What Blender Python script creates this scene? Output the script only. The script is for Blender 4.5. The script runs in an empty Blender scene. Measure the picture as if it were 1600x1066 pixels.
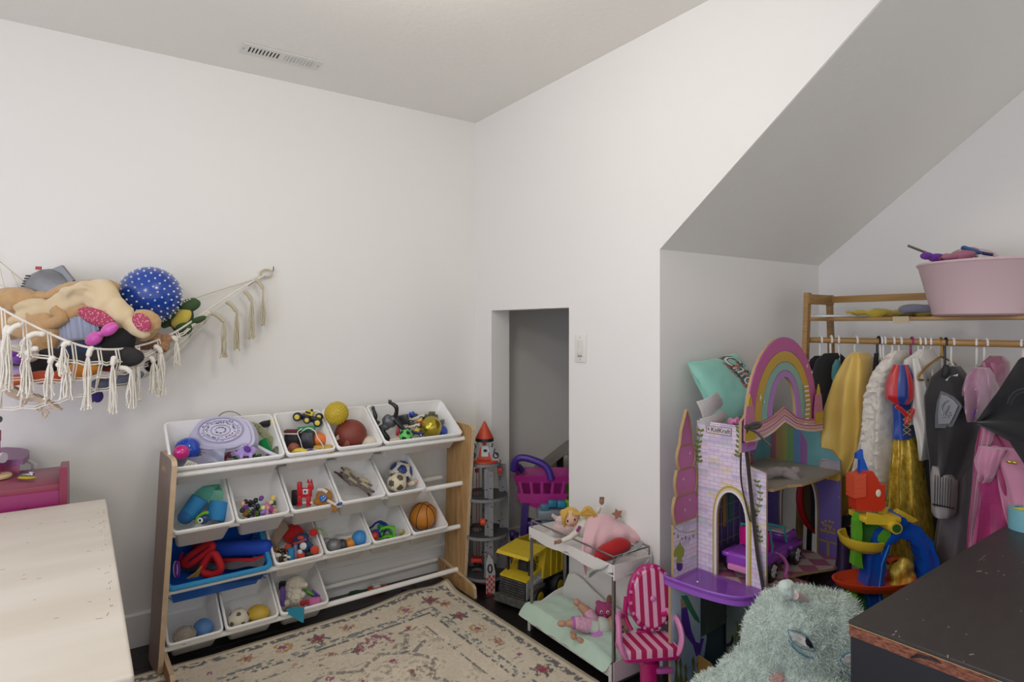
import bpy, bmesh, math, random
import numpy as np
from mathutils import Vector, Matrix, Euler, noise
from mathutils.geometry import tessellate_polygon

PI = math.pi
rnd = random.Random(7)
SC = bpy.context.scene
COL = SC.collection

# ------------------------------------------------------------------ camera, light, exposure
FPX, YAW, HZ, CH = 952.63, 0.6034, 509.33, 1.3077
_F = Vector((math.sin(YAW), math.cos(YAW), 0)); _R = Vector((math.cos(YAW), -math.sin(YAW), 0)); _C = Vector((0, 0, CH))
cam = bpy.data.cameras.new('camera'); camo = bpy.data.objects.new('camera', cam); COL.objects.link(camo)
camo.location = _C; camo.rotation_euler = (PI/2, 0, -YAW)
cam.sensor_width = 36; cam.lens = 36*FPX/1600; cam.shift_y = (HZ-533)/1600; cam.clip_start = .02
SC.camera = camo
SC.view_settings.view_transform = 'Standard'; SC.view_settings.look = 'None'
SC.view_settings.gamma = 1; SC.view_settings.use_curve_mapping = False
SC.view_settings.exposure = -0.14
w = bpy.data.worlds.new('world'); SC.world = w; w.use_nodes = True
w.node_tree.nodes['Background'].inputs[0].default_value = (.98, .975, .97, 1)
w.node_tree.nodes['Background'].inputs[1].default_value = 1.25
def area(name, loc, rot, size, power, col, shape='DISK', sy=None):
    l = bpy.data.lights.new(name, 'AREA'); l.shape = shape; l.size = size; l.energy = power; l.color = col
    if sy: l.size_y = sy
    o = bpy.data.objects.new(name, l); COL.objects.link(o); o.location = loc; o.rotation_euler = rot; return o
l_ = bpy.data.lights.new('ceiling_lamp_light', 'POINT'); l_.shadow_soft_size = .10; l_.energy = 12.5; l_.color = (1, .94, .83)
lo_ = bpy.data.objects.new('ceiling_lamp_light', l_); COL.objects.link(lo_); lo_.location = (.66, 1.35, 2.14)
area('second_lamp_light', (-.75, .25, 2.15), (math.radians(52), 0, math.radians(-32)), .45, 9.5, (1, .955, .87))
area('window_light', (-1.9, 1.0, 1.1), (0, -PI/2, -.15), 1.3, 24, (.66, .69, 1.0), 'RECTANGLE', 1.2)

# ------------------------------------------------------------------ picking points in the room
def ray(u, v): return _F + _R*((u-800)/FPX) - Vector((0, 0, 1))*((v-HZ)/FPX)
def onZ(u, v, z): r = ray(u, v); return _C + r*((z-CH)/r.z)
def onX(u, v, x): r = ray(u, v); return _C + r*(x/r.x)
def onY(u, v, y): r = ray(u, v); return _C + r*(y/r.y)
def atD(u, v, d): return _C + ray(u, v)*d
def onP(u, v, p, n): r = ray(u, v); return _C + r*((p-_C).dot(n)/r.dot(n))
def V(*a): return Vector(a)
def frame(o, x, z=None):
    """matrix with x axis along x, z axis near z"""
    x = Vector(x).normalized(); z = Vector(z if z is not None else (0, 0, 1)); y = z.cross(x).normalized(); z = x.cross(y)
    m = Matrix((x, y, z)).transposed().to_4x4(); m.translation = Vector(o); return m

# ------------------------------------------------------------------ materials
def hexc(h):
    h = h.lstrip('#'); c = [int(h[i:i+2], 16)/255 for i in (0, 2, 4)]
    return tuple(x/12.92 if x <= .04045 else ((x+.055)/1.055)**2.4 for x in c)+(1,)
_mc = {}
class NT:
    def __init__(s, name):
        s.m = bpy.data.materials.new(name); s.m.use_nodes = True; s.t = s.m.node_tree; s.b = s.t.nodes['Principled BSDF']
    def n(s, ty, **kw):
        x = s.t.nodes.new(ty)
        for k, v in kw.items():
            if isinstance(k, str) and hasattr(x, k) and k not in x.inputs: setattr(x, k, v)
            else: x.inputs[k].default_value = v
        return x
    def l(s, a, b): s.t.links.new(a, b)
    def coord(s, kind='Object', scale=None):
        c = s.n('ShaderNodeTexCoord'); o = c.outputs[kind]
        if scale:
            mp = s.n('ShaderNodeMapping'); mp.inputs['Scale'].default_value = scale; s.l(o, mp.inputs[0]); o = mp.outputs[0]
        return o
    def noise(s, scale, detail=3, co=None, rough=.5):
        x = s.n('ShaderNodeTexNoise'); x.inputs['Scale'].default_value = scale; x.inputs['Detail'].default_value = detail; x.inputs['Roughness'].default_value = rough
        s.l(co if co is not None else s.coord(), x.inputs['Vector']); return x.outputs[0]
    def ramp(s, inp, stops, interp='LINEAR'):
        r = s.n('ShaderNodeValToRGB'); r.color_ramp.interpolation = interp; e = r.color_ramp.elements
        while len(e) < len(stops): e.new(.5)
        for el, (p, c) in zip(e, stops): el.position = p; el.color = hexc(c) if isinstance(c, str) else c
        s.l(inp, r.inputs[0]); return r.outputs[0]
    def mix(s, f, a, b, mode='MIX'):
        m = s.n('ShaderNodeMix'); m.data_type = 'RGBA'; m.blend_type = mode
        for i, x in ((0, f), (6, a), (7, b)):
            if hasattr(x, 'is_linked'): s.l(x, m.inputs[i])
            elif isinstance(x, str): m.inputs[i].default_value = hexc(x)
            else: m.inputs[i].default_value = x
        return m.outputs[2]
    def base(s, c):
        if hasattr(c, 'is_linked'): s.l(c, s.b.inputs['Base Color'])
        else: s.b.inputs['Base Color'].default_value = hexc(c) if isinstance(c, str) else c
    def bump(s, h, st=.3, dist=.01):
        b = s.n('ShaderNodeBump'); b.inputs['Strength'].default_value = st; b.inputs['Distance'].default_value = dist
        s.l(h, b.inputs['Height']); s.l(b.outputs[0], s.b.inputs['Normal'])
    def set(s, **kw):
        for k, v in kw.items(): s.b.inputs[k].default_value = v
def M(name, col, rough=.55, metal=0, bump=0, bs=60, var=0, vs=6, alpha=1, sheen=0, coat=0, trans=0, detail=3):
    if name in _mc: return _mc[name]
    t = NT(name); t.b.inputs['Roughness'].default_value = rough; t.b.inputs['Metallic'].default_value = metal
    if var:
        c = hexc(col); nz = t.noise(vs, detail)
        t.base(t.ramp(nz, [(.3, tuple(x*(1-var) for x in c[:3])+(1,)), (.7, tuple(min(1, x*(1+var)) for x in c[:3])+(1,))]))
    else: t.base(col)
    if bump: t.bump(t.noise(bs, 2), bump, .004)
    if alpha < 1: t.b.inputs['Alpha'].default_value = alpha
    if sheen: t.b.inputs['Sheen Weight'].default_value = sheen
    if coat: t.b.inputs['Coat Weight'].default_value = coat
    if trans: t.b.inputs['Transmission Weight'].default_value = trans
    _mc[name] = t.m; return t.m
def pl(col, rough=.32): return M('plastic '+col, col, rough, var=.02)
def fab(col, bump=.35, bs=220): return M('fabric '+col, col, .9, bump=bump, bs=bs, var=.07, vs=14, sheen=.25 if sum(hexc(col)[:3]) > .35 else .03)

# ------------------------------------------------------------------ mesh building
class MB:
    def __init__(s, T0=None): s.v = []; s.f = []; s.mi = []; s.T0 = T0
    def add(s, vs, fs, m=0, T=None):
        o = len(s.v)
        if T is not None: vs = [T @ Vector(p) for p in vs]
        if s.T0 is not None: vs = [s.T0 @ Vector(p) for p in vs]
        s.v += [tuple(p) for p in vs]; s.f += [tuple(i+o for i in q) for q in fs]; s.mi += [m]*len(fs); return s
    def box(s, c, d, T=None, m=0, bev=0, seg=2, taper=None):
        bm = bmesh.new(); bmesh.ops.create_cube(bm, size=1)
        for v in bm.verts:
            k = taper if (taper and v.co.z > 0) else (1, 1)
            v.co = V(v.co.x*d[0]*k[0], v.co.y*d[1]*k[1], v.co.z*d[2])
        if bev: bmesh.ops.bevel(bm, geom=bm.edges[:], offset=bev, segments=seg, profile=.5, affect='EDGES')
        bm.verts.index_update()
        vs = [v.co+Vector(c) for v in bm.verts]; fs = [[v.index for v in q.verts] for q in bm.faces]; bm.free()
        return s.add(vs, fs, m, T)
    def ell(s, c, r, T=None, m=0, seg=16, rings=10, rot=None):
        r = (r, r, r) if isinstance(r, (int, float)) else r; R = Euler(rot).to_matrix() if rot else Matrix.Identity(3)
        vs = [V(0, 0, r[2])]; fs = []
        for i in range(1, rings):
            a = PI*i/rings
            for j in range(seg): b = 2*PI*j/seg; vs.append(V(r[0]*math.sin(a)*math.cos(b), r[1]*math.sin(a)*math.sin(b), r[2]*math.cos(a)))
        vs.append(V(0, 0, -r[2])); n = len(vs)-1
        for j in range(seg):
            k = (j+1) % seg; fs.append((0, 1+j, 1+k)); q = 1+(rings-2)*seg; fs.append((n, q+k, q+j))
            for i in range(rings-2): a = 1+i*seg; fs.append((a+j, a+seg+j, a+seg+k, a+k))
        return s.add([R @ p+Vector(c) for p in vs], fs, m, T)
    def tube(s, pts, r, seg=8, m=0, closed=False, cap=True, T=None, flat=None, up=None):
        pts = [Vector(p) for p in pts]; n = len(pts); rs = r if isinstance(r, (list, tuple)) else [r]*n
        vs = []; fs = []; prev = None
        for i, p in enumerate(pts):
            a = pts[(i-1) % n] if (i > 0 or closed) else p; b = pts[(i+1) % n] if (i < n-1 or closed) else p
            t = (b-a).normalized() if (b-a).length > 1e-9 else V(0, 0, 1)
            if prev is None:
                g = Vector(up) if up else (V(0, 0, 1) if abs(t.z) < .9 else V(1, 0, 0)); prev = (g-t*g.dot(t)).normalized()
            else: prev = (prev-t*prev.dot(t)).normalized()
            q = t.cross(prev)
            for j in range(seg):
                an = 2*PI*j/seg; vs.append(p+prev*math.cos(an)*rs[i]*(flat or 1)+q*math.sin(an)*rs[i])
        for i in range(n if closed else n-1):
            k = (i+1) % n
            for j in range(seg): l = (j+1) % seg; fs.append((i*seg+j, i*seg+l, k*seg+l, k*seg+j))
        if cap and not closed: fs.append(tuple(range(seg))[::-1]); fs.append(tuple((n-1)*seg+j for j in range(seg)))
        return s.add(vs, fs, m, T)
    def cyl(s, a, b, r, r2=None, seg=20, m=0, T=None): return s.tube([a, b], [r, r if r2 is None else r2], seg, m, T=T)
    def lathe(s, prof, seg=28, T=None, m=0, sx=1, sy=1, a0=0, a1=2*PI):
        full = abs(a1-a0-2*PI) < 1e-6; n = seg if full else seg+1; vs = []; fs = []
        for r, z in prof:
            for j in range(n): a = a0+(a1-a0)*j/seg; vs.append((r*math.cos(a)*sx, r*math.sin(a)*sy, z))
        for i in range(len(prof)-1):
            for j in range(seg): k = (j+1) % n; fs.append((i*n+j, i*n+k, (i+1)*n+k, (i+1)*n+j))
        return s.add(vs, fs, m, T)
    def prism(s, loops, t, T=None, m=0, y0=0, ms=None):
        """2-D loops (x,z), the first is the outline and the rest are holes, extruded t along +y from y0"""
        if not isinstance(loops[0][0], (tuple, list, Vector)): loops = [loops]
        flat = [p for l in loops for p in l]; n = len(flat)
        tri = tessellate_polygon([[V(p[0], p[1], 0) for p in l] for l in loops])
        vs = [(p[0], y0, p[1]) for p in flat]+[(p[0], y0+t, p[1]) for p in flat]
        fs = []
        for a in tri:
            A, B, C_ = (Vector(flat[i]) for i in a); cr = (B.x-A.x)*(C_.y-A.y)-(B.y-A.y)*(C_.x-A.x)
            a = a if cr > 0 else a[::-1]; fs.append(tuple(a)); fs.append(tuple(i+n for i in a[::-1]))
        s.add(vs, fs, m, T)
        o = 0; sd = []
        for li, l in enumerate(loops):
            k = len(l); ar = sum(l[i][0]*l[(i+1) % k][1]-l[(i+1) % k][0]*l[i][1] for i in range(k))
            fl = (ar > 0) != (li > 0)
            for i in range(k):
                a, b = o+i, o+(i+1) % k; q = (a, a+n, b+n, b); sd.append(q if fl else q[::-1])
            o += k
        s.add(vs, sd, m if ms is None else ms, T); return s
    def sheet(s, nu, nv, fn, th=.002, m=0, T=None, m2=None):
        """grid surface fn(a,b) with a,b in 0..1, given thickness"""
        P = [[Vector(fn(i/nu, j/nv)) for i in range(nu+1)] for j in range(nv+1)]
        vs = []; W = nu+1; N = W*(nv+1); nr = []
        for j in range(nv+1):
            for i in range(W):
                du = P[j][min(i+1, nu)]-P[j][max(i-1, 0)]; dv = P[min(j+1, nv)][i]-P[max(j-1, 0)][i]
                nn = du.cross(dv); nr.append(nn.normalized() if nn.length > 1e-12 else V(0, 0, 1))
        fl = [P[j][i] for j in range(nv+1) for i in range(W)]
        vs = [p+q*th/2 for p, q in zip(fl, nr)]+[p-q*th/2 for p, q in zip(fl, nr)]
        fs = []; bs = []
        for j in range(nv):
            for i in range(nu):
                a = j*W+i; fs.append((a, a+1, a+W+1, a+W)); bs.append((a+N, a+W+N, a+W+1+N, a+1+N))
        s.add(vs, fs, m, T); o = len(s.v)-len(vs)
        ed = [(i, i+1) for i in range(nu)]+[(nu+j*W, nu+(j+1)*W) for j in range(nv)]+[(nv*W+i+1, nv*W+i) for i in range(nu)][::-1]+[((j+1)*W, j*W) for j in range(nv)]
        for a, b in ed: bs.append((b, a, a+N, b+N))
        s.f += [tuple(i+o for i in q) for q in bs]; s.mi += [m if m2 is None else m2]*len(bs); return s
    def ring(s, secs, m=0, cap=True, T=None):
        """loft closed rings"""
        n = len(secs[0]); vs = [p for q in secs for p in q]; fs = []
        for i in range(len(secs)-1):
            for j in range(n): k = (j+1) % n; fs.append((i*n+j, i*n+k, (i+1)*n+k, (i+1)*n+j))
        if cap: fs.append(tuple(range(n))[::-1]); fs.append(tuple((len(secs)-1)*n+j for j in range(n)))
        return s.add(vs, fs, m, T)
    def noisy(s, amp, sc=20, seed=0):
        s.v = [tuple(Vector(p)+noise.noise_vector(Vector(p)*sc+V(seed, seed, 0))*amp) for p in s.v]; return s
    def mesh(s, name, mats, smooth=True, ang=38):
        me = bpy.data.meshes.new(name); me.from_pydata(s.v, [], s.f)
        for x in (mats if isinstance(mats, (list, tuple)) else [mats]): me.materials.append(x)
        me.polygons.foreach_set('material_index', s.mi)
        if smooth:
            me.polygons.foreach_set('use_smooth', [True]*len(s.f)); me.set_sharp_from_angle(angle=math.radians(ang))
        me.update(); return me
    def build(s, name, mats, parent=None, smooth=True, ang=38, loc=None):
        return link(name, s.mesh(name, mats, smooth, ang), parent, loc)
def link(name, me, parent=None, loc=None):
    o = bpy.data.objects.new(name, me); COL.objects.link(o)
    if parent is not None: o.parent = parent
    if loc is not None: o.location = loc
    return o
def tag(o, label=None, cat=None, group=None, kind=None):
    if label: o['label'] = label
    if cat: o['category'] = cat
    if group: o['group'] = group
    if kind: o['kind'] = kind
    return o
def thing(name, label, cat, T=None, group=None, kind=None):
    o = bpy.data.objects.new(name, None); COL.objects.link(o); o.empty_display_size = .05
    if T is not None: o.matrix_world = T if isinstance(T, Matrix) else Matrix.Translation(Vector(T))
    return tag(o, label, cat, group, kind)
def struct(o): o['kind'] = 'structure'; return o
def centre(o):
    """move the origin of a single-mesh thing to the middle of its foot"""
    me = o.data; c = np.empty(len(me.vertices)*3); me.vertices.foreach_get('co', c); c = c.reshape(-1, 3)
    p = Vector(((c[:, 0].min()+c[:, 0].max())/2, (c[:, 1].min()+c[:, 1].max())/2, c[:, 2].min()))
    me.transform(Matrix.Translation(-p)); o.location = o.location+p; return o
def single(mb, name, mats, label, cat, group=None, **k): return tag(centre(mb.build(name, mats, **k)), label, cat, group)
def voxel(mb, name, mats, vox=.006, parent=None, smooth=4, amp=0, sc=30, T=None):
    """merge overlapping lumps into one continuous surface"""
    me = mb.mesh('t', mats, True, 180); tmp = bpy.data.objects.new('t', me); COL.objects.link(tmp)
    md = tmp.modifiers.new('r', 'REMESH'); md.mode = 'VOXEL'; md.voxel_size = vox; md.use_smooth_shade = True
    if smooth: sm = tmp.modifiers.new('s', 'SMOOTH'); sm.iterations = smooth; sm.factor = .5
    dg = bpy.context.evaluated_depsgraph_get(); out = bpy.data.meshes.new_from_object(tmp.evaluated_get(dg))
    bpy.data.objects.remove(tmp); bpy.data.meshes.remove(me)
    out.materials.clear()
    for x in (mats if isinstance(mats, (list, tuple)) else [mats]): out.materials.append(x)
    if amp:
        n = len(out.vertices); no = np.empty(n*3, 'f'); out.vertices.foreach_get('normal', no); no = no.reshape(-1, 3)
        for i, v in enumerate(out.vertices): v.co += Vector(no[i])*amp*noise.noise(v.co*sc)
    out.polygons.foreach_set('use_smooth', [True]*len(out.polygons)); out.name = name; out.update()
    return link(name, out, parent)
def text(s, size, T, mat, parent, name='lettering', ext=.0006, align='CENTER', sx=1, shear=0):
    cu = bpy.data.curves.new('f', 'FONT'); cu.body = s; cu.size = size; cu.extrude = ext; cu.align_x = align; cu.align_y = 'CENTER'; cu.resolution_u = 3; cu.shear = shear
    o = bpy.data.objects.new('f', cu); COL.objects.link(o); dg = bpy.context.evaluated_depsgraph_get()
    me = bpy.data.meshes.new_from_object(o.evaluated_get(dg)); bpy.data.objects.remove(o)
    me.materials.clear(); me.materials.append(mat); me.transform(T @ Matrix.Diagonal((sx, 1, 1, 1))); return link(name, me, parent)
def copy_tree(o, parent=None):
    c = o.copy(); COL.objects.link(c)
    if parent is not None: c.parent = parent
    for ch in list(o.children): copy_tree(ch, c)
    return c
def arc(cx, cy, r, a0, a1, n=12, ry=None):
    return [(cx+r*math.cos(math.radians(a0+(a1-a0)*i/n)), cy+(ry or r)*math.sin(math.radians(a0+(a1-a0)*i/n))) for i in range(n+1)]
def rrect(x0, y0, x1, y1, r, n=4):
    return arc(x1-r, y0+r, r, -90, 0, n)+arc(x1-r, y1-r, r, 0, 90, n)+arc(x0+r, y1-r, r, 90, 180, n)+arc(x0+r, y0+r, r, 180, 270, n)
def spline(pts, n=8, closed=False):
    pts = [Vector(p) for p in pts]; out = []; N = len(pts)
    for i in range(N if closed else N-1):
        g = (lambda k: pts[k % N]) if closed else (lambda k: pts[min(max(k, 0), N-1)])
        a, b, c, d = g(i-1), g(i), g(i+1), g(i+2)
        for j in range(n):
            t = j/n; out.append(.5*((2*b)+(c-a)*t+(2*a-5*b+4*c-d)*t*t+(3*b-a-3*c+d)*t**3))
    if not closed: out.append(pts[-1])
    return out

class Px:
    """a thing standing at p; its shapes are given in units of (distance / focal length) along right, depth and up"""
    def __init__(s, name, label, cat, p, group=None, roll=0, yaw=0, pitch=0, k=None):
        s.name, s.label, s.cat, s.p, s.group = name, label, cat, Vector(p), group
        s.k = k or (s.p-_C).dot(_F)/FPX; s.o = None
        B = Matrix((_R, _F, (0, 0, 1))).transposed()
        s.B = (B @ Euler((pitch, -roll, yaw)).to_matrix()*s.k).to_4x4()
    def mb(s): return MB(s.B)
    def root(s):
        if s.o is None: s.o = thing(s.name, s.label, s.cat, s.p, s.group)
        return s.o
    def part(s, mb, name, mats, ang=38, smooth=True, parent=None, loc=None):
        s.root(); return mb.build(name, mats, parent or s.o, smooth, ang, loc)
    def one(s, mb, mats, ang=38, smooth=True):
        o = mb.build(s.name, mats, None, smooth, ang); o.location = s.p; centre(o); s.o = o
        return tag(o, s.label, s.cat, s.group)
    def vox(s, mb, mats, name=None, vox=2.2, smooth=3, parent=None, amp=0, sc=30):
        """vox in px units"""
        if name is None:
            o = voxel(mb, s.name, mats, vox*s.k, None, smooth, amp, sc); o.location = s.p; centre(o); s.o = o; return tag(o, s.label, s.cat, s.group)
        s.root(); return voxel(mb, name, mats, vox*s.k, parent or s.o, smooth, amp, sc)
    def text(s, t, size, x, y, z, mat, yaw=0, roll=0, parent=None, name='lettering', ext=.3, **kw):
        T = s.B @ Matrix.Translation((x, y, z)) @ Matrix.Rotation(yaw, 4, 'Z') @ Matrix.Rotation(-roll, 4, 'Y') @ Matrix.Rotation(PI/2, 4, 'X')
        s.root(); return text(t, size, T, mat, parent or s.o, name, ext, **kw)
def wheel(mb, c, r, w, ax=(0, 1, 0), m=0, m2=1, seg=18):
    a = Vector(ax).normalized(); c = Vector(c)
    mb.tube([c-a*w/2, c-a*w/2*1.01, c-a*w*.3, c+a*w*.3, c+a*w/2, c+a*w/2*.99], [r*.62, r*.9, r, r, r*.9, r*.62], seg, m)
    mb.tube([c-a*w*.56, c-a*w*.5], [r*.3, r*.58], seg, m2); mb.tube([c+a*w*.5, c+a*w*.56], [r*.58, r*.3], seg, m2)

# ================================================================== THE ROOM
D, W, HC = 2.92, 1.765, 2.44
AY, AX, KZ, SL = 1.578, 2.88, 1.597, .762
DY0, DY1, DZ = 2.11, 2.755, 1.39
YT = AY-(HC-KZ)/SL
def wallmat(name, col, st=.12, sc=90):
    t = NT(name); co = t.coord()
    t.base(t.ramp(t.noise(1.3, 2, co), [(.3, col), (.7, tuple(min(1, x*1.02) for x in hexc(col)[:3])+(1,))])); t.set(Roughness=.6)
    t.bump(t.noise(sc, 4, co, .6), st, .003); return t.m
wm = wallmat('white wall paint', '#e4e2de'); cm = wallmat('ceiling texture paint', '#e9e7e1', .55, 34)
tr = M('trim paint', '#e6e5e4', .4)
tf = NT('dark stained wood floor'); co = tf.coord('Object', (1, 1, 1)); mp = tf.coord('Object', (3, 40, 1))
tf.base(tf.ramp(tf.noise(2.2, 5, mp), [(.3, '#0e0c0d'), (.6, '#1c1718'), (.8, '#2b2322')])); tf.set(Roughness=.33)
tf.bump(tf.noise(3, 5, mp), .15, .003)
fm = tf.m
fl = struct(MB().box((.6, .7, -.05), (5.4, 5.4, .08)).build('floor', M('floor underlay', '#0a0809', .8), smooth=False))
k = 0
plk = [MB().box((0, 0, -.005), (L, .119, .01), bev=.0015, seg=1).mesh('plank', fm) for L in (.9, 1.2, 1.5)]
yy = .0
while yy < 3.3:
    x = -1.2-rnd.random()
    while x < 3.3:
        i = rnd.randrange(3); L = (.9, 1.2, 1.5)[i]; o = link('plank', plk[i], fl, (x+L/2, yy, 0)); x += L+.002
    yy += .121
# left wall (faces the camera), with the closet behind the opening sharing its plane
def board(name, loops, t, T, mat, parent=None): return struct(MB().prism(loops, t, T).build(name, mat, parent, smooth=False))
TL = Matrix.Identity(4)
board('wall_left', [(-2.1, 0), (AX+.1, 0), (AX+.1, HC), (-2.1, HC)], .1, Matrix.Translation((0, D, 0)), wm)
TR = Matrix(((0, 1, 0, W), (1, 0, 0, 0), (0, 0, 1, 0), (0, 0, 0, 1)))       # (x,z) loops -> (y,z) on plane x=W, thick towards +x
wr = [(D, 0), (D, HC), (YT, HC), (AY, KZ), (AY, 0), (DY0, 0), (DY0, DZ), (DY1, DZ), (DY1, 0)]
board('wall_right', wr, .115, TR, wm)
struct(MB().box((AX/2-.6+.4, .4, HC+.05), (5.3, 5.2, .1)).build('ceiling', cm, smooth=False))
board('wall_alcove_side', [(W+.115, 0), (AX, 0), (AX, KZ), (W+.115, KZ)], .1, Matrix.Translation((0, AY, 0)), wm)
board('wall_alcove_back', [(-2.2, 0), (D, 0), (D, HC), (-2.2, HC)], .1, Matrix(((0, 1, 0, AX), (1, 0, 0, 0), (0, 0, 1, 0), (0, 0, 0, 1))), wm)
s_ = [(AY+.06, KZ-.06*SL), (YT-.03, HC+.02), (YT-.03, HC+.12), (AY+.06, KZ+.05)]
board('ceiling_slope', s_, AX-W-.004, Matrix(((0, 1, 0, W+.004), (1, 0, 0, 0), (0, 0, 1, 0), (0, 0, 0, 1))), cm)
# closet behind the low opening
struct(MB().box(((W+AX)/2+.06, (AY+D)/2+.05, 1.66), (AX-W-.11, D-AY-.1, .06)).build('ceiling_closet', wm, smooth=False))
# baseboards
def bboard(name, a, b, nrm, h=.135, t=.014):
    a, b, n = Vector(a), Vector(b), Vector(nrm); d = b-a; T = frame(a, d, (0, 0, 1))
    if T.col[1].xyz.dot(n) > 0: T = frame(b, -d, (0, 0, 1))
    L = d.length
    prof = [(0, 0), (-t, 0), (-t, h-.006), (-t+.006, h), (0, h)]
    ringA = [[T @ V(x, p[0], p[1]) for p in prof] for x in (0, L)]
    struct(MB().ring(ringA).build(name, tr, smooth=False))
bboard('baseboard_left', (-2, D, 0), (W, D, 0), (0, -1, 0)); bboard('baseboard_closet', (W+.115, D, 0), (AX, D, 0), (0, -1, 0))
bboard('baseboard_right', (W, DY1, 0), (W, D, 0), (-1, 0, 0)); bboard('baseboard_right_centre', (W, AY, 0), (W, DY0, 0), (-1, 0, 0))
bboard('baseboard_alcove', (W, AY, 0), (AX, AY, 0), (0, -1, 0)); bboard('baseboard_alcove_back', (AX, -1, 0), (AX, AY, 0), (-1, 0, 0))
# ceiling vent
p = (onZ(381, 66, HC)+onZ(494, 108, HC))/2
vt = thing('ceiling_vent', 'white stamped metal air vent with two banks of slots in the ceiling', 'vent', (p.x, p.y, HC))
vw = M('vent enamel', '#d6d5d0', .35)
LX, LY = .315, .105
fr = [(-LX/2, -LY/2), (LX/2, -LY/2), (LX/2, LY/2), (-LX/2, LY/2)]
TV = Matrix(((1, 0, 0, 0), (0, 0, 1, 0), (0, -1, 0, -.004), (0, 0, 0, 1)))
holes = []; 
for b in (-1, 1):
    for i in range(9):
        x = b*.0705+(i-4)*.0138; holes.append([(x-.0045, -.028), (x+.0045, -.028), (x+.0045, .028), (x-.0045, .028)])
MB().prism([fr]+holes, .004, Matrix(((1, 0, 0, 0), (0, 0, 1, 0), (0, 1, 0, -.005), (0, 0, 0, 1)))).build('face_plate', vw, vt, smooth=False)
MB().box((0, 0, -.0005), (LX-.02, LY-.03, .001)).build('duct', M('duct dark', '#1b1a18', .9), vt)
slm = {}
for b in (-1, 1):
    me = MB().box((0, 0, 0), (.009, .056, .0008), Matrix.Rotation(-.15 if b < 0 else .95, 4, 'Y')).mesh('slat', vw)
    for i in range(9):
        link('slat', me, vt, (b*.0705+(i-4)*.0138+(.0062 if b < 0 else 0), 0, -.0035))
for sx in (-1, 1): MB().ell((sx*.15, 0, -.0055), (.004, .004, .0015), seg=10, rings=6).build('screw', M('screw', '#8f8d86', .4), vt)
# light switch on the right wall
q = (onX(899, 523, W)+onX(917, 567, W))/2
sw = thing('light_switch', 'white rocker light switch plate on the wall right of the closet opening', 'switch', frame((W, q.y, q.z), (0, -1, 0)))
MB().box((0, -.003, 0), (.074, .006, .121), bev=.003).build('cover_plate', M('switch plastic', '#dedcd6', .3), sw)
MB().box((0, -.0065, .004), (.034, .005, .068), bev=.0015).box((0, -.009, -.014), (.030, .004, .03), bev=.001).build('rocker', M('switch rocker', '#d4d2cb', .3), sw)
MB().box((0, -.0092, -.034), (.026, .002, .004)).build('indicator_slot', M('slot', '#8d8a80', .5), sw)
for z in (-.048, .048): MB().ell((0, -.006, z), (.003, .0015, .003), seg=8, rings=6).build('screw', M('screw', '#8f8d86', .4), sw)

# ================================================================== TOY ORGANIZER
OA = math.radians(1.8)
wood = NT('pine panel'); co = wood.coord('Object', (9, 9, 1.1))
n_ = wood.noise(4.5, 6, co, .6); wood.base(wood.ramp(n_, [(.25, '#8d6d45'), (.5, '#b08a5a'), (.75, '#c4a070')])); wood.set(Roughness=.5); wood.bump(n_, .12, .002); wood = wood.m
woodL = M('shaded pine', '#8d7a70', .5, var=.08, vs=8)  # darker wood for the left panel, its shade put into the colour
woodE = M('pine edge', '#c9b090', .55, var=.08, vs=30)
wpl = M('white bin plastic', '#efeeec', .3, var=.01); wrod = M('white painted rod', '#f0efec', .35)
OX0, OX1 = .235, 1.52
OT = Matrix.Translation((OX0, 2.575, 0)) @ Matrix.Rotation(OA, 4, 'Z')
org = thing('toy_organizer', 'wooden toy organizer rack with white rods and tilted bins along the left wall', 'shelf', OT)
OW = OX1-OX0
RODS = [(.012, .75), (.032, .523), (.054, .302), (.074, .08)]
CW = OW/6
def side(x0, nm):
    pr = [(-.065+.0, .80), (-.055, .815), (-.03, .822), (.15, .822), (.165, .812), (.17, .79), (.205, 0.0), (.03, 0.0), (.01, .05)]
    hole = [(.04+ a, .755+b) for a, b in ((0, 0), (.07, 0), (.078, .006), (.078, .016), (.07, .022), (0, .022), (-.008, .016), (-.008, .006))]
    sh, yw = (.042, -.05) if nm == 'l' else (0, 0)
    T = Matrix(((yw, 1, sh, x0-(.018 if nm == 'l' else 0)), (1, 0, 0, 0), (0, 0, 1, 0), (0, 0, 0, 1)))
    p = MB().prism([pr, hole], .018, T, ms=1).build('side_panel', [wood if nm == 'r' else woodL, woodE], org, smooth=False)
    ft = [(-.11, .0), (-.105, .045), (-.09, .058), (.22, .095), (.24, .09), (.24, 0)]
    xx = x0-.018 if nm == 'r' else x0+.018
    if nm == 'r': xx = x0-.016
    T2 = Matrix(((yw, 1, sh, xx-(.016 if nm == 'l' else 0)), (1, 0, 0, 0), (0, 0, 1, 0), (0, 0, 0, 1)))
    MB().prism(ft, .016, T2, ms=1).build('foot', [wood, woodE], p, smooth=False)
    for yy, zz in ((.02, .06), (.15, .07)): MB().cyl((xx-.001 if nm == 'r' else xx+.0, yy, zz), (xx+.001 if nm == 'r' else xx+.0015, yy, zz), .005, seg=10).build('bolt', M('bolt', '#5c5348', .4, .8), p)
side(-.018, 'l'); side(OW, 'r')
for i, (y, z) in enumerate(RODS):
    MB().cyl((.042*(z-.4), y, z), (OW, y, z), .0115, seg=16).build('front_rod', wrod, org)
    MB().cyl((.042*(z-.4)-.01, y+.2, z-.012), (OW, y+.2, z-.012), .0115, seg=16).build('rear_rod', wrod, org)
TILT = math.radians(34); RL = .262; BD = .118
RSH = [0, -.020, -.010, -.008]
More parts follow.
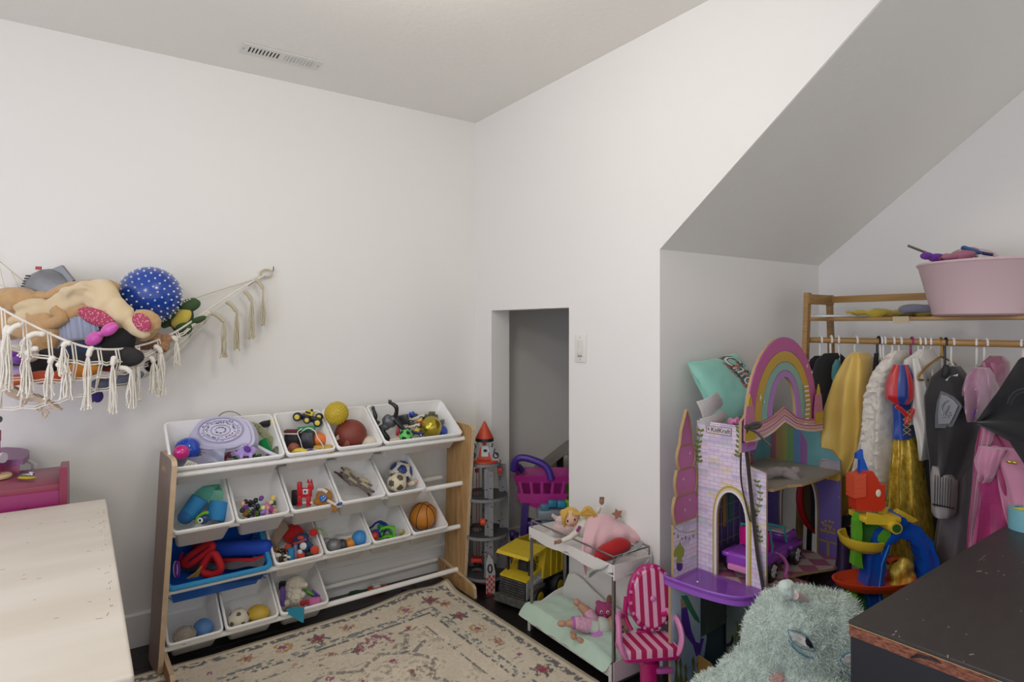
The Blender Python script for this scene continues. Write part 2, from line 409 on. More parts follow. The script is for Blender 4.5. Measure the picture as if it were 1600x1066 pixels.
def rowT(r, xc):
    y, z = RODS[r]; return OT @ Matrix.Translation((xc, y-.028+RSH[r]*.83, z+.030+RSH[r]*.56)) @ Matrix.Rotation(TILT, 4, 'X')
BX = {0: [(.004, .417), (.422, .63), (.635, .848), (.853, 1.268)], 1: [(.006, .228), (.232, .438), (.443, .645), (.65, .865), (.87, 1.07)],
      2: [(.385, .59), (.597, .81), (.814, 1.008), (1.013, 1.208)], 3: [(-.002, .196), (.203, .409), (.413, .62)]}
def binmesh(w, mats=None, basket=False):
    b = MB(); hw = w/2
    def rr(x, y0, y1, r, z): return [V(p[0], p[1], z) for p in rrect(-x, y0, x, y1, r, 5)]
    L = RL; s = [rr(hw, 0, L, .02, -.014), rr(hw, 0, L, .02, -.002), rr(hw-.002, .002, L-.002, .019, 0), rr(hw-.008, .008, L-.008, .015, 0), rr(hw-.0095, .0095, L-.0095, .014, -.003),
        rr(hw-.026, .022, L-.05, .014, -BD+.010), rr(hw-.034, .030, L-.058, .012, -BD+.002)]
    o = [rr(hw, 0, L, .02, -.014), rr(hw-.003, .003, L-.003, .018, -.014), rr(hw-.008, .008, L-.008, .016, -.018), rr(hw-.024, .020, L-.048, .015, -BD+.008), rr(hw-.032, .028, L-.056, .012, -BD)]
    b.ring(s, cap=False); b.v, k = b.v, len(b.v); n = len(s[0])
    b.f.append(tuple((len(s)-1)*n+j for j in range(n))); b.mi.append(0)
    b2 = MB().ring(o, cap=False); b2.f = [q[::-1] for q in b2.f]; b2.f.append(tuple((len(o)-1)*n+j for j in range(n))[::-1]); b2.mi.append(0)
    b.add(b2.v, b2.f, 0); return b
small_me = binmesh(.205).mesh('storage_bin', wpl, ang=50); large_me = binmesh(.415).mesh('storage_bin', wpl, ang=50)
rows = {0: [(0, 2), (2, 1), (3, 1), (4, 2)], 1: [(i, 1) for i in range(5)], 2: [(i, 1) for i in (2, 3, 4, 5)], 3: [(i, 1) for i in range(3)]}
where = ['top', 'second', 'third', 'bottom']; inside = {(0, 0): 'lilac toy case', (0, 2): 'yellow-wheeled toy truck', (0, 3): 'brown ball and baseball', (0, 4): 'black action figure',
  (1, 0): 'blue foam rollers', (1, 1): 'small doll figures', (1, 2): 'red robot toy', (1, 3): 'bag of wooden pieces', (1, 4): 'two soccer balls',
  (2, 2): 'red and blue dressed plush', (2, 3): 'silver and blue balls', (2, 4): 'green and blue cutters', (2, 5): 'basketball', (3, 0): 'twine ball and blue ball', (3, 1): 'holed ball and yellow ball', (3, 2): 'white lamb plush'}
for r, L in rows.items():
    for (c, w_), (xa, xb) in zip(L, BX[r]):
        o = link('storage_bin', large_me if w_ == 2 else small_me); o.matrix_world = rowT(r, (xa+xb)/2) @ Matrix.Diagonal(((xb-xa)/(.415 if w_ == 2 else .205), 1, 1, 1))
        tag(o, '%s white plastic bin holding the %s, %s tier of the organizer' % ('wide' if w_ == 2 else 'small', inside[(r, c)], where[r]), 'bin', 'white bins of the toy organizer')
def binP(r, u, v, dz=-.05):
    T = rowT(r, 0); n = T.col[2].xyz.normalized(); return onP(u, v, T.translation+n*dz, n)

# ================================================================== TOYS IN THE BINS
def bt(name, label, cat, r, u, v, dz=-.05, **k): return Px(name, label, cat, binP(r, u, v, dz), **k)
def ball(label, r, u, v, rp, mat, dz=-.05, name='ball', seg=28):
    g = bt(name, label, 'ball', r, u, v, dz); g.one(g.mb().ell((0, 0, 0), rp, seg=seg, rings=seg//2), mat); return g
ICO = [Vector(p).normalized() for p in [(0, a, b*1.618) for a in (-1, 1) for b in (-1, 1)]+[(a, b*1.618, 0) for a in (-1, 1) for b in (-1, 1)]+[(b*1.618, 0, a) for a in (-1, 1) for b in (-1, 1)]]
def patched(mb, rp, rot, th=.40, seg=48):
    a = len(mb.f); mb.ell((0, 0, 0), rp, seg=seg, rings=seg//2); R = Euler(rot).to_matrix()
    d = [R @ q for q in ICO]; inv = mb.T0.inverted()
    for i in range(a, len(mb.f)):
        c = sum((inv @ Vector(mb.v[j]) for j in mb.f[i]), Vector())/len(mb.f[i]); c.normalize()
        if max(c.dot(q) for q in d) > math.cos(th): mb.mi[i] = 1
    return mb
wh = M('warm white vinyl', '#ded7c6', .5, var=.05); blk = M('black rubber', '#15151a', .45, bump=.1); blk2 = M('dark grey plastic', '#2b2b30', .35)
# --- top tier, wide left bin
ball('shiny royal blue ball under the lilac case in the left wide bin', 0, 293, 703, 19, M('blue gloss', '#1c48b8', .12, coat=.5), -.065)
ball('small glossy magenta ball in front of the blue ball', 0, 283.5, 707, 11.5, M('magenta gloss', '#c81f7c', .12, coat=.5), -.02)
g = bt('toy_case', 'lilac plastic toy carrying case with round decorated lid and handle', 'case', 0, 345, 681, -.005, pitch=-.35)
lil = M('lilac frosted plastic', '#bdb9cf', .3); lil2 = M('lilac plastic rim', '#a9a5c2', .3)
out = [(-55, -15), (-38, -26), (-12, -30), (20, -29), (44, -19), (54, -10), (50, 8), (38, 24), (15, 30), (-15, 30), (-36, 24), (-48, 2)]
out = [tuple(p[:2]) for p in [(q.x, q.y) for q in spline([(a, b, 0) for a, b in out], 4, True)]]
b = g.mb().prism(out, 16, y0=0); b.prism([(x*.9, z*.88) for x, z in out], 3, y0=-2.5); g.part(b, 'shell', lil, 30)
b = g.mb()
for rr_ in (35, 27, 15): b.tube([(rr_*math.cos(a), -4-.2, 8+rr_*.55*math.sin(a)) for a in [i*PI/18 for i in range(36)]], .9, 6, closed=True)
g.part(b, 'lid_ring', lil2)
win = g.part(g.mb().prism([(33*math.cos(a), 8+18*math.sin(a)) for a in [i*PI/12 for i in range(24)]], 1, y0=-3.6), 'window', M('frosted window', '#cfccdc', .2))
b = g.mb(); rr2 = random.Random(4); dm = [M('print ink', '#3c3848', .6), M('print maroon', '#6d3444', .6), M('print tan', '#c09a8c', .6)]
for i in range(120):
    a = rr2.uniform(0, 2*PI); q = rr2.choice([8, 21, 23, 30]); x, z = q*math.cos(a), 8+q*.55*math.sin(a)
    m_ = 0 if not (x > 0 and z < 8) else rr2.choice([0, 1, 1, 2]); b.box((x, -4, z), (rr2.uniform(.8, 2.6), .4, rr2.uniform(.5, 1.6)), m=m_)
b.build('printed_pattern', dm, win)
g.part(g.mb().tube(spline([(-30, -2, -17), (-22, -8, -20), (0, -11, -22), (25, -9, -19), (36, -2, -13)], 6), 2.2, 8), 'handle', lil)
g = bt('wire_hoop', 'thin grey wire hoop standing behind the lilac case', 'wire', 0, 360, 652, -.02)
g.one(g.mb().tube(spline([(-24, 6, -14), (-20, 2, 0), (-8, 0, 8), (6, 0, 8), (18, 0, 0), (28, 0, -14)], 8), .7, 6), M('grey wire', '#77776f', .4, .6))
g = bt('game_card', 'mottled green and cream game board leaning in the left wide bin', 'board', 0, 413, 679, -.03)
nt = NT('mottled card'); co = nt.coord(); nt.base(nt.ramp(nt.noise(90, 3, co), [(.35, '#6c7a5a'), (.5, '#b9b489'), (.65, '#8f9c86'), (.8, '#c9bd8e')])); nt.set(Roughness=.5)
g.one(g.mb().prism([(-27, 20), (-10, 17), (27, -18), (10, -20)], 3), nt.m)
g = bt('torch', 'black toy torch with a yellow end beside the game board', 'torch', 0, 418, 662, -.03)
g.part(g.mb().cyl((-13, 0, -2), (7, 0, 1), 5, 5.5), 'body', blk2); g.part(g.mb().cyl((7, 0, 1), (14, 0, 2), 6, 5), 'cap', M('yellow cap', '#d8cc4c', .4))
g = bt('fin_toy', 'bright green plastic fin toy behind the lilac plush pony', 'toy', 0, 411, 696, -.04)
g.one(g.mb().prism([(-14, -2), (-4, 8), (4, 12), (14, -12), (10, -14), (0, -6)], 5), pl('#1f8a4c'))
g = bt('curved_toy', 'white curved plastic arm right of the lilac plush pony', 'toy', 0, 418, 705, -.03)
g.one(g.mb().tube(spline([(-17, 0, 8), (-8, 0, 3), (6, 0, -4), (17, 0, -8)], 4), [3]*13, 8), pl('#c9c4d8'))
g = bt('olive_ball', 'mottled olive green ball in the right corner of the left wide bin', 'ball', 0, 434, 706, -.04)
g.one(g.mb().ell((0, 0, 0), (8, 8, 9)), M('olive mottled', '#5d6440', .5, var=.5, vs=70))
g = bt('plush_pony', 'small lilac plush pony with dark purple ears and one visible eye', 'plush', 0, 381, 706, -.02)
b = g.mb().ell((4, 3, 1), (15, 8, 9)).ell((-9, -2, -1), (8, 6, 6)).ell((-15, -3, -4), (4, 4, 3)).ell((-2, -4, -9), (3, 3, 5)).ell((12, -3, -7), (3, 3, 5)).ell((4, -3, 11), (4, 3, 4)).ell((-4, 2, 8), (3, 2, 4))
g.vox(b, fab('#b199d4'), 'body', 1.4); g.part(g.mb().ell((8, -6, 5), (6, 2, 5), rot=(0, .5, 0)), 'ear', fab('#5e3392')); g.part(g.mb().ell((-8, -8, 3), (1.1, .8, 1.3), seg=8, rings=6), 'eye', blk)
g = bt('grey_pouch', 'crumpled grey translucent pouch in the front of the left wide bin', 'pouch', 0, 313, 716, -.035)
g.one(g.mb().sheet(12, 6, lambda a, b: (-38+75*a, 6*b+2*math.sin(9*a+4*b), -12*(1-a)*.6-6+b*16*(.4+a)+2*math.sin(11*a)), 1), M('grey pouch', '#8e90a4', .25, var=.15, vs=30))
g = bt('printed_card', 'small white card with black print at the front of the left wide bin', 'card', 0, 297, 725, -.012)
g.part(g.mb().prism([(-11, -5), (-4, 6), (10, 1), (12, -5)], 1), 'card', M('white card', '#d8d6cc', .6)); b = g.mb()
for i in range(9): b.box((-5+i*1.6, -.4, -2+(i % 3)*1.7), (1, .5, .9))
g.part(b, 'print', blk)
for nm, lab, c, pts in (('red_toy_piece', 'dark red plastic blade lying in the left wide bin', '#7d2230', [(-8, -8), (4, 8), (8, 8), (-2, -9)]), ('dark_block', 'black plastic piece beneath the lilac case', '#1c1d22', [(-12, -6), (-2, 7), (8, 6), (2, -8)])):
    g = bt(nm, lab, 'toy', 0, 352 if c[1] == '7' else 342, 715, -.03 if c[1] == '7' else -.045); g.one(g.mb().prism(pts, 5), pl(c))
for i in range(9):
    g = bt('toy_leaf', 'small dark green plastic leaves beneath the plush pony', 'toy', 0, 362+i*7, 714+3*math.sin(i*2), -.045, group='small plastic leaves in the left wide bin')
    g.one(g.mb().ell((0, 0, 0), (5, 3, 2.4), seg=8, rings=6, rot=(0, i, .5)), pl('#284a2c'))
# --- top tier, second bin
g = bt('toy_truck', 'black and yellow toy truck with chunky tyres lying on its side', 'truck', 0, 481, 656, -.005, roll=-.25)
yl = pl('#d9c63a'); b = g.mb().box((0, 4, 1), (30, 9, 7), bev=1.5).box((10, 2, 4), (13, 9, 5), bev=1).box((-3, -1, 6), (12, 9, 5), bev=1.2); g.part(b, 'chassis', blk)
g.part(g.mb().box((0, 0, 11), (13, 9, 8), bev=2).box((10, 0, 4), (10, 3, 3), bev=1), 'body', yl); g.part(g.mb().box((-1, -5, 12), (8, 1, 3), bev=.4).ell((3, -2, 16), 2.2, seg=8, rings=6), 'windows', blk)
for x, z, r_ in ((-16, 3, 7), (0, 2, 6), (17, 2, 7), (14, 9, 6)):
    b = g.mb(); wheel(b, (x, -3 if z < 8 else 8, z-2), r_, 5); g.part(b, 'wheel', [blk, yl])
g = bt('marker_pen', 'thick green marker across the second top bin', 'pen', 0, 479, 670, -.02, roll=.12); g.one(g.mb().cyl((-13, 0, 0), (13, 0, 0), 4, 3.4), pl('#1f8f50'))
g = bt('bucket_toy', 'dark grey square plastic cup behind a white cord', 'cup', 0, 480, 688, -.035); g.one(g.mb().box((0, 4, 0), (25, 18, 26), bev=2, taper=(.75, .8)), blk2)
g = bt('toy_boot', 'black shoe with a maroon and white trim in the second top bin', 'shoe', 0, 456, 686, -.04)
g.part(g.mb().box((0, 3, -2), (24, 14, 26), bev=5, seg=3), 'upper', M('black leather', '#17161b', .5, bump=.4, bs=300)); g.part(g.mb().box((0, 0, 12), (22, 13, 5), bev=2), 'collar', fab('#5b2730')); g.part(g.mb().box((0, -5, 9), (23, 6, 1.6), bev=.6), 'trim', wh)
ball('small orange ball in the second top bin', 0, 498, 687, 11, pl('#e0762b'), -.04)
g = bt('brown_lump', 'rusty brown rubber animal in the corner of the second top bin', 'toy', 0, 459, 700, -.02); g.one(g.mb().ell((0, 0, 0), (9, 7, 8)).ell((5, -2, -5), (6, 4, 4)), M('rust rubber', '#8a4a35', .5, bump=.5, bs=200))
g = bt('mustard_block', 'mustard yellow wedge block in the second top bin', 'block', 0, 505, 702, -.025); g.one(g.mb().box((0, 3, 0), (29, 14, 11), bev=1.5), pl('#c09a2c'))
g = bt('toy_banana', 'curved yellow toy banana at the front of the second top bin', 'toy', 0, 469, 706, -.012); g.one(g.mb().tube(spline([(-13, 0, -2), (-6, 0, 1), (2, 0, 2), (12, 0, 0)], 4), [1.5, 2, 3, 3.6, 4, 4, 4, 4, 4, 3.6, 3, 2, 1.2], 8), pl('#cfb536'))
g = bt('purple_charm', 'tiny purple and yellow plastic charm on the mustard block', 'toy', 0, 482, 705, -.008); g.one(g.mb().ell((-2, 0, -1), (5, 3, 3)).box((4, -1, 3), (5, 3, 3), bev=.6), pl('#5c2a77'))
g = bt('drawstring', 'loose white cord looped over the toys in the second top bin', 'cord', 0, 484, 686, .004)
g.one(g.mb().tube(spline([(-12, 0, 16), (-19, 0, 10), (-15, 0, -2), (-10, 0, -16), (4, 1, -16), (18, 0, -17), (21, 0, -11), (12, 0, 2), (8, 0, 12), (-2, 0, 17), (-12, 0, 12)], 6), .8, 6), M('white cord', '#dcd9d6', .8))
# --- top tier, third bin
g = bt('spiky_ball', 'mustard yellow knobbly massage ball resting above the brown ball', 'ball', 0, 526, 646, .035)
b = g.mb().ell((0, 0, 0), 17.5, seg=28, rings=16)
for i in range(260):
    z = 1-2*(i+.5)/260; a = i*2.39996; q = math.sqrt(1-z*z); b.ell((17.4*q*math.cos(a), 17.4*q*math.sin(a), 17.4*z), 1.35, seg=6, rings=4)
g.one(b, M('mustard rubber', '#c2a92c', .4))
g = bt('football', 'brown foam football with a white stripe and pink patch', 'ball', 0, 548, 680, -.045)
g.part(g.mb().ell((0, 0, 0), (25, 23, 24.5), seg=32, rings=20), 'body', M('brown football', '#7b3527', .5, bump=.3, bs=250))
def decal(g, R, pts, dr=.25, n=6):
    """patch that hugs a ball of radius R, corners given as (x,z) on its visible side"""
    c = V(sum(p[0] for p in pts)/len(pts), 0, sum(p[1] for p in pts)/len(pts)); b = g.mb(); ring0 = []
    def up(x, z, e): return V(x, -math.sqrt(max(1, R*R-x*x-z*z)), z)*(1+e/R)
    for i, p in enumerate(pts):
        q = pts[(i+1) % len(pts)]
        for j in range(n): t = j/n; ring0.append((p[0]+(q[0]-p[0])*t, p[1]+(q[1]-p[1])*t))
    rs = [[up(c.x+(x-c.x)*k_, c.z+(z-c.z)*k_, dr) for x, z in ring0] for k_ in (1, .66, .33, .02)]
    return b.ring([[p*(1-2*dr/R) for p in rs[0]]]+rs)
g.part(decal(g, 24.5, [(-22, -9), (-12, -2), (-14, 4), (-22, -3)]), 'stripe', wh); g.part(decal(g, 24.5, [(-7, -19), (2, -18), (5, -8), (1, -3), (-6, -12)]), 'patch', M('pink patch', '#a5604f', .4))
g = bt('baseball', 'white baseball with stitching beside the brown football', 'ball', 0, 577, 694, -.05)
g.part(g.mb().ell((0, 0, 0), 12.5, seg=28, rings=16), 'cover', M('baseball leather', '#cfc5b2', .5, bump=.2)); b = g.mb()
for i in range(15): a = math.radians(200+i*9); x, z = 4+9*math.cos(a)*.9, -6+13*math.sin(a)*-.9-6; z = 5*math.sin(i*.25)-2-i*.2; x = -8+i*1.2; y = -math.sqrt(max(1, 12.6**2-x*x-z*z)); b.box((x, y, z), (.5, .5, 1.8))
g.part(b, 'stitching', M('stitch', '#6b5a50', .7))
# --- top tier, wide right bin
g = bt('action_figure', 'black jointed action figure lying with arms raised in the right wide bin', 'figure', 0, 608, 659, -.01)
fg = M('black figure plastic', '#1d1e22', .32); b = g.mb()
b.ell((0, 0, 0), (12, 8, 9), rot=(0, .5, 0)).ell((6, 2, 3), (8, 7, 7)).ell((-2, -2, 7), (6, 5, 5)).ell((-6, 0, -8), (8, 7, 6))
g.vox(b, M('grey figure armour', '#5a5c60', .3, .3), 'torso', 1.3)
for nm, L, r_ in (('arm', [(-16, 0, -3), (-21, -2, 2), (-21, -2, 10), (-25, 0, 20)], [3.4, 2.6, 3.2, 2.2]), ('arm', [(10, 0, 8), (12, -2, 16), (11, -3, 24), (2, -2, 30)], [4, 3, 3.6, 2.2]),
                  ('leg', [(10, -4, 4), (17, -5, -4), (24, -5, -11), (30, -5, -16)], [4.5, 4, 3, 2.6]), ('leg', [(-12, 0, -6), (-9, -3, -16), (-3, -4, -24), (1, -4, -30)], [5, 4.4, 4.6, 3])):
    sp = spline(L, 4); rs = [np.interp(i/(len(sp)-1), [0, .33, .66, 1], r_) for i in range(len(sp))]; b = g.mb().tube(sp, [float(x) for x in rs], 10); e = L[-1]; b.ell(e, (3, 2.4, 3), seg=10, rings=8)
    if nm == 'arm':
        for dx in (-1.8, 0, 1.8): b.tube([e, (e[0]+dx*1.2, e[1]-1, e[2]+3), (e[0]+dx, e[1]-2.5, e[2]+4.5)], .7, 6)
    g.part(b, nm, fg)
g = bt('black_box', 'small dark grey box between the figure and the toy cars', 'box', 0, 630, 656, -.04, roll=.15); g.one(g.mb().box((0, 0, 0), (17, 10, 15), bev=1), blk2)
ball('shiny gold ball in the right wide bin', 0, 673, 668, 17.5, M('gold paint', '#b3a13c', .22, .75), -.045)
ball('blue ball half hidden behind the gold ball', 0, 690, 674, 9, pl('#1f45ad'), -.075)
g = bt('holed_ball', 'small lime green ball with dark holes at the bin front', 'ball', 0, 634, 682, -.012); g.one(patched(g.mb(), 10.8, (.3, .2, .5), .33), [pl('#59c45a'), blk])
def minicar(lab, r, u, v, c, c2, L=26, roll=0, dz=-.04, grp=None, yaw=0, sc=1, p=None):
    g = Px('toy_car', lab, 'toy car', p if p is not None else binP(r, u, v, dz), roll=roll, yaw=yaw, group=grp); L *= sc
    g.part(g.mb().box((0, 0, 2), (L, 11, 5), bev=1.8, seg=3), 'body', pl(c)); g.part(g.mb().box((-L*.05, 0, 6), (L*.45, 9.5, 5), bev=1.8, taper=(.75, .85)), 'cabin', pl(c2))
    for sx in (-1, 1):
        for sy in (-1, 1): b = g.mb(); wheel(b, (sx*L*.3, sy*5.4, -.5), 3, 2.4, seg=12); g.part(b, 'wheel', [blk, M('hub grey', '#a9a9a9', .4)])
    return g
minicar('white racing toy car on top of the pile beside the gold ball', 0, 651, 655, '#cfc9bb', '#1d1d20', 28, .35)
minicar('red toy car partly under the gold ball', 0, 660, 661, '#a51e24', '#d9b74a', 20, .45, -.04)
minicar('black and white toy car nearest the green holed ball', 0, 645, 668, '#d4cdb4', '#23242a', 24, .2, -.045)
minicar('navy toy car at the front of the right wide bin', 0, 652, 678, '#1d2c55', '#c6b43a', 22, -.1, -.04)
g = bt('camo_vehicle', 'olive camouflage toy vehicle behind the gold ball', 'toy', 0, 671, 651, -.05); g.one(g.mb().box((0, 0, 0), (26, 9, 6), bev=1.5).box((4, 0, 5), (10, 7, 5), bev=1), M('camo', '#5d5f47', .6, var=.6, vs=80))
g = bt('grey_robot_arm', 'grey plastic joint piece right of the gold ball', 'toy', 0, 687, 658, -.04); g.one(g.mb().cyl((-5, 0, 6), (-2, 0, -3), 2.4).cyl((1, 0, 1), (6, 0, -5), 2.6).ell((5, 0, 0), 3), M('grey joint', '#6b6e72', .35))
g = bt('blue_brick', 'tiny royal blue toy brick on the pile', 'block', 0, 644, 648, -.03, roll=.3); g.part(g.mb().box((0, 0, 0), (9, 7, 6), bev=.5), 'block', pl('#1a3fb0')); b = g.mb(); [b.cyl((x, 0, 3), (x, 0, 4.4), 1.4, seg=10) for x in (-2.3, 2.3)]; g.part(b, 'stud', pl('#1a3fb0'))
g = bt('red_wedge', 'dark red wedge toy beside the black figure', 'block', 0, 622, 674, -.03); g.one(g.mb().box((0, 0, 0), (7, 7, 14), bev=1.5, taper=(.6, .8)), pl('#a3152d'))
g = bt('wooden_stick', 'short cream stick at the front of the right wide bin', 'stick', 0, 617, 687, -.01, roll=.18); g.one(g.mb().cyl((-8, 0, 0), (8, 0, 0), 1.8), M('cream wood', '#cdb79d', .6))
# --- second tier
bl = M('sky blue foam', '#2f86c0', .75, bump=.3, bs=180); mi = M('mint foam', '#6fc3ae', .8, bump=.3, bs=180); mi2 = M('light mint foam', '#8fd4b8', .8, bump=.3, bs=180)
for lab, p0, p1, R_, u, v, dz in (('sky blue foam roller leaning left under the mint foam', (10, 6, 17), (-4, -6, -8), 13.5, 300, 797, -.045), ('sky blue foam roller standing right under the mint foam', (2, 6, 14), (0, -6, -12), 14, 338, 800, -.045)):
    g = bt('foam_roller', lab, 'foam roller', 1, u, v, dz); a, b_ = Vector(p0), Vector(p1); d = (b_-a).normalized()
    g.part(g.mb().tube([a, b_-d*1.5, b_], [R_, R_, R_-1], 24), 'roller', bl); g.part(g.mb().tube([b_, b_+d*.6], [5.5, 5], 18), 'end_print', M('white print', '#cfe0e4', .6)); g.part(g.mb().tube([b_+d*.6, b_+d*.9], [2.5, 2.2], 14), 'end_mark', M('grey print', '#7f98a5', .6))
g = bt('foam_wedge', 'dark mint foam cap over the left blue roller', 'foam', 1, 318, 773, -.05); g.one(g.mb().prism([(-19, 0), (-2, 12), (18, 12), (14, 2), (5, -10)], 16), mi)
g = bt('foam_arch', 'pale mint foam arch curving over the right blue roller', 'foam', 1, 342, 779, -.045); g.one(g.mb().prism([(-17, 8), (-8, 13), (3, 12), (13, 2), (18, -14), (17, -24), (10, -14), (-18, -8)], 14), mi2)
g = bt('blue_foam_piece', 'darker blue foam lump in the corner under the left roller', 'foam', 1, 290, 808, -.05); g.one(g.mb().ell((0, 0, 0), (12, 9, 11)), M('deep blue foam', '#2565a0', .8, bump=.3))
g = bt('fish_toy', 'lime green ringed toy with a white eye between the rollers', 'toy', 1, 317, 812, -.015)
g.part(g.mb().tube(spline([(-9, 0, -5), (-8, 0, 3), (0, 0, 9), (8, 0, 11)], 5), 2.4, 8), 'band', pl('#78c22e')); g.part(g.mb().ell((0, 2, 0), (9, 6, 8)), 'body', pl('#1d3f74')); g.part(g.mb().ell((-2, -4.5, 0), (4.4, 1.5, 4.4)), 'eye', pl('#e6e6e6')); g.part(g.mb().ell((-1.5, -6, .5), (1.8, .7, 2)), 'pupil', blk)
fc = [('#7a3fa0', '#e0b090'), ('#1b1b1e', '#2b2b2e'), ('#a8c8d8', '#1b1b1e'), ('#bfe0d0', '#7a3fa0'), ('#6fae3c', '#1b1b1e'), ('#c98ab5', '#e8c0a0'), ('#2e6a5a', '#e8d060'), ('#303030', '#4b7a2c'), ('#8b6a2c', '#2b2b2b'), ('#b04a9a', '#e0b090'), ('#202020', '#9a70c0'), ('#c7a0d8', '#f0d0b0')]
cn = {'#7a3fa0': 'purple', '#1b1b1e': 'black', '#a8c8d8': 'pale blue', '#bfe0d0': 'pale mint', '#6fae3c': 'green', '#c98ab5': 'pink', '#2e6a5a': 'teal', '#303030': 'charcoal', '#8b6a2c': 'brown', '#b04a9a': 'magenta', '#202020': 'jet black', '#c7a0d8': 'lavender'}
fp = [(383, 794, .5), (391, 787, 1.2), (400, 790, .1), (405, 786, -.4), (408, 797, .8), (417, 790, -.9), (426, 786, 0), (396, 801, 1.4), (384, 803, .9), (424, 797, 1.2), (403, 803, -1.3), (414, 801, .4)]
for (u, v, ro), (c1, c2) in zip(fp, fc):
    g = bt('figurine', 'tiny %s doll figurine in the second tier bin pile' % cn[c1], 'figurine', 1, u, v, -.045, roll=ro)
    g.part(g.mb().box((0, 0, 0), (7, 4, 7), bev=1, taper=(.75, .8)).box((-4.4, 0, 0), (2, 2.4, 7), bev=.6).box((4.4, 0, 0), (2, 2.4, 7), bev=.6), 'torso', pl(c1)); g.part(g.mb().ell((0, 0, 7), (3.4, 3.2, 3.6), seg=10, rings=8).ell((0, 1, 8.6), (3.8, 3.6, 3), seg=10, rings=8), 'head', pl(c2))
    g.part(g.mb().box((-1.8, 0, -6), (2.8, 3, 6), bev=.6).box((1.8, 0, -6), (2.8, 3, 6), bev=.6), 'legs', pl(c2))
rd = pl('#c3202b')
g = bt('robot_toy', 'red and white transforming robot toy in the second tier', 'robot', 1, 478, 772, -.02)
g.part(g.mb().box((0, 0, 2), (18, 9, 14), bev=2).box((-10, 0, 8), (7, 7, 22), bev=2).box((7, 1, 12), (10, 7, 12), bev=2, taper=(.6, .8)), 'body', rd)
g.part(g.mb().box((1, -5, 5), (8, 3, 8), bev=1).box((4, -1, -13), (17, 6, 3), bev=.6), 'plates', pl('#dcd8d8'))
for x in (-9, 5): g.part(g.mb().box((x, -2, -9), (6, 7, 14), bev=1.4).box((x+.5, -4, -16), (7, 9, 3), bev=1), 'leg', rd)
g.part(g.mb().ell((1, -7, 5.5), (2, 1, 2), seg=10, rings=6), 'eye', pl('#30507a')); b = g.mb(); [b.prism([(x-2, 17), (x, 23), (x+2, 17)], 3) for x in (3, 8)]; g.part(b, 'ear', rd)
g = bt('black_case_toy', 'black plastic toy behind the red robot', 'toy', 1, 463, 778, -.055); g.one(g.mb().box((0, 0, 0), (14, 8, 24), bev=2), blk)
g = bt('plush_dinosaur', 'brown plush animal with a blue spotted patch flopping over the rim', 'plush', 1, 506, 777, -.01)
br = fab('#a36b2a'); b = g.mb().ell((0, 0, 0), (13, 9, 14), rot=(0, .35, 0)).ell((-8, -2, -6), (9, 7, 6)).ell((9, -3, -9), (11, 6, 6)).ell((2, -1, -12), (13, 6, 5)); b.tube(spline([(12, -6, -9), (18, -12, -10), (22, -16, -13)], 4), [4, 3.6, 3.2, 3, 3, 3, 3, 3, 3], 8).ell((22, -17, -15), (5, 4, 4))
g.vox(b, br, 'body', 1.4); g.part(g.mb().tube(spline([(-8, -3, 12), (0, -6, 13), (7, -6, 9)], 4), 2.6, 8), 'white_collar', fab('#d9d2c4')); g.part(g.mb().ell((2, -9.5, 1), (6, 2, 6)), 'patch', pl('#2268b8'))
b = g.mb(); [b.ell((2+x, -11.7, 1+z), .9, seg=6, rings=4) for x, z in ((-2, 1), (1, 3), (2, -1), (0, -2.5), (4, 1))]; g.part(b, 'spots', wh)
g.part(g.mb().tube(spline([(9, -9, -3), (17, -14, -5), (25, -16, -8)], 4), 2.2, 8), 'white_arm', fab('#d9d2c4')); g.part(g.mb().ell((29, -17, -6), (5, 2.6, 2), rot=(0, -.3, 0)).tube([(29, -17, -6), (33, -18, -3)], 1, 6), 'blue_hand', pl('#23489a'))
rr3 = random.Random(3)
for i in range(30):
    t = (i*.618)%1; lc = i % 3 == 2; g = bt('wooden_piece', 'thin wooden building pieces lying loose in the clear plastic bag' if not lc else 'cream wooden offcuts lying loose in the clear plastic bag', 'wood piece', 1, 540+34*t+rr3.uniform(-4, 4), 746+17*t+rr3.uniform(-8, 6) - (6 if lc else 0), -.06+rr3.uniform(-.008, .012), roll=-.55+rr3.uniform(-.35, .3), group='wooden pieces in the clear bag' if not lc else 'cream offcuts in the clear bag')
    g.one(g.mb().box((0, 0, 0), (rr3.uniform(26, 44), 3, 2.2), bev=.3) if not lc else g.mb().box((0, 0, 0), (15, 5, 6), bev=.6), M('walnut stick %d' % (i % 2), ['#5a4034', '#3c2c28'][i % 2], .5) if not lc else M('cream block', '#c9b98a', .6))
g = bt('plastic_bag', 'clear crinkled plastic bag around wooden pieces in second tier', 'bag', 1, 560, 756, -.028)
bg = NT('clear bag film'); bg.base('#cfc9c4'); bg.set(Roughness=.08, Alpha=.12); bg.bump(bg.noise(60, 4), .8, .01)
g.one(g.mb().sheet(22, 16, lambda a, b: (-26+54*a+4*b, 6*b+1.6*math.sin(19*a+7*b)-4*math.sin(PI*a), 22-44*b-6*a+16*a*b+1.5*math.sin(13*b+9*a)), .3), bg.m)
g = bt('soccer_ball', 'white soccer ball with navy patches behind the smaller ball', 'ball', 1, 626, 739, -.05); g.one(patched(g.mb(), 18.5, (.5, .3, .2), .42), [wh, M('navy vinyl', '#1d3474', .4)])
g = bt('soccer_ball', 'cream mini soccer ball with brown-grey patches at the bin front', 'ball', 1, 620.5, 754, -.018); g.one(patched(g.mb(), 15.5, (.15, .5, .1), .34), [M('cream vinyl', '#d8ceb5', .5), M('taupe vinyl', '#58503f', .5)])
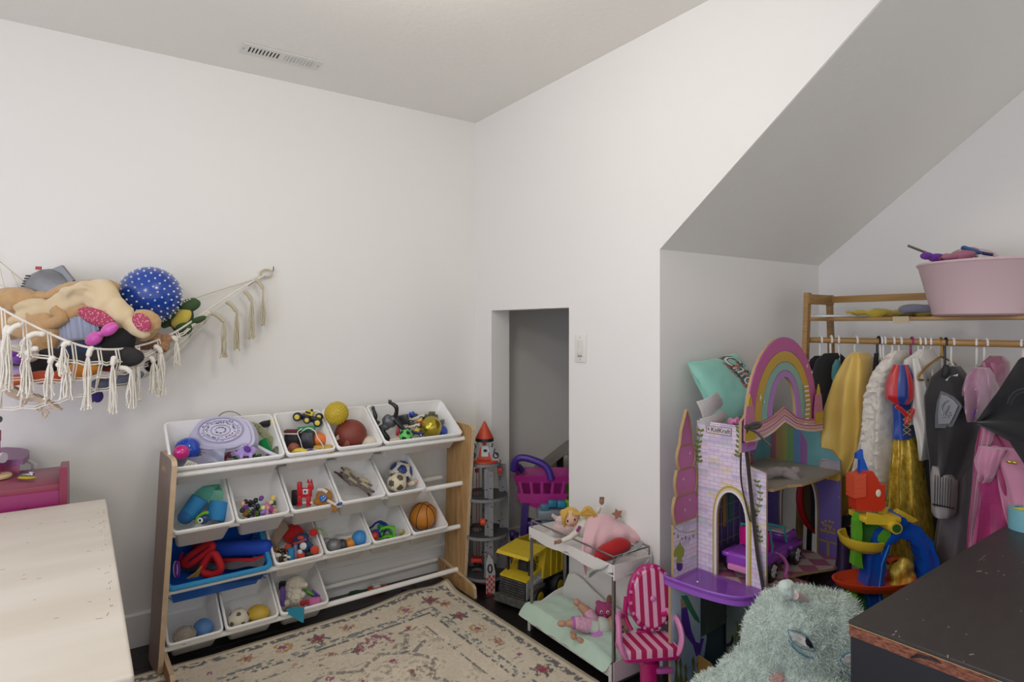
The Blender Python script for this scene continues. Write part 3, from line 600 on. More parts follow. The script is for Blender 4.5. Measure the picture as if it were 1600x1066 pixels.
g = bt('toy_bone', 'tiny white toy with peach ends beside the cream soccer ball', 'toy', 1, 644, 755, -.03, roll=.35); g.part(g.mb().box((0, 0, 0), (9, 5, 6), bev=1.4), 'middle', wh); g.part(g.mb().ell((-6, 0, 0), 3, seg=10, rings=8).ell((6, 0, 1), 3, seg=10, rings=8), 'end', M('peach', '#d9a98c', .5))
# --- blue laundry-style basket, third tier
bb = pl('#1763c4', .35); bb2 = pl('#2f8fc6', .35)
BT = rowT(2, .183); o = thing('basket', 'blue perforated plastic basket in the third tier of the organizer', 'basket', BT)
hw = .193; b = MB(); L_ = RL+.01; dp = .135
def rr_(x, y0, y1, r, z): return [V(p[0], p[1], z) for p in rrect(-x, y0, x, y1, r, 5)]
b.ring([rr_(hw-.018, .012, L_-.012, .02, -.012), rr_(hw, -.004, L_, .03, -.014), rr_(hw+.002, -.006, L_+.002, .03, -.006), rr_(hw-.002, -.002, L_-.002, .03, .001), rr_(hw-.016, .010, L_-.012, .02, .001), rr_(hw-.018, .012, L_-.012, .02, -.012)], cap=False)
b.build('rim', bb2, o)
def circ(x, z, r, n=8): return [(x+r*math.cos(2*PI*i/n), z+r*math.sin(2*PI*i/n)) for i in range(n)]
def wallb(nm, w, h, T, holes, tw=.0):
    MB().prism([[(-w/2+tw, -h), (w/2-tw, -h), (w/2, 0), (-w/2, 0)]]+holes, .0022, T).build(nm, bb, o, smooth=False)
hs = [circ(-.19+.0165*i+(.008 if j % 2 else 0), -.018-.0155*j, .0062 if (i+j) % 3 else .0042) for i in range(24) for j in range(6)]
def face(p0, xd, up): return frame(p0, xd, up)
wallb('back_wall', 2*hw-.04, dp, frame((0, L_-.018, -.008), (1, 0, 0), (0, .25, 1)), hs, .02)
hs2 = [circ(-.09+.0165*i, -.02-.0155*j, .0058) for i in range(11) for j in range(6)]
wallb('side_wall', L_-.04, dp, frame((-hw+.018, L_/2, -.008), (0, 1, 0), (-.16, 0, 1)), hs2, .018)
wallb('side_wall', L_-.04, dp, frame((hw-.018, L_/2, -.008), (0, 1, 0), (.16, 0, 1)), hs2, .018)
hs3 = [[(x-.006, z-.0025), (x+.006, z-.0025), (x+.006, z+.0025), (x-.006, z+.0025)] for i in range(20) for j in range(6) for x, z in [(-.17+.018*i+(.009 if j % 2 else 0), -.03-.015*j)]]
wallb('front_wall', 2*hw-.04, dp, frame((0, .014, -.008), (1, 0, 0), (0, -.16, 1)), hs3, .02)
MB().box((0, L_/2, -dp-.006), (2*hw-.08, L_-.07, .003)).build('bottom', bb, o)
rf = M('red foam', '#b3121f', .75, bump=.25, bs=160); bf = M('blue foam', '#1746b8', .75, bump=.25, bs=160)
g = bt('foam_bat', 'royal blue foam bat with a red edge in the blue basket', 'foam bat', 2, 373, 862, -.05, roll=.03)
g.part(g.mb().box((0, 4, 4), (100, 24, 22), bev=9, seg=3), 'pad', bf); g.part(g.mb().tube([(-48, -8, -9), (-10, -10, -10), (30, -9, -11), (47, -4, -6)], 3.4, 8), 'edge', rf)
def loopf(lab, u, v, pts, r_, dz, nm='foam_ring'):
    g = bt(nm, lab, 'foam ring', 2, u, v, dz); g.one(g.mb().tube(spline(pts, 6, True), r_, 10, closed=True), rf)
loopf('long red foam loop leaning on the blue bat', 305, 868, [(-18, 0, -10), (-8, -2, -14), (12, 0, 0), (26, 2, 12), (20, 3, 17), (4, 2, 8)], 5.2, -.02)
loopf('triangular red foam loop at the front of the blue basket', 329, 880, [(-14, 0, -12), (2, 0, -18), (16, 0, -10), (12, 1, 4), (4, 2, 14), (-4, 2, 10)], 5.6, -.015)
g = bt('purple_bangle', 'purple and white plastic bangle at the left of the blue basket', 'bangle', 2, 277, 890, -.02); g.part(g.mb().tube([(3*math.cos(a), 0, 12*math.sin(a)) for a in [i*PI/10 for i in range(20)]], 1.6, 6, closed=True), 'purple_ring', pl('#7d2ca8')); g.part(g.mb().tube([(-3+3*math.cos(a), 1, 12*math.sin(a)) for a in [i*PI/10 for i in range(20)]], 1.2, 6, closed=True), 'white_ring', wh)
g = bt('red_scissors', 'slim dark red plastic stick at the left of the blue basket', 'toy', 2, 281, 874, -.03, roll=1.2); g.one(g.mb().box((0, 0, 0), (24, 3, 4), bev=1), pl('#8e1830'))
for i in range(7):
    g = bt('straw_piece', 'dry yellow straw bits at the front of the blue basket', 'straw', 2, 300+i*2, 899-i, -.02, group='straw bits in the blue basket', roll=.6+.1*i); g.one(g.mb().cyl((-9, 0, 0), (9, 0, 0), .9, seg=6), M('straw', '#a68c4c', .8))
g = bt('grey_cloth', 'crumpled grey cloth under the foam toys in the blue basket', 'cloth', 2, 345, 889, -.075); g.one(g.mb().sheet(20, 8, lambda a, b: (-65+130*a, 18*b, -6+8*b+1.5*math.sin(17*a+5*b)+10*a), 1), fab('#5b5a60'))
g = bt('red_spider_toy', 'small dark red crinkled toy behind the long foam loop', 'toy', 2, 309, 853, -.06); g.one(g.mb().ell((0, 0, 0), (8, 6, 6)).ell((-6, 0, 4), (4, 4, 4)).noisy(.004, 90), pl('#6b0f20'))
# --- third tier small bins
g = bt('fluffy_ball', 'flat red round cushion ball behind the dressed plush', 'ball', 2, 458, 835, -.05); g.one(g.mb().ell((0, 0, 0), (17, 11, 16), seg=24, rings=14), fab('#c01a20'))
g = bt('dressed_plush', 'plush figure in a navy cap with red trim and orange feet', 'plush', 2, 473, 850, -.02)
nv = fab('#27426f'); og = fab('#cf4a2c'); g.vox(g.mb().ell((2, 2, -4), (10, 8, 10)).ell((0, 2, 5), (9, 8, 8)).tube([(-6, 0, -2), (-14, -2, -4), (-20, -3, -4)], [4, 3.4, 3], 8).tube([(8, 0, 0), (15, -2, -3), (19, -3, -6)], [4, 3.4, 3], 8), nv, 'body', 1.3)
g.part(g.mb().ell((-2, 0, 9), (12, 9, 7), rot=(0, -.3, 0)), 'cap', nv); g.part(g.mb().tube(spline([(-12, -5, 2), (-4, -9, 5), (8, -8, 10)], 5), 1.8, 8), 'cap_trim', fab('#b5484a')); g.part(g.mb().ell((-1, -7, 12), (5, 2.4, 3)), 'cap_badge', og)
g.part(g.mb().ell((3, -7, -1), (5.5, 3, 6)), 'face', fab('#dadbe0')); g.part(g.mb().ell((-2, -7, -10), (4, 2, 4)), 'bib', fab('#dadbe0'))
for x, z, r_ in ((-2, -17, 7), (20, -8, 6.8), (-21, -5, 6)): g.part(g.mb().ell((x, -4, z), (r_, r_*.85, r_*1.05)), 'foot', og)
g.part(g.mb().ell((16, 2, 17), (7, 6, 6)), 'pompom', fab('#c01a20')); g.part(g.mb().ell((8, 3, -18), (13, 7, 8)), 'trousers', blk)
g = bt('wooden_paddle', 'beige wooden paddle standing at the left of the third tier bin', 'paddle', 2, 433, 840, -.055, roll=-.5); g.one(g.mb().prism([(-5, -26), (5, -26), (6, 0), (9, 20), (0, 28), (-9, 20), (-6, 0)], 3), M('beige wood', '#b39b85', .6))
g = bt('blue_tube_toy', 'light blue plastic tube beside the orange foot', 'toy', 2, 456, 866, -.03); g.one(g.mb().cyl((-2, 0, -9), (-1, 0, 9), 4.4), pl('#2f93c4'))
g = bt('lilac_book', 'pale lilac booklet edge in the third tier bin', 'book', 2, 463, 862, -.04); g.one(g.mb().box((0, 0, 0), (4, 12, 24), bev=.4), pl('#8f86a8'))
for i, (u, v, c, nm) in enumerate(((434, 868, '#d8d0bd', 'cream'), (440, 861, '#1b1a1c', 'black'), (432, 859, '#7a5a3a', 'brown'), (445, 872, '#e2dcc8', 'ivory'), (439, 875, '#2a2420', 'dark brown'))):
    g = bt('toy_cow', 'small %s farm animal toy standing at the left of the third tier bin' % nm, 'toy animal', 2, u, v, -.03, roll=.4*i)
    b = g.mb().ell((0, 0, 0), (6, 3.4, 3.6), seg=10, rings=8).ell((-6, 0, 3), (3, 2.4, 2.6), seg=10, rings=8).ell((-8.4, 0, 2), (1.6, 1.5, 1.5), seg=8, rings=6)
    for x in (-3.6, 3.6):
        for y in (-1.8, 1.8): b.cyl((x, y, -2), (x, y, -8), 1.1, .9, seg=6)
    g.one(b, M('farm '+c, c, .5))
g = bt('green_wand', 'pale green curved plastic wand lying across two bin rims', 'toy', 2, 501, 830, .012); g.one(g.mb().tube(spline([(-11, 0, 5), (-3, 0, 4), (6, 0, -2), (10, 0, -8)], 4), 1.9, 8, flat=.6), pl('#8cb46a'))
gl = M('silver glitter', '#8c8c90', .3, .6, bump=.8, bs=260, var=.3, vs=300)
ball('silver glitter ball in the third tier bin', 2, 522, 853, 11.5, gl, -.03); ball('darker grey ball behind the silver glitter ball', 2, 534, 853, 10, M('dark glitter', '#58585c', .4, .5, bump=.6, bs=260), -.055)
ball('orange ball partly behind the light blue ball', 2, 547, 850, 9, pl('#d88a2a'), -.05); ball('light blue rubber ball in the third tier bin', 2, 561.5, 841, 11.8, M('light blue rubber', '#3f8ccc', .5), -.03)
g = bt('white_box', 'open flat white cardboard box lying in the third tier bin', 'box', 2, 538, 841, -.06, roll=.12); g.part(g.mb().box((0, 4, 0), (34, 16, 7), bev=.4), 'tray', M('white board', '#d8d6d4', .6)); g.part(g.mb().box((-6, 2, 4.5), (24, 12, .8), T=Matrix.Rotation(-.2, 4, 'Y')), 'flap', M('white board', '#d8d6d4', .6))
g = bt('bead_bracelet', 'tiny grey beads at the left edge of the silver ball bin', 'beads', 2, 511, 845, -.03); b = g.mb(); [b.ell((5*math.cos(i*.7), 0, 4*math.sin(i*.7)), 1.3, seg=6, rings=4) for i in range(9)]; g.one(b, M('grey beads', '#6f7787', .3))
T = rowT(2, 0); n3 = T.to_3x3() @ V(0, -.90, .44); lp3 = onP(556, 817, T @ V(0, RL-.042, -.05), n3); lb = T.to_3x3().to_4x4() @ Matrix.Rotation(math.radians(64), 4, 'X'); lb.translation = lp3
lbl = thing('barcode_label', 'grey paper label with barcode inside the silver ball bin', 'label', lb); MB().box((0, 0, 0), (.055, .062, .0008)).build('paper', M('grey label', '#8f878a', .7), lbl)
b = MB(); [b.box((-.02+.0045*i, -.018, .0006), (.0015+.001*(i % 2), .028, .0004)) for i in range(8)]; b.build('barcode', blk, lbl); b = MB(); [b.box((.0, .012+.007*i, .0006), (.045-.006*(i % 2), .0016, .0004)) for i in range(3)]; b.build('print', M('print ink', '#3c3848', .6), lbl)
def cutter(lab, u, v, pts, c, r_=1.6, dz=-.035, dep=5):
    g = bt('dough_cutter', lab, 'cutter', 2, u, v, dz); sp = spline([(x, 0, z) for x, z in pts], 5, True)
    n = len(sp); b = g.mb(); o_ = [V(p.x*1.0, -dep, p.z) for p in sp]; i_ = [V(p.x, dep, p.z) for p in sp]
    cx = sum(p.x for p in sp)/n; cz = sum(p.z for p in sp)/n
    inn = [V(cx+(p.x-cx)*.88, p.y, cz+(p.z-cz)*.88) for p in i_]; inn2 = [V(cx+(p.x-cx)*.88, p.y, cz+(p.z-cz)*.88) for p in o_]
    b.ring([o_, i_, inn, inn2, o_], cap=False); b.tube([V(p.x, -dep, p.z) for p in sp], r_, 6, closed=True); g.one(b, pl(c))
cutter('lime green wavy cutter in the third tier bin', 607, 831, [(-12, 2), (-8, 7), (4, 8), (11, 5), (9, -2), (12, -9), (4, -6), (-4, -6), (-11, -9), (-14, -11), (-12, -5), (-9, -2)], '#62c432', dz=-.025)
cutter('navy blue star-shaped cutter behind the green cutters', 590, 825, [(-15, -2), (-8, 3), (0, 10), (7, 9), (16, 3), (10, -6), (2, -2), (-8, -9)], '#1b2f8a', dz=-.06)
cutter('dark green leaf cutter between the blue and lime cutters', 598, 828, [(-6, 9), (2, 6), (12, -2), (14, -10), (2, -8), (-4, -2)], '#2c8a4a', dz=-.05)
g = bt('navy_shape', 'navy blue plastic shape behind the red ball', 'toy', 2, 590, 834, -.04); g.one(g.mb().box((0, 0, 0), (14, 6, 12), bev=2), pl('#1b2f8a'))
g = bt('yellow_tool', 'tiny mustard yellow tool at the right of the cutters', 'toy', 2, 628, 833, -.04, roll=.7); g.one(g.mb().box((0, 0, 0), (11, 3, 3), bev=.8).box((5, 0, 0), (3, 3, 6), bev=.8), pl('#b9a23a'))
ball('small red ball in the front corner of the cutter bin', 2, 585.5, 838, 6.5, pl('#b5322c'), -.025)
g = bt('basketball', 'orange mini basketball with black seams at the end of third tier', 'ball', 2, 661, 806, -.035)
g.part(g.mb().ell((0, 0, 0), 21, seg=36, rings=22), 'cover', M('basketball orange', '#c8802b', .42, bump=.3, bs=500)); b = g.mb(); Rb = Euler((.25, .15, -.35)).to_matrix(); R1 = 21.05
n_ = 40; b.tube([Rb @ V(R1*math.cos(a), 0, R1*math.sin(a)) for a in [2*PI*i/n_ for i in range(n_)]], .55, 6, closed=True)
b.tube([Rb @ V(0, R1*math.cos(a), R1*math.sin(a)) for a in [2*PI*i/n_ for i in range(n_)]], .55, 6, closed=True)
for s_ in (-1, 1):
    b.tube([Rb @ (V(s_*(.62+.28*math.cos(2*a)), math.cos(a)*.8, math.sin(a)*.8).normalized()*R1) for a in [2*PI*i/n_ for i in range(n_)]], .55, 6, closed=True)
g.part(b, 'seams', blk)
# --- bottom tier
g = bt('twine_ball', 'ball of pale twine in the bottom left bin', 'twine', 3, 288, 993, -.03); b = g.mb().ell((0, 0, 0), (15.5, 15.5, 12.4)); rq = random.Random(9)
for i in range(16):
    R_ = Euler((rq.uniform(-1, 1), rq.uniform(-.6, .6), rq.uniform(0, 3))).to_matrix(); b.tube([(lambda q: (q.x, q.y, q.z*.8))(R_ @ V(16.2*math.cos(a), 16.2*math.sin(a), 0)) for a in [2*PI*j/22 for j in range(22)]], .75, 5, closed=True)
g.one(b, [M('twine', '#a59a8c', .9, bump=.4, bs=300)])
ball('light blue marbled ball beside the twine ball', 3, 317, 982, 14.5, M('marbled blue', '#5a86bd', .5, var=.25, vs=22), -.045)
g = bt('holed_ball', 'white practice ball with round holes in the second bottom bin', 'ball', 3, 373, 967, -.04); g.one(patched(g.mb(), 15.5, (.2, .1, .3), .22), [M('ivory plastic', '#d6cdb8', .5), M('hole shade', '#5b5245', .8)])
g = bt('yellow_ball', 'slightly squashed yellow ball in the second bottom bin', 'ball', 3, 403, 959, -.045); g.one(g.mb().ell((0, 0, 0), (17.5, 15, 13)), M('yellow ball', '#c9a83c', .5, bump=.1))
g = bt('plush_lamb', 'white plush lamb lying on its back in the third bottom bin', 'plush', 3, 463, 925, -.02); lw = fab('#cfc7b6', .6, 160)
b = g.mb().ell((-2, 2, 13), (15, 10, 11)).ell((-8, 2, 6), (11, 9, 9)).ell((0, 0, 0), (9, 8, 9)).ell((0, -4, -10), (10, 8, 9)).ell((10, -4, -4), (5, 4, 7), rot=(0, .6, 0)).ell((-12, -5, -15), (6, 5, 5)).ell((12, 2, 10), (6, 5, 5)).ell((-9, -3, -3), (5, 4, 6)).ell((9, -5, -15), (5, 4, 4)); g.vox(b, lw, 'body', 1.3, 2, amp=.004, sc=170)
b = g.mb(); [b.tube(spline([(x-2, -12.2, -8+z), (x, -12.6, -9.4+z), (x+2, -12.2, -8+z)], 3), .4, 5) for x, z in ((-4, 0), (4, 2))]; b.tube([(-1, -12.6, -12), (1, -12.6, -12)], .5, 5); g.part(b, 'face_stitches', M('brown thread', '#6b5545', .8))
for nm, lab, u, v, dz, f_, mt in (('purple_car_toy', 'purple plastic toy strip at the left of the plush lamb', 442, 932, -.04, lambda b: b.box((0, 0, 0), (7, 8, 30), bev=2), pl('#6a4a9c')),
    ('black_toy', 'black plastic toy behind the plush lamb', 442, 915, -.06, lambda b: b.box((0, 0, 0), (11, 9, 12), bev=2), blk),
    ('green_leaf', 'bright green leaf-shaped toy right of the plush lamb', 483, 926, -.04, lambda b: b.ell((0, 0, 0), (10, 3, 3), rot=(0, .5, 0)), pl('#5c9e32')),
    ('purple_wing_toy', 'violet winged toy at the right of the lamb bin', 489, 930, -.05, lambda b: b.box((0, 0, 0), (20, 5, 6), bev=2, T=Matrix.Rotation(.5, 4, 'Y')).box((2, -2, 6), (16, 3, 3), bev=1, T=Matrix.Rotation(.7, 4, 'Y')), pl('#6f45b0')),
    ('pink_cushion_toy', 'dusty pink soft toy at the right front of the lamb bin', 489, 941, -.02, lambda b: b.ell((0, 0, 0), (13, 8, 7)).ell((7, 0, 3), (6, 5, 5)), fab('#c06c98')),
    ('red_heart_toy', 'small dark red felt toy touching the lamb', 476, 942, -.01, lambda b: b.ell((-3, 0, -1), (5, 4, 5)).ell((3, 0, 1), (4.5, 4, 4)), fab('#a3202c')),
    ('brown_paw', 'brown plush paw under the teal cloth', 452, 953, -.02, lambda b: b.ell((0, 0, 0), (8, 5, 4)), fab('#6d4a3a'))):
    g = bt(nm, lab, 'toy', 3, u, v, dz); g.one(f_(g.mb()), mt)
g = bt('teal_cloth', 'teal felt cloth corner hanging over the front of the lamb bin', 'cloth', 3, 462, 955, .004)
g.one(g.mb().sheet(10, 6, lambda a, b: (-14+28*a, -1-4*b-1.5*math.sin(PI*a), 2*math.sin(5*a)+6*a+3-(4+17*a)*b-2*b), 1), fab('#27879f'))
# --- on the floor under the organizer
def floorcar(u, v, c, c2, lab, yaw):
    p = onZ(u, v, .012); return minicar(lab, 0, 0, 0, c, c2, 30, 0, 0, yaw=yaw, sc=1, p=p)
g = floorcar(590, 921, '#b8421c', '#c9c9cc', 'orange and white toy car on the floor under the organizer', .4)
b = g.mb(); [b.box((x, 3, 8), (6, 5, 3), bev=1) for x in (-6, 1)]; g.part(b, 'roof_pods', pl('#c9c9cc'))
p = onZ(559, 926, .004); g = Px('green_cloth_scrap', 'dark green flat toy on the floor under the organizer', 'toy', p); g.one(g.mb().box((0, 0, 0), (26, 14, 2.4), bev=.8), fab('#1f4030'))
p = onZ(630, 921, .004); g = Px('floor_bead', 'tiny black clip on the floor by the rug edge', 'clip', p); g.one(g.mb().box((0, 0, 0), (7, 4, 3), bev=1).ell((4, 0, 0), 2), blk2)

# ================================================================== RUG
def vcmat(name, rough=.95, bump=.5, bs=500, sheen=.2):
    t = NT(name); a = t.n('ShaderNodeAttribute'); a.attribute_name = 'Col'; nz = t.noise(bs, 2)
    t.l(t.mix(.35, a.outputs[0], t.mix(1.0, a.outputs[0], t.ramp(nz, [(.3, (.62, .62, .62, 1)), (.7, (1.3, 1.3, 1.3, 1))]), 'MULTIPLY')), t.b.inputs['Base Color'])
    t.set(Roughness=rough); t.b.inputs['Sheen Weight'].default_value = sheen; t.bump(nz, bump, .003); return t.m
c0 = onZ(699, 916, 0); e1 = (onZ(931, 1066, 0)-c0).normalized(); e2 = V(e1.y, -e1.x, 0)
if e2.x > 0: e2 = -e2
RWd, RLn, stp = 1.62, 1.34, .0045
nu, nv = int(RWd/stp), int(RLn/stp)
A, B_ = np.meshgrid(np.arange(nu+1)*stp, np.arange(nv+1)*stp)      # A along e2 (left), B along e1 (towards the camera)
rs = np.random.RandomState(5)
def fbm(sc, oc=4, sx=1, sy=1):
    out = np.zeros_like(A); am = 1; tot = 0
    for o_ in range(oc):
        n0 = rs.rand(256, 256); x = A*sc*sx*2**o_+rs.rand()*40; y = B_*sc*sy*2**o_+rs.rand()*40
        xi = np.floor(x).astype(int); yi = np.floor(y).astype(int); fx = x-xi; fy = y-yi; fx = fx*fx*(3-2*fx); fy = fy*fy*(3-2*fy)
        g = lambda i, j: n0[(yi+j) % 256, (xi+i) % 256]
        out += am*((g(0, 0)*(1-fx)+g(1, 0)*fx)*(1-fy)+(g(0, 1)*(1-fx)+g(1, 1)*fx)*fy); tot += am; am *= .55
    return out/tot
col = np.empty(A.shape+(3,)); H_ = lambda h: np.array(hexc(h)[:3])
n1, n2, n3 = fbm(6), fbm(72, 3), fbm(120, 2)
col[:] = H_('#dccfba'); col = col*(.86+.28*n1[..., None]); col = col*(.88+.24*n3[..., None])
def paint(mask, h, k=1.0):
    global col
    m = np.clip(mask, 0, 1)[..., None]*k; col = col*(1-m)+H_(h)*m
streak = fbm(16, 3, 1, 5)
ed = np.minimum(A, B_)                         # distance from the two edges in view
def band(d0, wd, h, th, k=.85):
    paint((np.abs(ed-d0) < wd) & (n2+.25*n1 > th), h, k)
paint(ed < .018, '#a2957a', .8)
for d0, wd, h, th in ((.045, .010, '#3c4450', .58), (.06, .006, '#4d5a60', .66), (.185, .005, '#3c4450', .6), (.20, .012, '#6d7f80', .67), (.225, .006, '#2f3846', .60), (.30, .004, '#5b5a55', .62)): band(d0, wd, h, th)
paint((ed > .07) & (streak > .72) & (n2 > .56), '#5a6468', .6); paint((ed > .3) & (n1 > .56) & (n2 > .55), '#9a8f80', .55)
rq = np.random.RandomState(11)
def flower(x, y, r, kind):
    dx, dy = A-x, B_-y; d = np.hypot(dx, dy)+(n2-.5)*r*.9; an = np.arctan2(dy, dx)
    pet = 1+.28*np.cos(6*an+x*40)
    if kind == 0: paint((d < r*pet) & (n3+n2 > .86), '#2f4152', .9); paint((d < r*.62) & (n2 > .36), '#b0482c', .85); paint(d < r*.34, '#8c1c58', .9)
    elif kind == 1: paint((np.abs(d-r*.85) < r*.22) & (n2 > .42), '#b08038', .8); paint((d < r*.38) & (n3 > .3), '#8d1d62', .9)
    elif kind == 2: paint((d < r*.9*pet) & (n2 > .5), '#b5712a', .85); paint((d < r*.4) & (n3 > .4), '#7a2450', .8)
    else: paint((d < r*.8) & (n2 > .47), '#8d1d62', .85)
seqb = [0, 1, 3, 2, 0, 1, 2, 3]
for i in range(12):
    t = .16+i*.137
    flower(t, .125+.012*math.sin(i*2), .038 if seqb[i % 8] != 3 else .018, seqb[i % 8]); flower(.125+.01*math.sin(i), t+.03, .038 if seqb[(i+3) % 8] != 3 else .018, seqb[(i+3) % 8])
# field: scattered medallion shapes, zigzag guards and small blossoms
zz = .40+.035*np.abs(((A*9) % 2)-1)*2; paint((np.abs(B_-zz) < .012) & (n2 > .45) & (A > .3), '#6f6a66', .75)
zz = .40+.035*np.abs(((B_*9) % 2)-1)*2; paint((np.abs(A-zz) < .012) & (n2 > .45) & (B_ > .3), '#6f6a66', .75)
for i in range(70):
    x, y = rq.uniform(.28, RWd), rq.uniform(.26, RLn); flower(x, y, rq.uniform(.010, .026), rq.choice([0, 1, 2, 2, 3, 3]))
for i in range(26):
    x, y = rq.uniform(.3, RWd), rq.uniform(.3, RLn); d = np.hypot((A-x), (B_-y)*1.2); h = ['#5f8a8c', '#35424f', '#c7a23c', '#6b6258'][rq.randint(4)]; paint((np.abs(d-rq.uniform(.02, .05)) < .008) & (n2 > .5), h, .7); paint((d < .04) & (n3 > .62), h, .6)
dx, dy = A-.52, B_-.30; paint((np.hypot(dx, dy*1.5) < .085) & (n2 > .52), '#86205a', .8)
# height: a soft ripple along the back edge and a curled corner
Z = .010+.0015*n2+.012*np.exp(-((B_-.03)/.05)**2)*np.clip(np.sin(A*5.2+.6), 0, 1)+.022*np.exp(-(np.hypot(A, B_)/.05)**2)
sag = .035*np.exp(-((A-.20)/.13)**2)*np.exp(-(B_/.18)**1)          # back edge bows towards the wall... and back
X0 = c0.x+e2.x*A+e1.x*(B_-sag); Y0 = c0.y+e2.y*A+e1.y*(B_-sag)
vs = np.stack([X0, Y0, Z], -1).reshape(-1, 3); Wn = nu+1
ii, jj = np.meshgrid(np.arange(nu), np.arange(nv)); q = (jj*Wn+ii).ravel(); qs = np.stack([q, q+1, q+Wn+1, q+Wn], -1)
if (Vector((e2.x, e2.y, 0)).cross(e1)).z < 0: qs = qs[:, ::-1]
bd = list(range(0, Wn))+[j*Wn+nu for j in range(1, nv+1)]+[nv*Wn+i for i in range(nu-1, -1, -1)]+[j*Wn for j in range(nv-1, 0, -1)]
lo = vs[bd].copy(); lo[:, 2] = np.maximum(lo[:, 2]-.009, .0012); nb = len(vs); m_ = len(bd)
allv = np.vstack([vs, lo]); sk = np.array([(bd[i], nb+i, nb+(i+1) % m_, bd[(i+1) % m_]) for i in range(m_)])
me = bpy.data.meshes.new('rug'); me.from_pydata(allv.tolist(), [], np.vstack([qs, sk]).tolist())
at_ = me.color_attributes.new('Col', 'FLOAT_COLOR', 'POINT'); cc = np.ones((len(allv), 4)); cc[:nb, :3] = col.reshape(-1, 3); cc[nb:, :3] = H_('#8f8468'); at_.data.foreach_set('color', cc.ravel())
me.materials.append(vcmat('rug pile')); me.polygons.foreach_set('use_smooth', [True]*len(me.polygons)); rug = link('rug', me)
tag(rug, 'worn cream patterned area rug with navy borders and small flowers on the dark floor', 'rug')

# ================================================================== WHITE DRESSER, lower left
zt = .75; a = onZ(166, 779, zt); b2 = onZ(208, 1040, zt); yd = (b2-a).normalized(); xd = V(yd.y, -yd.x, 0)
if xd.x > 0: xd = -xd
TD = Matrix((xd, yd, (0, 0, 1))).transposed().to_4x4(); TD.translation = V(a.x, a.y, 0)       # x to the left, y towards the camera
if TD.to_3x3().determinant() < 0:
    TD = Matrix((-xd, yd, (0, 0, 1))).transposed().to_4x4(); TD.translation = V(a.x, a.y, 0); sgn = -1
else: sgn = 1
dr = thing('dresser', 'distressed white painted dresser with a scuffed top at the lower left', 'dresser', TD)
Ld = 1.22
dw = NT('distressed white paint'); co = dw.coord('Object', (3, 9, 3)); n_ = dw.noise(14, 8, co, .75); n2_ = dw.noise(1.5, 3, dw.coord('Object', (1, 5, 1)))
c_ = dw.ramp(n2_, [(.35, '#dad3c9'), (.65, '#cfc7ba')]); m_ = dw.ramp(n_, [(.70, (0, 0, 0, 1)), (.745, (1, 1, 1, 1))]); dw.base(dw.mix(m_, c_, '#8a7d68')); dw.set(Roughness=.5); dw.bump(n_, .2, .002)
MB().box((sgn*.46, Ld/2, zt-.012), (.92, Ld, .024), bev=.006, seg=3).build('top', dw.m, dr)
MB().box((sgn*.47, Ld/2, zt-.034), (.90, Ld-.03, .022), bev=.004).build('moulding', dw.m, dr)
MB().box((sgn*.48, Ld/2, (zt-.045+.06)/2), (.86, Ld-.06, zt-.105), bev=.003).build('body', dw.m, dr)
for y in (.055, Ld-.055):
    for x in (.085, .87): MB().box((sgn*x, y, .035), (.06, .06, .07), bev=.008, taper=(1.25, 1.25)).build('foot', dw.m, dr)
rr4 = random.Random(12); sc_ = MB()
rr5 = rr4
for i in range(60):
    x = sgn*rr5.uniform(.01, .35); y = rr5.uniform(.02, Ld*.8); L = rr5.uniform(.003, .012); an = rr5.uniform(-.4, .5)
    if i % 2: x = sgn*rr5.uniform(.006, .03); an = 1.5
    sc_.box((0, 0, 0), (L, .0012, .0003), T=Matrix.Translation((x, y, zt+.0001)) @ Matrix.Rotation(an, 4, 'Z'))
sc_.build('scuff_marks', M('scuff', '#7d6048', .8), dr)

# ================================================================== MAGENTA BENCH / DESK TOY behind it
mg = NT('magenta paint'); mg.base(mg.ramp(mg.noise(3, 3, mg.coord('Object', (1, 6, 6))), [(.3, '#8f3d52'), (.7, '#84384c')])); mg.set(Roughness=.35); mg = mg.m
mgd = M('crimson paint', '#84304a', .35)
pk = thing('toy_bench', 'magenta painted wooden toy bench with an upright end panel and curved rear table', 'toy furniture', (0, 0, 0))
p1 = onY(104, 740, 2.56); zb = p1.z
pk.location = (p1.x, 2.56, 0)
MB().box((-.36, .0, zb-.012), (.70, .30, .022), bev=.003).build('top', mg, pk)
MB().box((-.36, -.145, zb-.075), (.70, .016, .11), bev=.002).build('apron', M('magenta apron paint', '#8f2462', .35), pk)
s_ = [(-.16, 0), (.10, 0), (.10, zb-.02), (.06, zb+.03), (.0, zb+.042), (-.13, zb+.045), (-.158, zb+.02)]
MB().prism(s_, .020, Matrix(((0, 1, 0, -.014), (1, 0, 0, 0), (0, 0, 1, 0), (0, 0, 0, 1)))).build('end_panel', mgd, pk)
MB().ell((-.10, -.154, zb-.062), (.0035, .003, .0035), seg=8, rings=6).build('bolt', M('bolt', '#5c5348', .4, .8), pk)
for x in (-.60,): MB().box((x, .0, (zb-.03)/2), (.025, .28, zb-.03)).build('leg_panel', mgd, pk)
zq = zb+.052; L_ = [onZ(u, v, zq) for u, v in ((-60, 722), (36, 718), (42, 714), (46, 709), (46, 705), (42, 702), (30, 700), (10, 699), (-60, 704))]
pt = thing('play_table', 'small plum coloured table behind the magenta bench by the wall', 'table', V(L_[1].x-.12, L_[1].y+.05, 0))
MB().prism([[(p_.x-pt.location.x, p_.y-pt.location.y) for p_ in L_]], .018, Matrix(((1, 0, 0, 0), (0, 0, 1, 0), (0, 1, 0, zq-.018), (0, 0, 0, 1)))).build('table_top', M('plum paint', '#7a4a76', .4), pt, smooth=False)
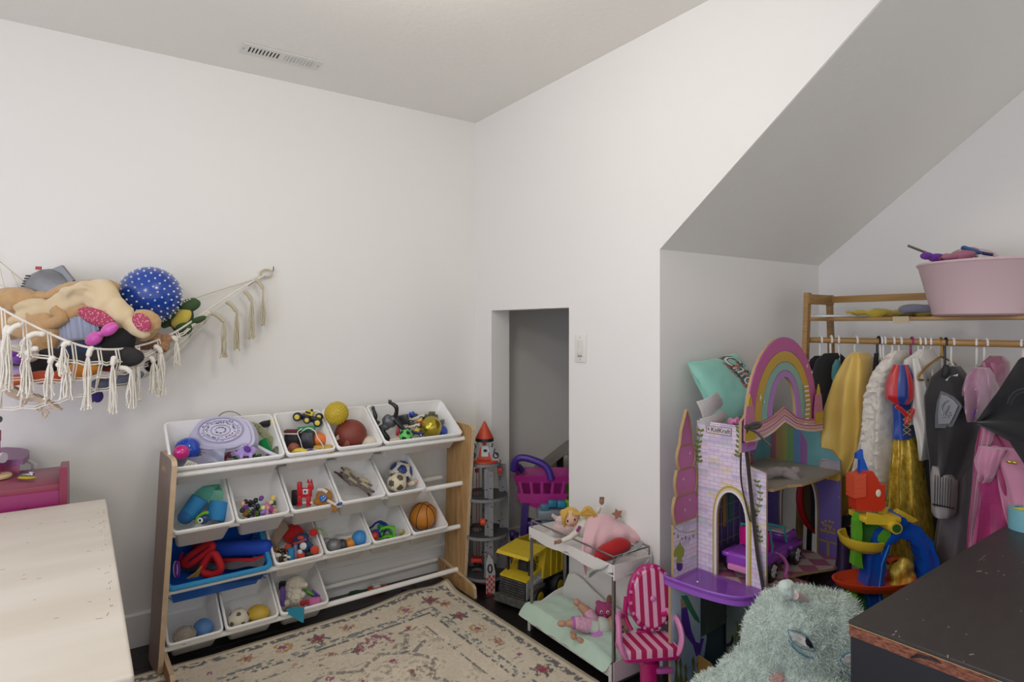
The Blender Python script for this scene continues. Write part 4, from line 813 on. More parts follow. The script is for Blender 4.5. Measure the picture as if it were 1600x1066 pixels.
fp = [V(L_[0].x, L_[0].y, 0)-V(pt.location.x, pt.location.y, 0), V(L_[1].x-.01, L_[1].y, 0)-V(pt.location.x, pt.location.y, 0)]; MB().ring([[p_+V(0, d_, z) for d_, z in ((0, zb+.004), (.012, zb+.004), (.012, zq-.018), (0, zq-.018))] for p_ in fp]).build('front_board', M('plum red paint', '#84405f', .4), pt, smooth=False)
for i_ in (4,): p_ = L_[i_]; MB().tube([(p_.x-pt.location.x+.02, p_.y-pt.location.y+.01, 0), (p_.x-pt.location.x+.012, p_.y-pt.location.y+.01, zq-.05), (p_.x-pt.location.x-.03, p_.y-pt.location.y+.01, zq-.018)], .009, 8).build('leg', M('white tube', '#d9d8dc', .35), pt)
MB().cyl((-.25, .06, 0), (-.25, .06, zq-.018), .009, seg=8).build('leg', M('white tube', '#d9d8dc', .35), pt)
pd = onY(42, 748, 2.52); g = Px('toy_boat', 'tiny yellow and silver toy vehicle on the magenta bench', 'toy car', V(pd.x, pd.y, zb+.004))
g.part(g.mb().ell((0, 0, 2), (15, 5, 3), seg=14, rings=8), 'hull', M('olive yellow', '#a8922c', .35)); g.part(g.mb().box((2, 0, 7), (18, 5, 3), bev=1).ell((7, 0, 9), (4, 3, 3)), 'deck', M('chrome silver', '#a9acb4', .25, .7)); g.part(g.mb().tube([(-10, -3, 5), (-4, -3, 9), (3, -3, 6)], .6, 5), 'rail', M('chrome silver', '#a9acb4', .25, .7))
pw = onY(2, 722, 2.63); g = Px('ring_stacker', 'wooden round base with a magenta post and white end knob at the left edge', 'toy', V(pw.x-.01, 2.60, zb+.002))
g.part(g.mb().lathe([(0, 0), (19, 0), (20, 2), (20, 4), (18, 6), (0, 6)], 28), 'base', M('pale wood', '#cdb58e', .5, var=.08)); g.part(g.mb().cyl((-6, 0, 6), (-6, 0, 74), 10, seg=18), 'post', M('magenta gloss', '#c81f7c', .12, coat=.5))
g.part(g.mb().cyl((-6, 0, 58), (-6, 0, 74), 10.6, seg=18), 'crimson_band', pl('#8f1034')); g.part(g.mb().cyl((0, 0, 32), (12, 0, 32), 8, 8), 'knob', pl('#c9c6d4'))
g.part(g.mb().cyl((-4, 0, 92), (6, 0, 92), 5).cyl((-4, 0, 87), (-4, 0, 98), 7), 'grey_cap', M('grey cap', '#5f6570', .4)); g.part(g.mb().cyl((-6, 0, 70), (-6, 0, 95), 3), 'stem', pl('#c9c6d4'))
# purple stuff behind the bench

# ================================================================== HAMMOCK WITH SOFT TOYS
rope = M('cotton rope', '#e6e1d6', .9, bump=.5, bs=400, sheen=.2); ropeb = M('cream rope', '#c6bca2', .9, bump=.5, bs=400, sheen=.2)
HY = [(-80, 2.60), (0, 2.53), (110, 2.49), (170, 2.50), (270, 2.66), (330, 2.80), (395, 2.87), (430, 2.905)]
def hy(u): return float(np.interp(u, [a for a, b in HY], [b for a, b in HY]))
def hp(u, v, dy=0): return onY(u, v, hy(u)+dy)
hk = onY(425, 424, D)
ham = thing('toy_hammock', 'white macrame net hammock with long tassels strung along the left wall', 'hammock', hk)
def hb(b, name, mat, parent=ham):
    b.v = [tuple(Vector(p)-hk) for p in b.v]; return b.build(name, mat, parent)
k_ = .0024
edgeF = [(-80, 425), (-40, 455), (0, 481), (50, 508), (113, 536), (163, 546), (215, 541), (270, 521), (330, 481), (365, 458), (395, 440), (414, 430)]
eF = spline([hp(u, v) for u, v in edgeF], 6)
hb(MB().tube(eF, .0038, 8), 'front_rope', rope)
back = [(-80, 350, 2.90), (0, 409, 2.90), (45, 447, 2.88), (110, 500, 2.86), (190, 515, 2.86), (262, 480, 2.87), (300, 468, 2.88), (345, 453, 2.89), (395, 438, 2.9), (414, 429, 2.905)]
hb(MB().tube(spline([onY(u, v, y) for u, v, y in back], 5), .0016, 6), 'back_rope', ropeb)
b = MB()
for (u0, v0, y0), (u1, v1, y1) in (((0, 420, 2.9), (12, 470, 2.85)), ((18, 425, 2.9), (30, 450, 2.85)), ((0, 445, 2.88), (20, 455, 2.85))): b.tube([onY(u0, v0, y0), onY(u1, v1, y1)], .0011, 5)
hb(b, 'back_strands', ropeb)
lp = [onY(412+9*math.cos(a)+4, 429+6*math.sin(a)-2, 2.90) for a in [i*PI/8 for i in range(16)]]
hb(MB().tube(lp, .0042, 8, closed=True).tube([onY(404, 434, 2.895), onY(396, 440, 2.88), onY(388, 446, 2.87)], .006, 8), 'hanging_loop', ropeb)
hb(MB().tube([hk, hk+V(0, -.025, 0), hk+V(.0, -.03, .012), hk+V(0, -.026, .02)], .0018, 8), 'hook', M('hook metal', '#55504a', .4, .8))
# net rows hanging under the front rope
low = [(-80, 600), (0, 640), (60, 636), (100, 625), (150, 612), (200, 600), (245, 578), (275, 552), (305, 520), (335, 492)]
fx = [(-80, 425), (0, 481), (50, 508), (113, 536), (163, 546), (215, 541), (270, 521), (330, 481), (336, 478)]
vf = lambda u: float(np.interp(u, [a for a, _ in fx], [c for _, c in fx])); vl = lambda u: float(np.interp(u, [a for a, _ in low], [c for _, c in low]))
us = [-64, -28, 2, 35, 74, 112, 152, 180, 213, 245, 274, 300, 322]
def net(u, t): return hp(u, vf(u)+(vl(u)-vf(u))*t, .05*math.sin(t*PI*.5)**2-.03*math.sin(PI*t))
bn = MB()
for t in (.36, .68, 1.0):
    P = []
    for i, u in enumerate(us):
        P.append(net(u+(8 if t == .36 else 0), t)); 
        if i < len(us)-1: um = (u+us[i+1])/2; P.append(net(um, t)+V(0, 0, -.006))
    bn.tube(P, .0028, 6); bn.tube([p+V(0, .004, .008) for p in P], .0022, 5)
for u in us:
    bn.tube([net(u, 0), net(u+4, .36), net(u, .68), net(u-3, 1.0)], .0026, 6); bn.tube([net(u, 0)+V(.008, 0, 0), net(u+4, .36)+V(.008, 0, 0), net(u, .68)+V(.006, 0, 0), net(u-3, 1.0)], .0022, 5)
for u in us:
    a, c = net(u, 1.0), hp(u, vl(u)-35, .26); bn.tube([a, (a+c)/2-V(0, 0, .03), c], .0024, 5)
hb(bn, 'net', rope)
kn = MB()
for u in us:
    for t in (.36, .68): kn.ell(net(u+(4 if t == .36 else 0), t)-V(0, .003, 0), .0055, seg=8, rings=6)
hb(kn, 'knots', rope)
rt = random.Random(21)
def tassel(u0, v0, u1, v1, n, mat, spread, bend=None, dy=-.03):
    b = MB(); a = hp(u0, v0, dy); c = hp(u0, v0, dy)+(onY(u1, v1, hy(u0)+dy)-onY(u0, v0, hy(u0)+dy)); L0 = a.z-c.z
    nk = V(c.x, a.y, a.z-L0*(.20 if bend else .13)); b.ell(a, (.0095, .009, .009), seg=10, rings=8); b.tube(spline([a, a.lerp(nk, .5)+V(0, 0, .006), nk], 3), [.0085]*6+[.0065], 10)
    for i in range(n):
        an = 2*PI*i/n+rt.random(); q = rt.uniform(.35, 1)*spread; off = V(math.cos(an)*q, math.sin(an)*q*.7, 0); zb__ = c.z+rt.uniform(-.006, .01); w1 = V(rt.uniform(-1, 1), rt.uniform(-1, 1), 0)*.004
        P = [nk+off*.25, V(nk.x, nk.y, nk.z*.67+zb__*.33)+off*.8+w1, V(nk.x, nk.y, nk.z*.33+zb__*.67)+off-w1, V(nk.x, nk.y, zb__)+off*1.2+w1]
        b.tube(spline(P, 2), [.0019]*7, 5); b.ell(P[-1], .0034, seg=6, rings=4)
    return hb(b, 'tassel', mat)
for u0, v0, u1, v1 in ((-22, 500, -25, 590), (12, 512, 8, 603), (30, 508, 12, 610), (44, 560, 42, 614), (66, 522, 42, 560), (55, 545, 40, 618), (82, 560, 78, 622), (107, 536, 98, 585), (92, 570, 104, 622), (143, 545, 138, 638), (178, 560, 176, 644), (190, 575, 205, 636), (215, 548, 212, 628), (244, 542, 252, 619), (236, 560, 240, 612), (270, 528, 276, 570)):
    tassel(u0, v0, u1, v1, 11, rope, .016)
for u0, v0, u1, v1, bx in ((330, 489, 350, 557, .022), (356, 473, 370, 546, .014), (383, 456, 393, 528, .012), (401, 438, 411, 507, .006)): tassel(u0, v0, u1, v1, 13, ropeb, .011, bend=True, dy=-.012)
# soft toys
def hm(name, label, cat, u, v, y, **k): return Px(name, label, cat, onY(u, v, y), **k)
tan = fab('#c09a6c', .9, 260); crm = M('cream velour', '#cdb892', .8, sheen=.5, bump=.15, bs=30, var=.05, vs=8); pad = NT('magenta dotted pad'); vz = pad.n('ShaderNodeTexVoronoi'); vz.inputs['Scale'].default_value = 130; pad.l(pad.coord(), vz.inputs['Vector']); pad.base(pad.ramp(vz.outputs['Distance'], [(.28, '#d08a98'), (.38, '#a33a58')])); pad.set(Roughness=.8); pad = pad.m
g = hm('plush_animal', 'very large tan plush animal with cream belly and magenta dotted foot pads', 'plush', 120, 500, 2.70)
b = g.mb().ell((-96, 0, 30), (42, 30, 21)).ell((-118, 10, 10), (30, 24, 30)).ell((-60, 8, 34), (40, 18, 12)).ell((-10, 12, 48), (46, 20, 13), rot=(0, -.22, 0)).ell((38, 8, 52), (24, 18, 12)).ell((-40, -12, -22), (22, 18, 42), rot=(0, .12, 0)).ell((-46, -10, 0), (30, 18, 14), rot=(0, .5, 0)).ell((0, -4, 12), (34, 16, 14), rot=(0, -.45, 0)).ell((30, 6, 10), (34, 22, 30)).ell((60, -6, 6), (36, 18, 19), rot=(0, .35, 0)).ell((-70, 0, -10), (34, 24, 22)).ell((-110, 5, -8), (28, 26, 24)).ell((-42, -18, -56), (20, 14, 26)).ell((112, -4, -2), (23, 16, 18), rot=(0, .6, 0)).ell((95, 10, -15), (24, 16, 20))
g.vox(b, tan, 'body', 3, 5, amp=.004, sc=55)
b = g.mb(); b.ell((-4, -14, 30), (56, 8, 16), rot=(0, -.42, 0)).ell((48, -12, 34), (30, 14, 26), rot=(0, .8, 0)).ell((74, -12, 12), (26, 14, 20), rot=(0, .7, 0)).ell((98, -10, -10), (26, 12, 14), rot=(0, .5, 0)).ell((18, -14, 46), (34, 11, 11), rot=(0, -.15, 0)).ell((-60, -15, 8), (38, 9, 11), rot=(0, -.3, 0)).ell((-66, -16, 24), (30, 8, 9), rot=(0, -.15, 0))
b.tube(spline([(0, -22, 36), (14, -26, 48), (32, -26, 50), (46, -24, 42), (44, -24, 30)], 5), [3.5]*21, 8)
g.vox(b, crm, 'cream_panel', 2.2, 3, amp=.009, sc=24)
g.part(g.mb().tube(spline([(-20, -18, 16), (-8, -20, 2), (-30, -20, -8)], 5), [9]*11, 10), 'arm', tan)
g.part(g.mb().ell((46, -23, 4), (30, 5, 12.5), rot=(0, .36, 0)), 'foot_pad', pad); g.part(g.mb().ell((113, -19, -4), (17, 4, 12), rot=(0, .75, 0)), 'foot_pad', pad)
g = hm('spiky_ball', 'large shiny blue massage ball covered in white nubs in the hammock', 'ball', 235, 461, 2.74)
g.part(g.mb().ell((0, 0, 0), 44, seg=40, rings=26), 'ball', M('spiky blue', '#123f9c', .25, coat=.4)); b = g.mb()
for i in range(230):
    z = 1-2*(i+.5)/230; a = i*2.39996; q = math.sqrt(1-z*z); p = V(q*math.cos(a), q*math.sin(a), z); b.tube([p*43.6, p*45.4, p*46.2], [1.7, 1.2, .4], 6)
tag(g.part(b, 'nubs', M('nub white', '#d5dbe0', .4)), kind='stuff')
g = hm('plush_crocodile', 'green and yellow plush crocodile lying against the blue spiky ball', 'plush', 284, 500, 2.76); gr = fab('#3d5632')
b = g.mb().ell((13, -2, 22), (18, 12, 10), rot=(0, -.35, 0)).ell((14, -6, 28), (13, 9, 5), rot=(0, -.35, 0)).ell((-9, -8, 9), (12, 8, 10)).ell((8, -8, -13), (13, 9, 10)).ell((-22, 0, -2), (14, 8, 7), rot=(0, -.9, 0)).ell((26, 0, 0), (14, 7, 5), rot=(0, -.4, 0)).ell((-2, 6, 0), (16, 8, 22), rot=(0, .6, 0)).ell((0, 0, -20), (14, 7, 6))
g.vox(b, gr, 'body', 2, 3); g.part(g.mb().ell((3, -7, 3), (12, 8, 19), rot=(0, .75, 0)), 'belly', fab('#c5b34c')); b = g.mb(); [b.prism([(x-1.6, z), (x, z+3), (x+1.6, z)], 1.2, y0=-15) for x, z in ((8, 25), (12, 27), (16, 29), (20, 31))]; g.part(b, 'teeth', wh); g.part(g.mb().ell((-2, -12, 23), (2, 1.6, 2)), 'eye', blk)
g = hm('black_cushion', 'plain black velvety plush cushion in the middle of the hammock', 'cushion', 176, 538, 2.60)
g.vox(g.mb().ell((0, 0, 0), (36, 18, 22), rot=(0, .35, 0)).ell((18, -2, 6), (18, 14, 20)).ell((18, -4, -18), (14, 9, 9)), fab('#121114', .5), None, 2.4, 4)
g = hm('fabric_bow', 'shiny magenta stuffed bow lying on the black cushion', 'bow', 159, 522, 2.55, roll=.55)
g.part(g.mb().ell((-14, 0, 0), (15, 7, 10)).ell((14, 0, 0), (15, 7, 9)), 'bow', M('magenta satin', '#c84aa8', .28, sheen=.4, bump=.2, bs=40)); g.part(g.mb().ell((0, -1, 0), (5, 7, 5)), 'knot', M('magenta satin', '#c84aa8', .28))
g = hm('small_teddy', 'scruffy light brown teddy with a blank white tag beside the cushion', 'plush', 240, 534, 2.66)
g.vox(g.mb().ell((0, 0, 2), (22, 14, 12)).ell((12, -2, -8), (14, 10, 10)).ell((-14, 0, -4), (14, 10, 9)).ell((20, 0, 4), (9, 8, 8)), fab('#a57c58', 1, 180), 'body', 2, 2, amp=.006, sc=120); g.part(g.mb().prism([(-24, 4), (-10, 3), (-7, -2), (-20, -4)], .6, y0=-16), 'tag', M('white card', '#d8d6cc', .6))
g = hm('silver_helmet', 'shiny silver fabric toy hat with a tiny red tag behind the tan plush', 'hat', 78, 442, 2.84)
g.part(g.mb().lathe([(0, 22), (14, 20), (26, 13), (34, 2), (38, -12), (38, -20)], 28, sy=.6).prism([(0, 18), (22, 27), (40, 4), (36, -12), (10, -4)], 6, y0=-6), 'shell', M('silver lame', '#85878c', .35, .6, bump=.3, bs=60)); g.part(g.mb().box((-10, -10, 22), (9, 2, 5), bev=.5), 'red_tag', pl('#a8302c'))
b = g.mb(); [b.box((-36+i*1.7, -8, -10+i*4), (6, 4, 2.4), T=None) for i in range(6)]; g.part(b, 'dark_trim', blk2)
for nm, lab, u, v, y, f_, mt in (('striped_cloth', 'pale blue and white ribbed cloth in the hammock under the tan plush', 118, 512, 2.66, lambda b: b.sheet(26, 10, lambda a, c: (-34+68*a, 6*c+1.3*math.sin(60*a), 14-34*c+6*a), 1.5), M('ribbed blue', '#aab0c8', .9)),
    ('navy_plush', 'dark navy plush lump under the black cushion', 130, 548, 2.63, lambda b: b.ell((0, 0, 0), (38, 18, 17)).ell((-20, 0, -6), (14, 12, 12)), fab('#28304a')),
    ('purple_plush', 'bright purple shiny plush piece at the left of the hammock', 22, 560, 2.60, lambda b: b.ell((-8, 0, 0), (10, 8, 12)).ell((8, 0, -2), (12, 8, 7)).ell((-3, 0, 6), (8, 7, 6)), M('purple satin', '#7a2fa6', .4, sheen=.3)),
    ('white_plush', 'off-white fluffy plush between the tassels at the left', 34, 548, 2.66, lambda b: b.ell((0, 0, 0), (26, 14, 10)).ell((12, 0, -8), (14, 10, 10)), fab('#c9c2b6', .9)),
    ('lilac_plush', 'pale lilac plush at the bottom left of the hammock', 24, 582, 2.63, lambda b: b.ell((0, 0, 0), (22, 14, 10)), fab('#b7a3cf')),
    ('orange_cone', 'orange plastic cup lying at the hammock bottom left', 27, 595, 2.60, lambda b: b.cyl((-13, 0, 0), (10, 0, 2), 10, 7), pl('#c9581c')),
    ('orange_cushion', 'orange red plush roll at the hammock bottom', 70, 590, 2.62, lambda b: b.ell((0, 0, 0), (30, 14, 11)), fab('#b8491c')),
    ('amber_cushion', 'amber yellow plush roll at the hammock bottom behind the net', 122, 580, 2.61, lambda b: b.ell((0, 0, 0), (36, 15, 13), rot=(0, -.15, 0)), fab('#c47a22')),
    ('red_scarf', 'dark red soft toy behind the net in the hammock middle', 172, 572, 2.62, lambda b: b.ell((0, 0, 0), (26, 13, 9)).ell((14, -2, 6), (12, 9, 7)), fab('#8f2a24')),
    ('pink_plush', 'pink satin plush piece under the black cushion', 206, 556, 2.60, lambda b: b.ell((0, 0, 0), (14, 9, 8)).ell((-16, 2, 2), (9, 7, 6)), M('pink satin', '#c26a98', .4, sheen=.4)),
    ('black_ball', 'small glossy black ball low in the net below the teddy', 237, 572, 2.63, lambda b: b.ell((0, 0, 0), (11, 10, 10)), M('black gloss', '#17171a', .2)),
    ('grey_plush', 'grey and blue plush at the bottom of the hammock net', 196, 592, 2.63, lambda b: b.ell((0, 0, 0), (30, 14, 10), rot=(0, -.3, 0)).ell((-34, 0, -8), (20, 12, 9)), fab('#6e7488')),
    ('dark_plush', 'dark patterned plush lying deep in the hammock', 75, 566, 2.70, lambda b: b.ell((0, 0, 0), (60, 20, 22)).ell((70, 0, 6), (50, 18, 18)).ell((120, 0, 8), (30, 14, 16)), fab('#2a2628')),
    ('violet_shoe', 'navy and violet rounded toy hanging under the net', 148, 620, 2.62, lambda b: b.ell((-9, 0, 0), (9, 8, 12)).ell((6, -2, 1), (8, 7, 10)), fab('#35246a'))):
    g = hm(nm, lab, 'plush', u, v, y); g.one(f_(g.mb()), mt)
g = hm('doll_hair', 'long wavy blond doll hair hanging out below the hammock', 'doll hair', 38, 612, 2.62); b = g.mb(); rh = random.Random(5)
for i in range(90):
    a = rh.random(); x0 = -42+20*a; L = rh.uniform(.6, 1); ph = rh.uniform(0, .8)
    b.tube([(x0+(20+66*L)*t+3*math.sin(9*t+ph), 4*math.sin(5*t+i)-4, 8-4*a-34*L*t*(1-.18*t)+5*math.sin(11*t+ph)) for t in [j/12 for j in range(13)]], [1.7-.6*j/12 for j in range(13)], 5)
for cx, cz in ((6, -14), (38, -34), (30, -24)): b.tube([(cx+6*math.cos(a)*(1-a/14), -8, cz+7*math.sin(a)*(1-a/14)) for a in [j*.5 for j in range(18)]], 1.6, 6)
g.one(b, M('blond hair', '#b9a892', .45, sheen=.3)); g.o['kind'] = 'thing'

# ================================================================== ROCKET TOWER TOY
p = onZ(757, 912, 0)
g = Px('rocket_tower', 'grey wooden toy rocket tower with an orange cone top and round floors', 'toy rocket', p); rk = g
gy = M('grey painted wood', '#77777a', .5); gyd = M('dark grey wood', '#3d3d3f', .55); orr = M('orange red wood', '#c2472a', .45); wt = M('white print', '#cfe0e4', .6); rdw = M('red painted wood', '#b02a22', .45)
def Z_(v): return 912-v
g.part(g.mb().lathe([(0, Z_(658)), (1.5, Z_(659)), (13.5, Z_(683)), (13.5, Z_(685)), (0, Z_(685))], 24), 'nose_cone', orr)
g.part(g.mb().lathe([(14, Z_(684)), (14.5, Z_(689)), (0, Z_(689))], 24), 'collar', blk)
def floor(v, r, hole, nm='floor'):
    L = [[(r*math.cos(a), r*math.sin(a)) for a in [i*PI/18 for i in range(36)]]]
    if hole: L.append([(-12+9*math.cos(a), 3+9*math.sin(a)) for a in [i*PI/8 for i in range(16)]])
    T = Matrix(((1, 0, 0, 0), (0, 0, 1, 0), (0, 1, 0, Z_(v)), (0, 0, 0, 1))); f_ = g.part(g.mb().prism(L, 4.5, T, ms=1), nm, [gyd, gy], smooth=False); return f_
floor(725, 26, False); floor(776, 36, True); floor(833, 37, True); floor(897, 33, True)
g.part(g.mb().lathe([(23, 0), (23, 3), (15, 3), (15, 0), (23, 0)], 28, T=Matrix.Translation((0, 0, Z_(721)))), 'orange_ring', orr)
def plank(x, y, z0, z1, w, nm='support', m_=gy, bow=0, th=2.4):
    pts = [(x-w/2, z0)]+[(x-w/2+bow*math.sin(PI*t), z0+(z1-z0)*t) for t in (.33, .66)]+[(x-w/2, z1), (x+w/2, z1)]+[(x+w/2+bow*math.sin(PI*t), z0+(z1-z0)*t) for t in (.66, .33)]+[(x+w/2, z0)]
    return g.part(g.mb().prism(pts[::-1] if False else pts, th, y0=y), nm, m_, smooth=False)
# capsule with astronaut window boards
for s_ in (-1, 1):
    c = g.part(g.mb().prism([(s_*10, Z_(686)), (s_*25, Z_(722)), (s_*12, Z_(722)), (s_*7, Z_(700))], 2.4, y0=-8), 'capsule_board', M('grey print wood', '#9c9c9e', .5), smooth=False)
    b = g.mb(); [b.box((s_*(11+i*1.7)+j*2.6*s_-1, -8.5, Z_(692+i*4)-j*.8), (2.2, .6, 2.6)) for i in range(5) for j in range(2) if (i+j) % 2]; b.build('checks', blk, c)
    g.part(g.mb().tube([(s_*18+4*math.cos(a), -8.6, Z_(710)+4*math.sin(a)) for a in [i*PI/8 for i in range(16)]], 1, 6, closed=True), 'porthole_ring', blk, parent=c)
g.part(g.mb().prism([(-8, Z_(720)), (-8, Z_(702)), (-3, Z_(696)), (4, Z_(696)), (9, Z_(702)), (9, Z_(720))], 2, y0=-4), 'capsule_back', wt, smooth=False)
g.part(g.mb().box((0, -7, Z_(716)), (22, 3, 7), bev=.6).box((-7, -6.5, Z_(706)), (4, 2, 16)).box((8, -6.5, Z_(710)), (4, 2, 8)), 'red_frame', orr); g.part(g.mb().box((0, -6, Z_(690)), (6, 3, 10)), 'red_post', rdw); g.part(g.mb().ell((1.5, -6.4, Z_(703)), (3, .6, 2.2), seg=8, rings=6), 'emblem', blk)
ru = random.Random(2)
def prints(parent, x0, x1, z0, z1, y, n, seed=0):
    b = g.mb(); 
    for i in range(n): b.box((ru.uniform(x0, x1), y, ru.uniform(z0, z1)), (ru.uniform(.8, 4), .5, ru.uniform(.6, 1.6)))
    b.build('print', M('black print', '#222226', .6), parent)
for x, y, v0, v1, w, bw in ((11, -30, 925, 730, 7, 0), (4, -26, 895, 727, 7, 1), (32, 10, 728, 727, 1, 0), (26, 12, 895, 728, 14, 5), (-22, 20, 895, 728, 8, -3), (-2, 24, 895, 728, 6, 0)):
    if w > 1: pk_ = plank(x, y, Z_(v0), Z_(v1), w, bow=bw); prints(pk_, x-w*.3, x+w*.3+bw*.5, Z_(v0)+10, Z_(v1)-6, y-.4, 26 if w > 9 else 12)
c = g.part(g.mb().prism([(4, Z_(924)), (17, Z_(926)), (18, Z_(880)), (14, Z_(860)), (8, Z_(852)), (4, Z_(865))], 3, y0=-37), 'fin', M('grey print wood', '#9c9c9e', .5), smooth=False)
g.part(g.mb().tube([(10+3*math.cos(a), -37.5, Z_(874)+6*math.sin(a)) for a in [i*PI/8 for i in range(16)]], 1.1, 6, closed=True), 'porthole_ring', blk, parent=c)
b = g.mb(); [b.box((6+i*3.2, -37.3, Z_(886+j*4)), (3, .8, 3.8)) for i in range(4) for j in range(6) if (i+j) % 2]; b.build('red_checks', rdw, c); g.part(g.mb().prism([(4.5, Z_(923)), (16.5, Z_(925)), (17, Z_(912)), (5, Z_(908))], 1, y0=-37.8), 'fin_tip', M('red tip', '#c3232a', .4), parent=c, smooth=False)
c = g.part(g.mb().prism([(18, Z_(905)), (40, Z_(900)), (43, Z_(870)), (38, Z_(835)), (28, Z_(825)), (20, Z_(850))], 3, y0=14), 'fin', M('grey print wood', '#9c9c9e', .5), smooth=False)
g.part(g.mb().tube([(32+4*math.cos(a), 13.4, Z_(842)+5*math.sin(a)) for a in [i*PI/8 for i in range(16)]], 1.4, 6, closed=True), 'porthole_ring', blk, parent=c)
b = g.mb(); [b.box((21+i*3.6, 13.4, Z_(860+j*4.4)), (3.4, .8, 4)) for i in range(6) for j in range(5) if (i+j) % 2]; b.build('red_checks', rdw, c); g.part(g.mb().prism([(19, Z_(904)), (39, Z_(899)), (41, Z_(888)), (20, Z_(890))], 1, y0=13), 'fin_tip', M('red tip', '#c3232a', .4), parent=c, smooth=False)
g.part(g.mb().ell((-1, -24, Z_(808)), 5.6), 'orange_bead', orr); g.part(g.mb().tube([(-12, -6, Z_(727)), (-12, -6, Z_(880))], .5, 6).tube([(-8, -6, Z_(727)), (-8, -6, Z_(880))], .5, 6), 'lift_cord', M('dark red cord', '#6b2020', .8)); g.part(g.mb().box((-12, -6, Z_(872)), (18, 14, 6), bev=1), 'lift_cage', rdw)
g.part(g.mb().box((-12, -2, Z_(735)), (6, 5, 6), bev=1).box((24, -2, Z_(735)), (8, 6, 9), bev=1), 'red_block', rdw); g.part(g.mb().lathe([(0, 0), (17, 0), (17, 8), (0, 8)], 24, T=Matrix.Translation((0, 0, Z_(906)))), 'engine_disc', rdw)
for x, y in ((-20, 0), (18, 6), (0, 20)): g.part(g.mb().cyl((x, y, 0), (x, y, Z_(897)), 3), 'foot', gyd)

# ================================================================== YELLOW DUMP TRUCK
ta, tb = V(.949, .316, 0), V(-.316, .949, 0); TT = Matrix((ta, tb, (0, 0, 1))).transposed().to_4x4(); TT.translation = V(1.64, 2.255, 0)
tk = thing('dump_truck', 'large dusty yellow and black toy dump truck parked beside the doll bed', 'toy truck', TT)
ty = M('truck yellow', '#cfb42a', .5, var=.08, vs=30); tg = M('dusty grey steel', '#4d4b47', .7, bump=.4, var=.35, vs=40); tbk = M('dusty black plastic', '#26262a', .65, bump=.3, var=.3, vs=60)
MB().box((.165, .08, .055), (.31, .10, .03), bev=.004).build('chassis', tbk, tk)
gr_ = MB().box((.008, .085, .085), (.014, .15, .082), bev=.002).build('grille', tbk, tk)
for i in range(7): MB().box((-.003, .085, .053+i*.0115), (.006, .142, .0045)).build('grille_bar', tg, gr_)
MB().box((-.008, .085, .03), (.03, .185, .035), bev=.004).box((-.02, .085, .02), (.012, .19, .012), bev=.003).build('bumper', tg, tk)
MB().prism([(.0, .128), (.12, .150), (.12, .162), (.0, .136)], .155, Matrix.Translation((0, .005, 0))).build('hood', ty, tk, smooth=False)
MB().prism([(.0, .05), (.10, .06), (.135, .10), (.135, .148), (.0, .126)], .004, Matrix.Translation((0, .003, 0))).build('side_panel', M('grey white decal', '#a6a6a8', .5), tk, smooth=False)
TXT = Matrix.Translation((.07, .0025, .118)) @ Matrix.Rotation(PI/2, 4, 'X') @ Matrix.Rotation(.13, 4, 'Z'); text('Tonka', .034, TXT, M('decal white', '#d8dadc', .5), tk)
MB().box((.085, .075, .172), (.05, .06, .05), bev=.006, taper=(.85, .85)).build('air_intake', tbk, tk); MB().box((.085, .03, .165), (.03, .02, .04), bev=.004).build('lamp_box', M('dark blue grey', '#2b3442', .4), tk)
for y in (.02, .145): MB().box((.045, y, .18), (.012, .008, .07)).build('cab_post', tbk, tk)
b = MB(); zc = .235
b.prism([(-.01, zc), (.15, zc+.012), (.15, zc+.022), (.0, zc+.012)], .185, Matrix.Translation((0, -.01, 0)))
b.build('canopy', ty, tk, smooth=False)
b = MB(); 
outb = [(.115, .115), (.30, .10), (.335, .245), (.14, .255)]
b.prism(outb, .005, Matrix.Translation((0, -.012, 0))); b.prism(outb, .005, Matrix.Translation((0, .175, 0)))
b.add([(.115, -.012, .115), (.115, .18, .115), (.14, .18, .255), (.14, -.012, .255), (.30, -.012, .10), (.30, .18, .10)], [(0, 3, 2, 1), (0, 1, 5, 4)])
for x in (.17, .22, .27): b.prism([(x, .112), (x+.012, .112), (x+.022, .24), (x+.004, .24)], .006, Matrix.Translation((0, -.017, 0)))
b.build('dump_bed', ty, tk, smooth=False)
text('ROCKS', .04, frame((.1265, .09, .19), (0, -1, 0), (-1, 0, .1)), blk, tk)
for x in (.065, .235):
    for y in (-.005, .165):
        w = MB(); wheel(w, (x, y, .048), .048, .045, seg=24); w_ = w.build('wheel', [tbk, ty], tk)
MB().box((.065, -.01, .092), (.10, .03, .018), bev=.006).build('fender', tg, tk)

# ================================================================== INSIDE THE CLOSET OPENING
mgp = M('magenta plastic', '#b5308e', .35); pup = M('violet plastic', '#4a3296', .35)
g = Px('toy_cart', 'magenta plastic toy shopping cart basket with a violet handle in the closet', 'toy cart', onX(846, 775, 2.02)); 
def cbox(hx, y0, y1, z): return [V(-hx*.98, y0, z), V(hx, y0, z), V(hx*1.02, y1, z), V(-hx*.9, y1, z)]
def band_(z0, hx0, z1, hx1, nm, t=2.2):
    b = g.mb(); o1, o2 = cbox(hx0, -16, 34, z0), cbox(hx1, -20, 38, z1); i1, i2 = cbox(hx0-t, -16+t, 34-t, z0), cbox(hx1-t, -20+t, 38-t, z1)
    b.ring([o1, o2, i2, i1, o1], cap=False); return g.part(b, nm, mgp, smooth=False)
band_(24, 42, 36, 44, 'rim', 3); band_(-26, 25, -6, 32, 'lower_band'); g.part(g.mb().box((0, 8, -28), (52, 46, 3), bev=1), 'floor_panel', mgp)
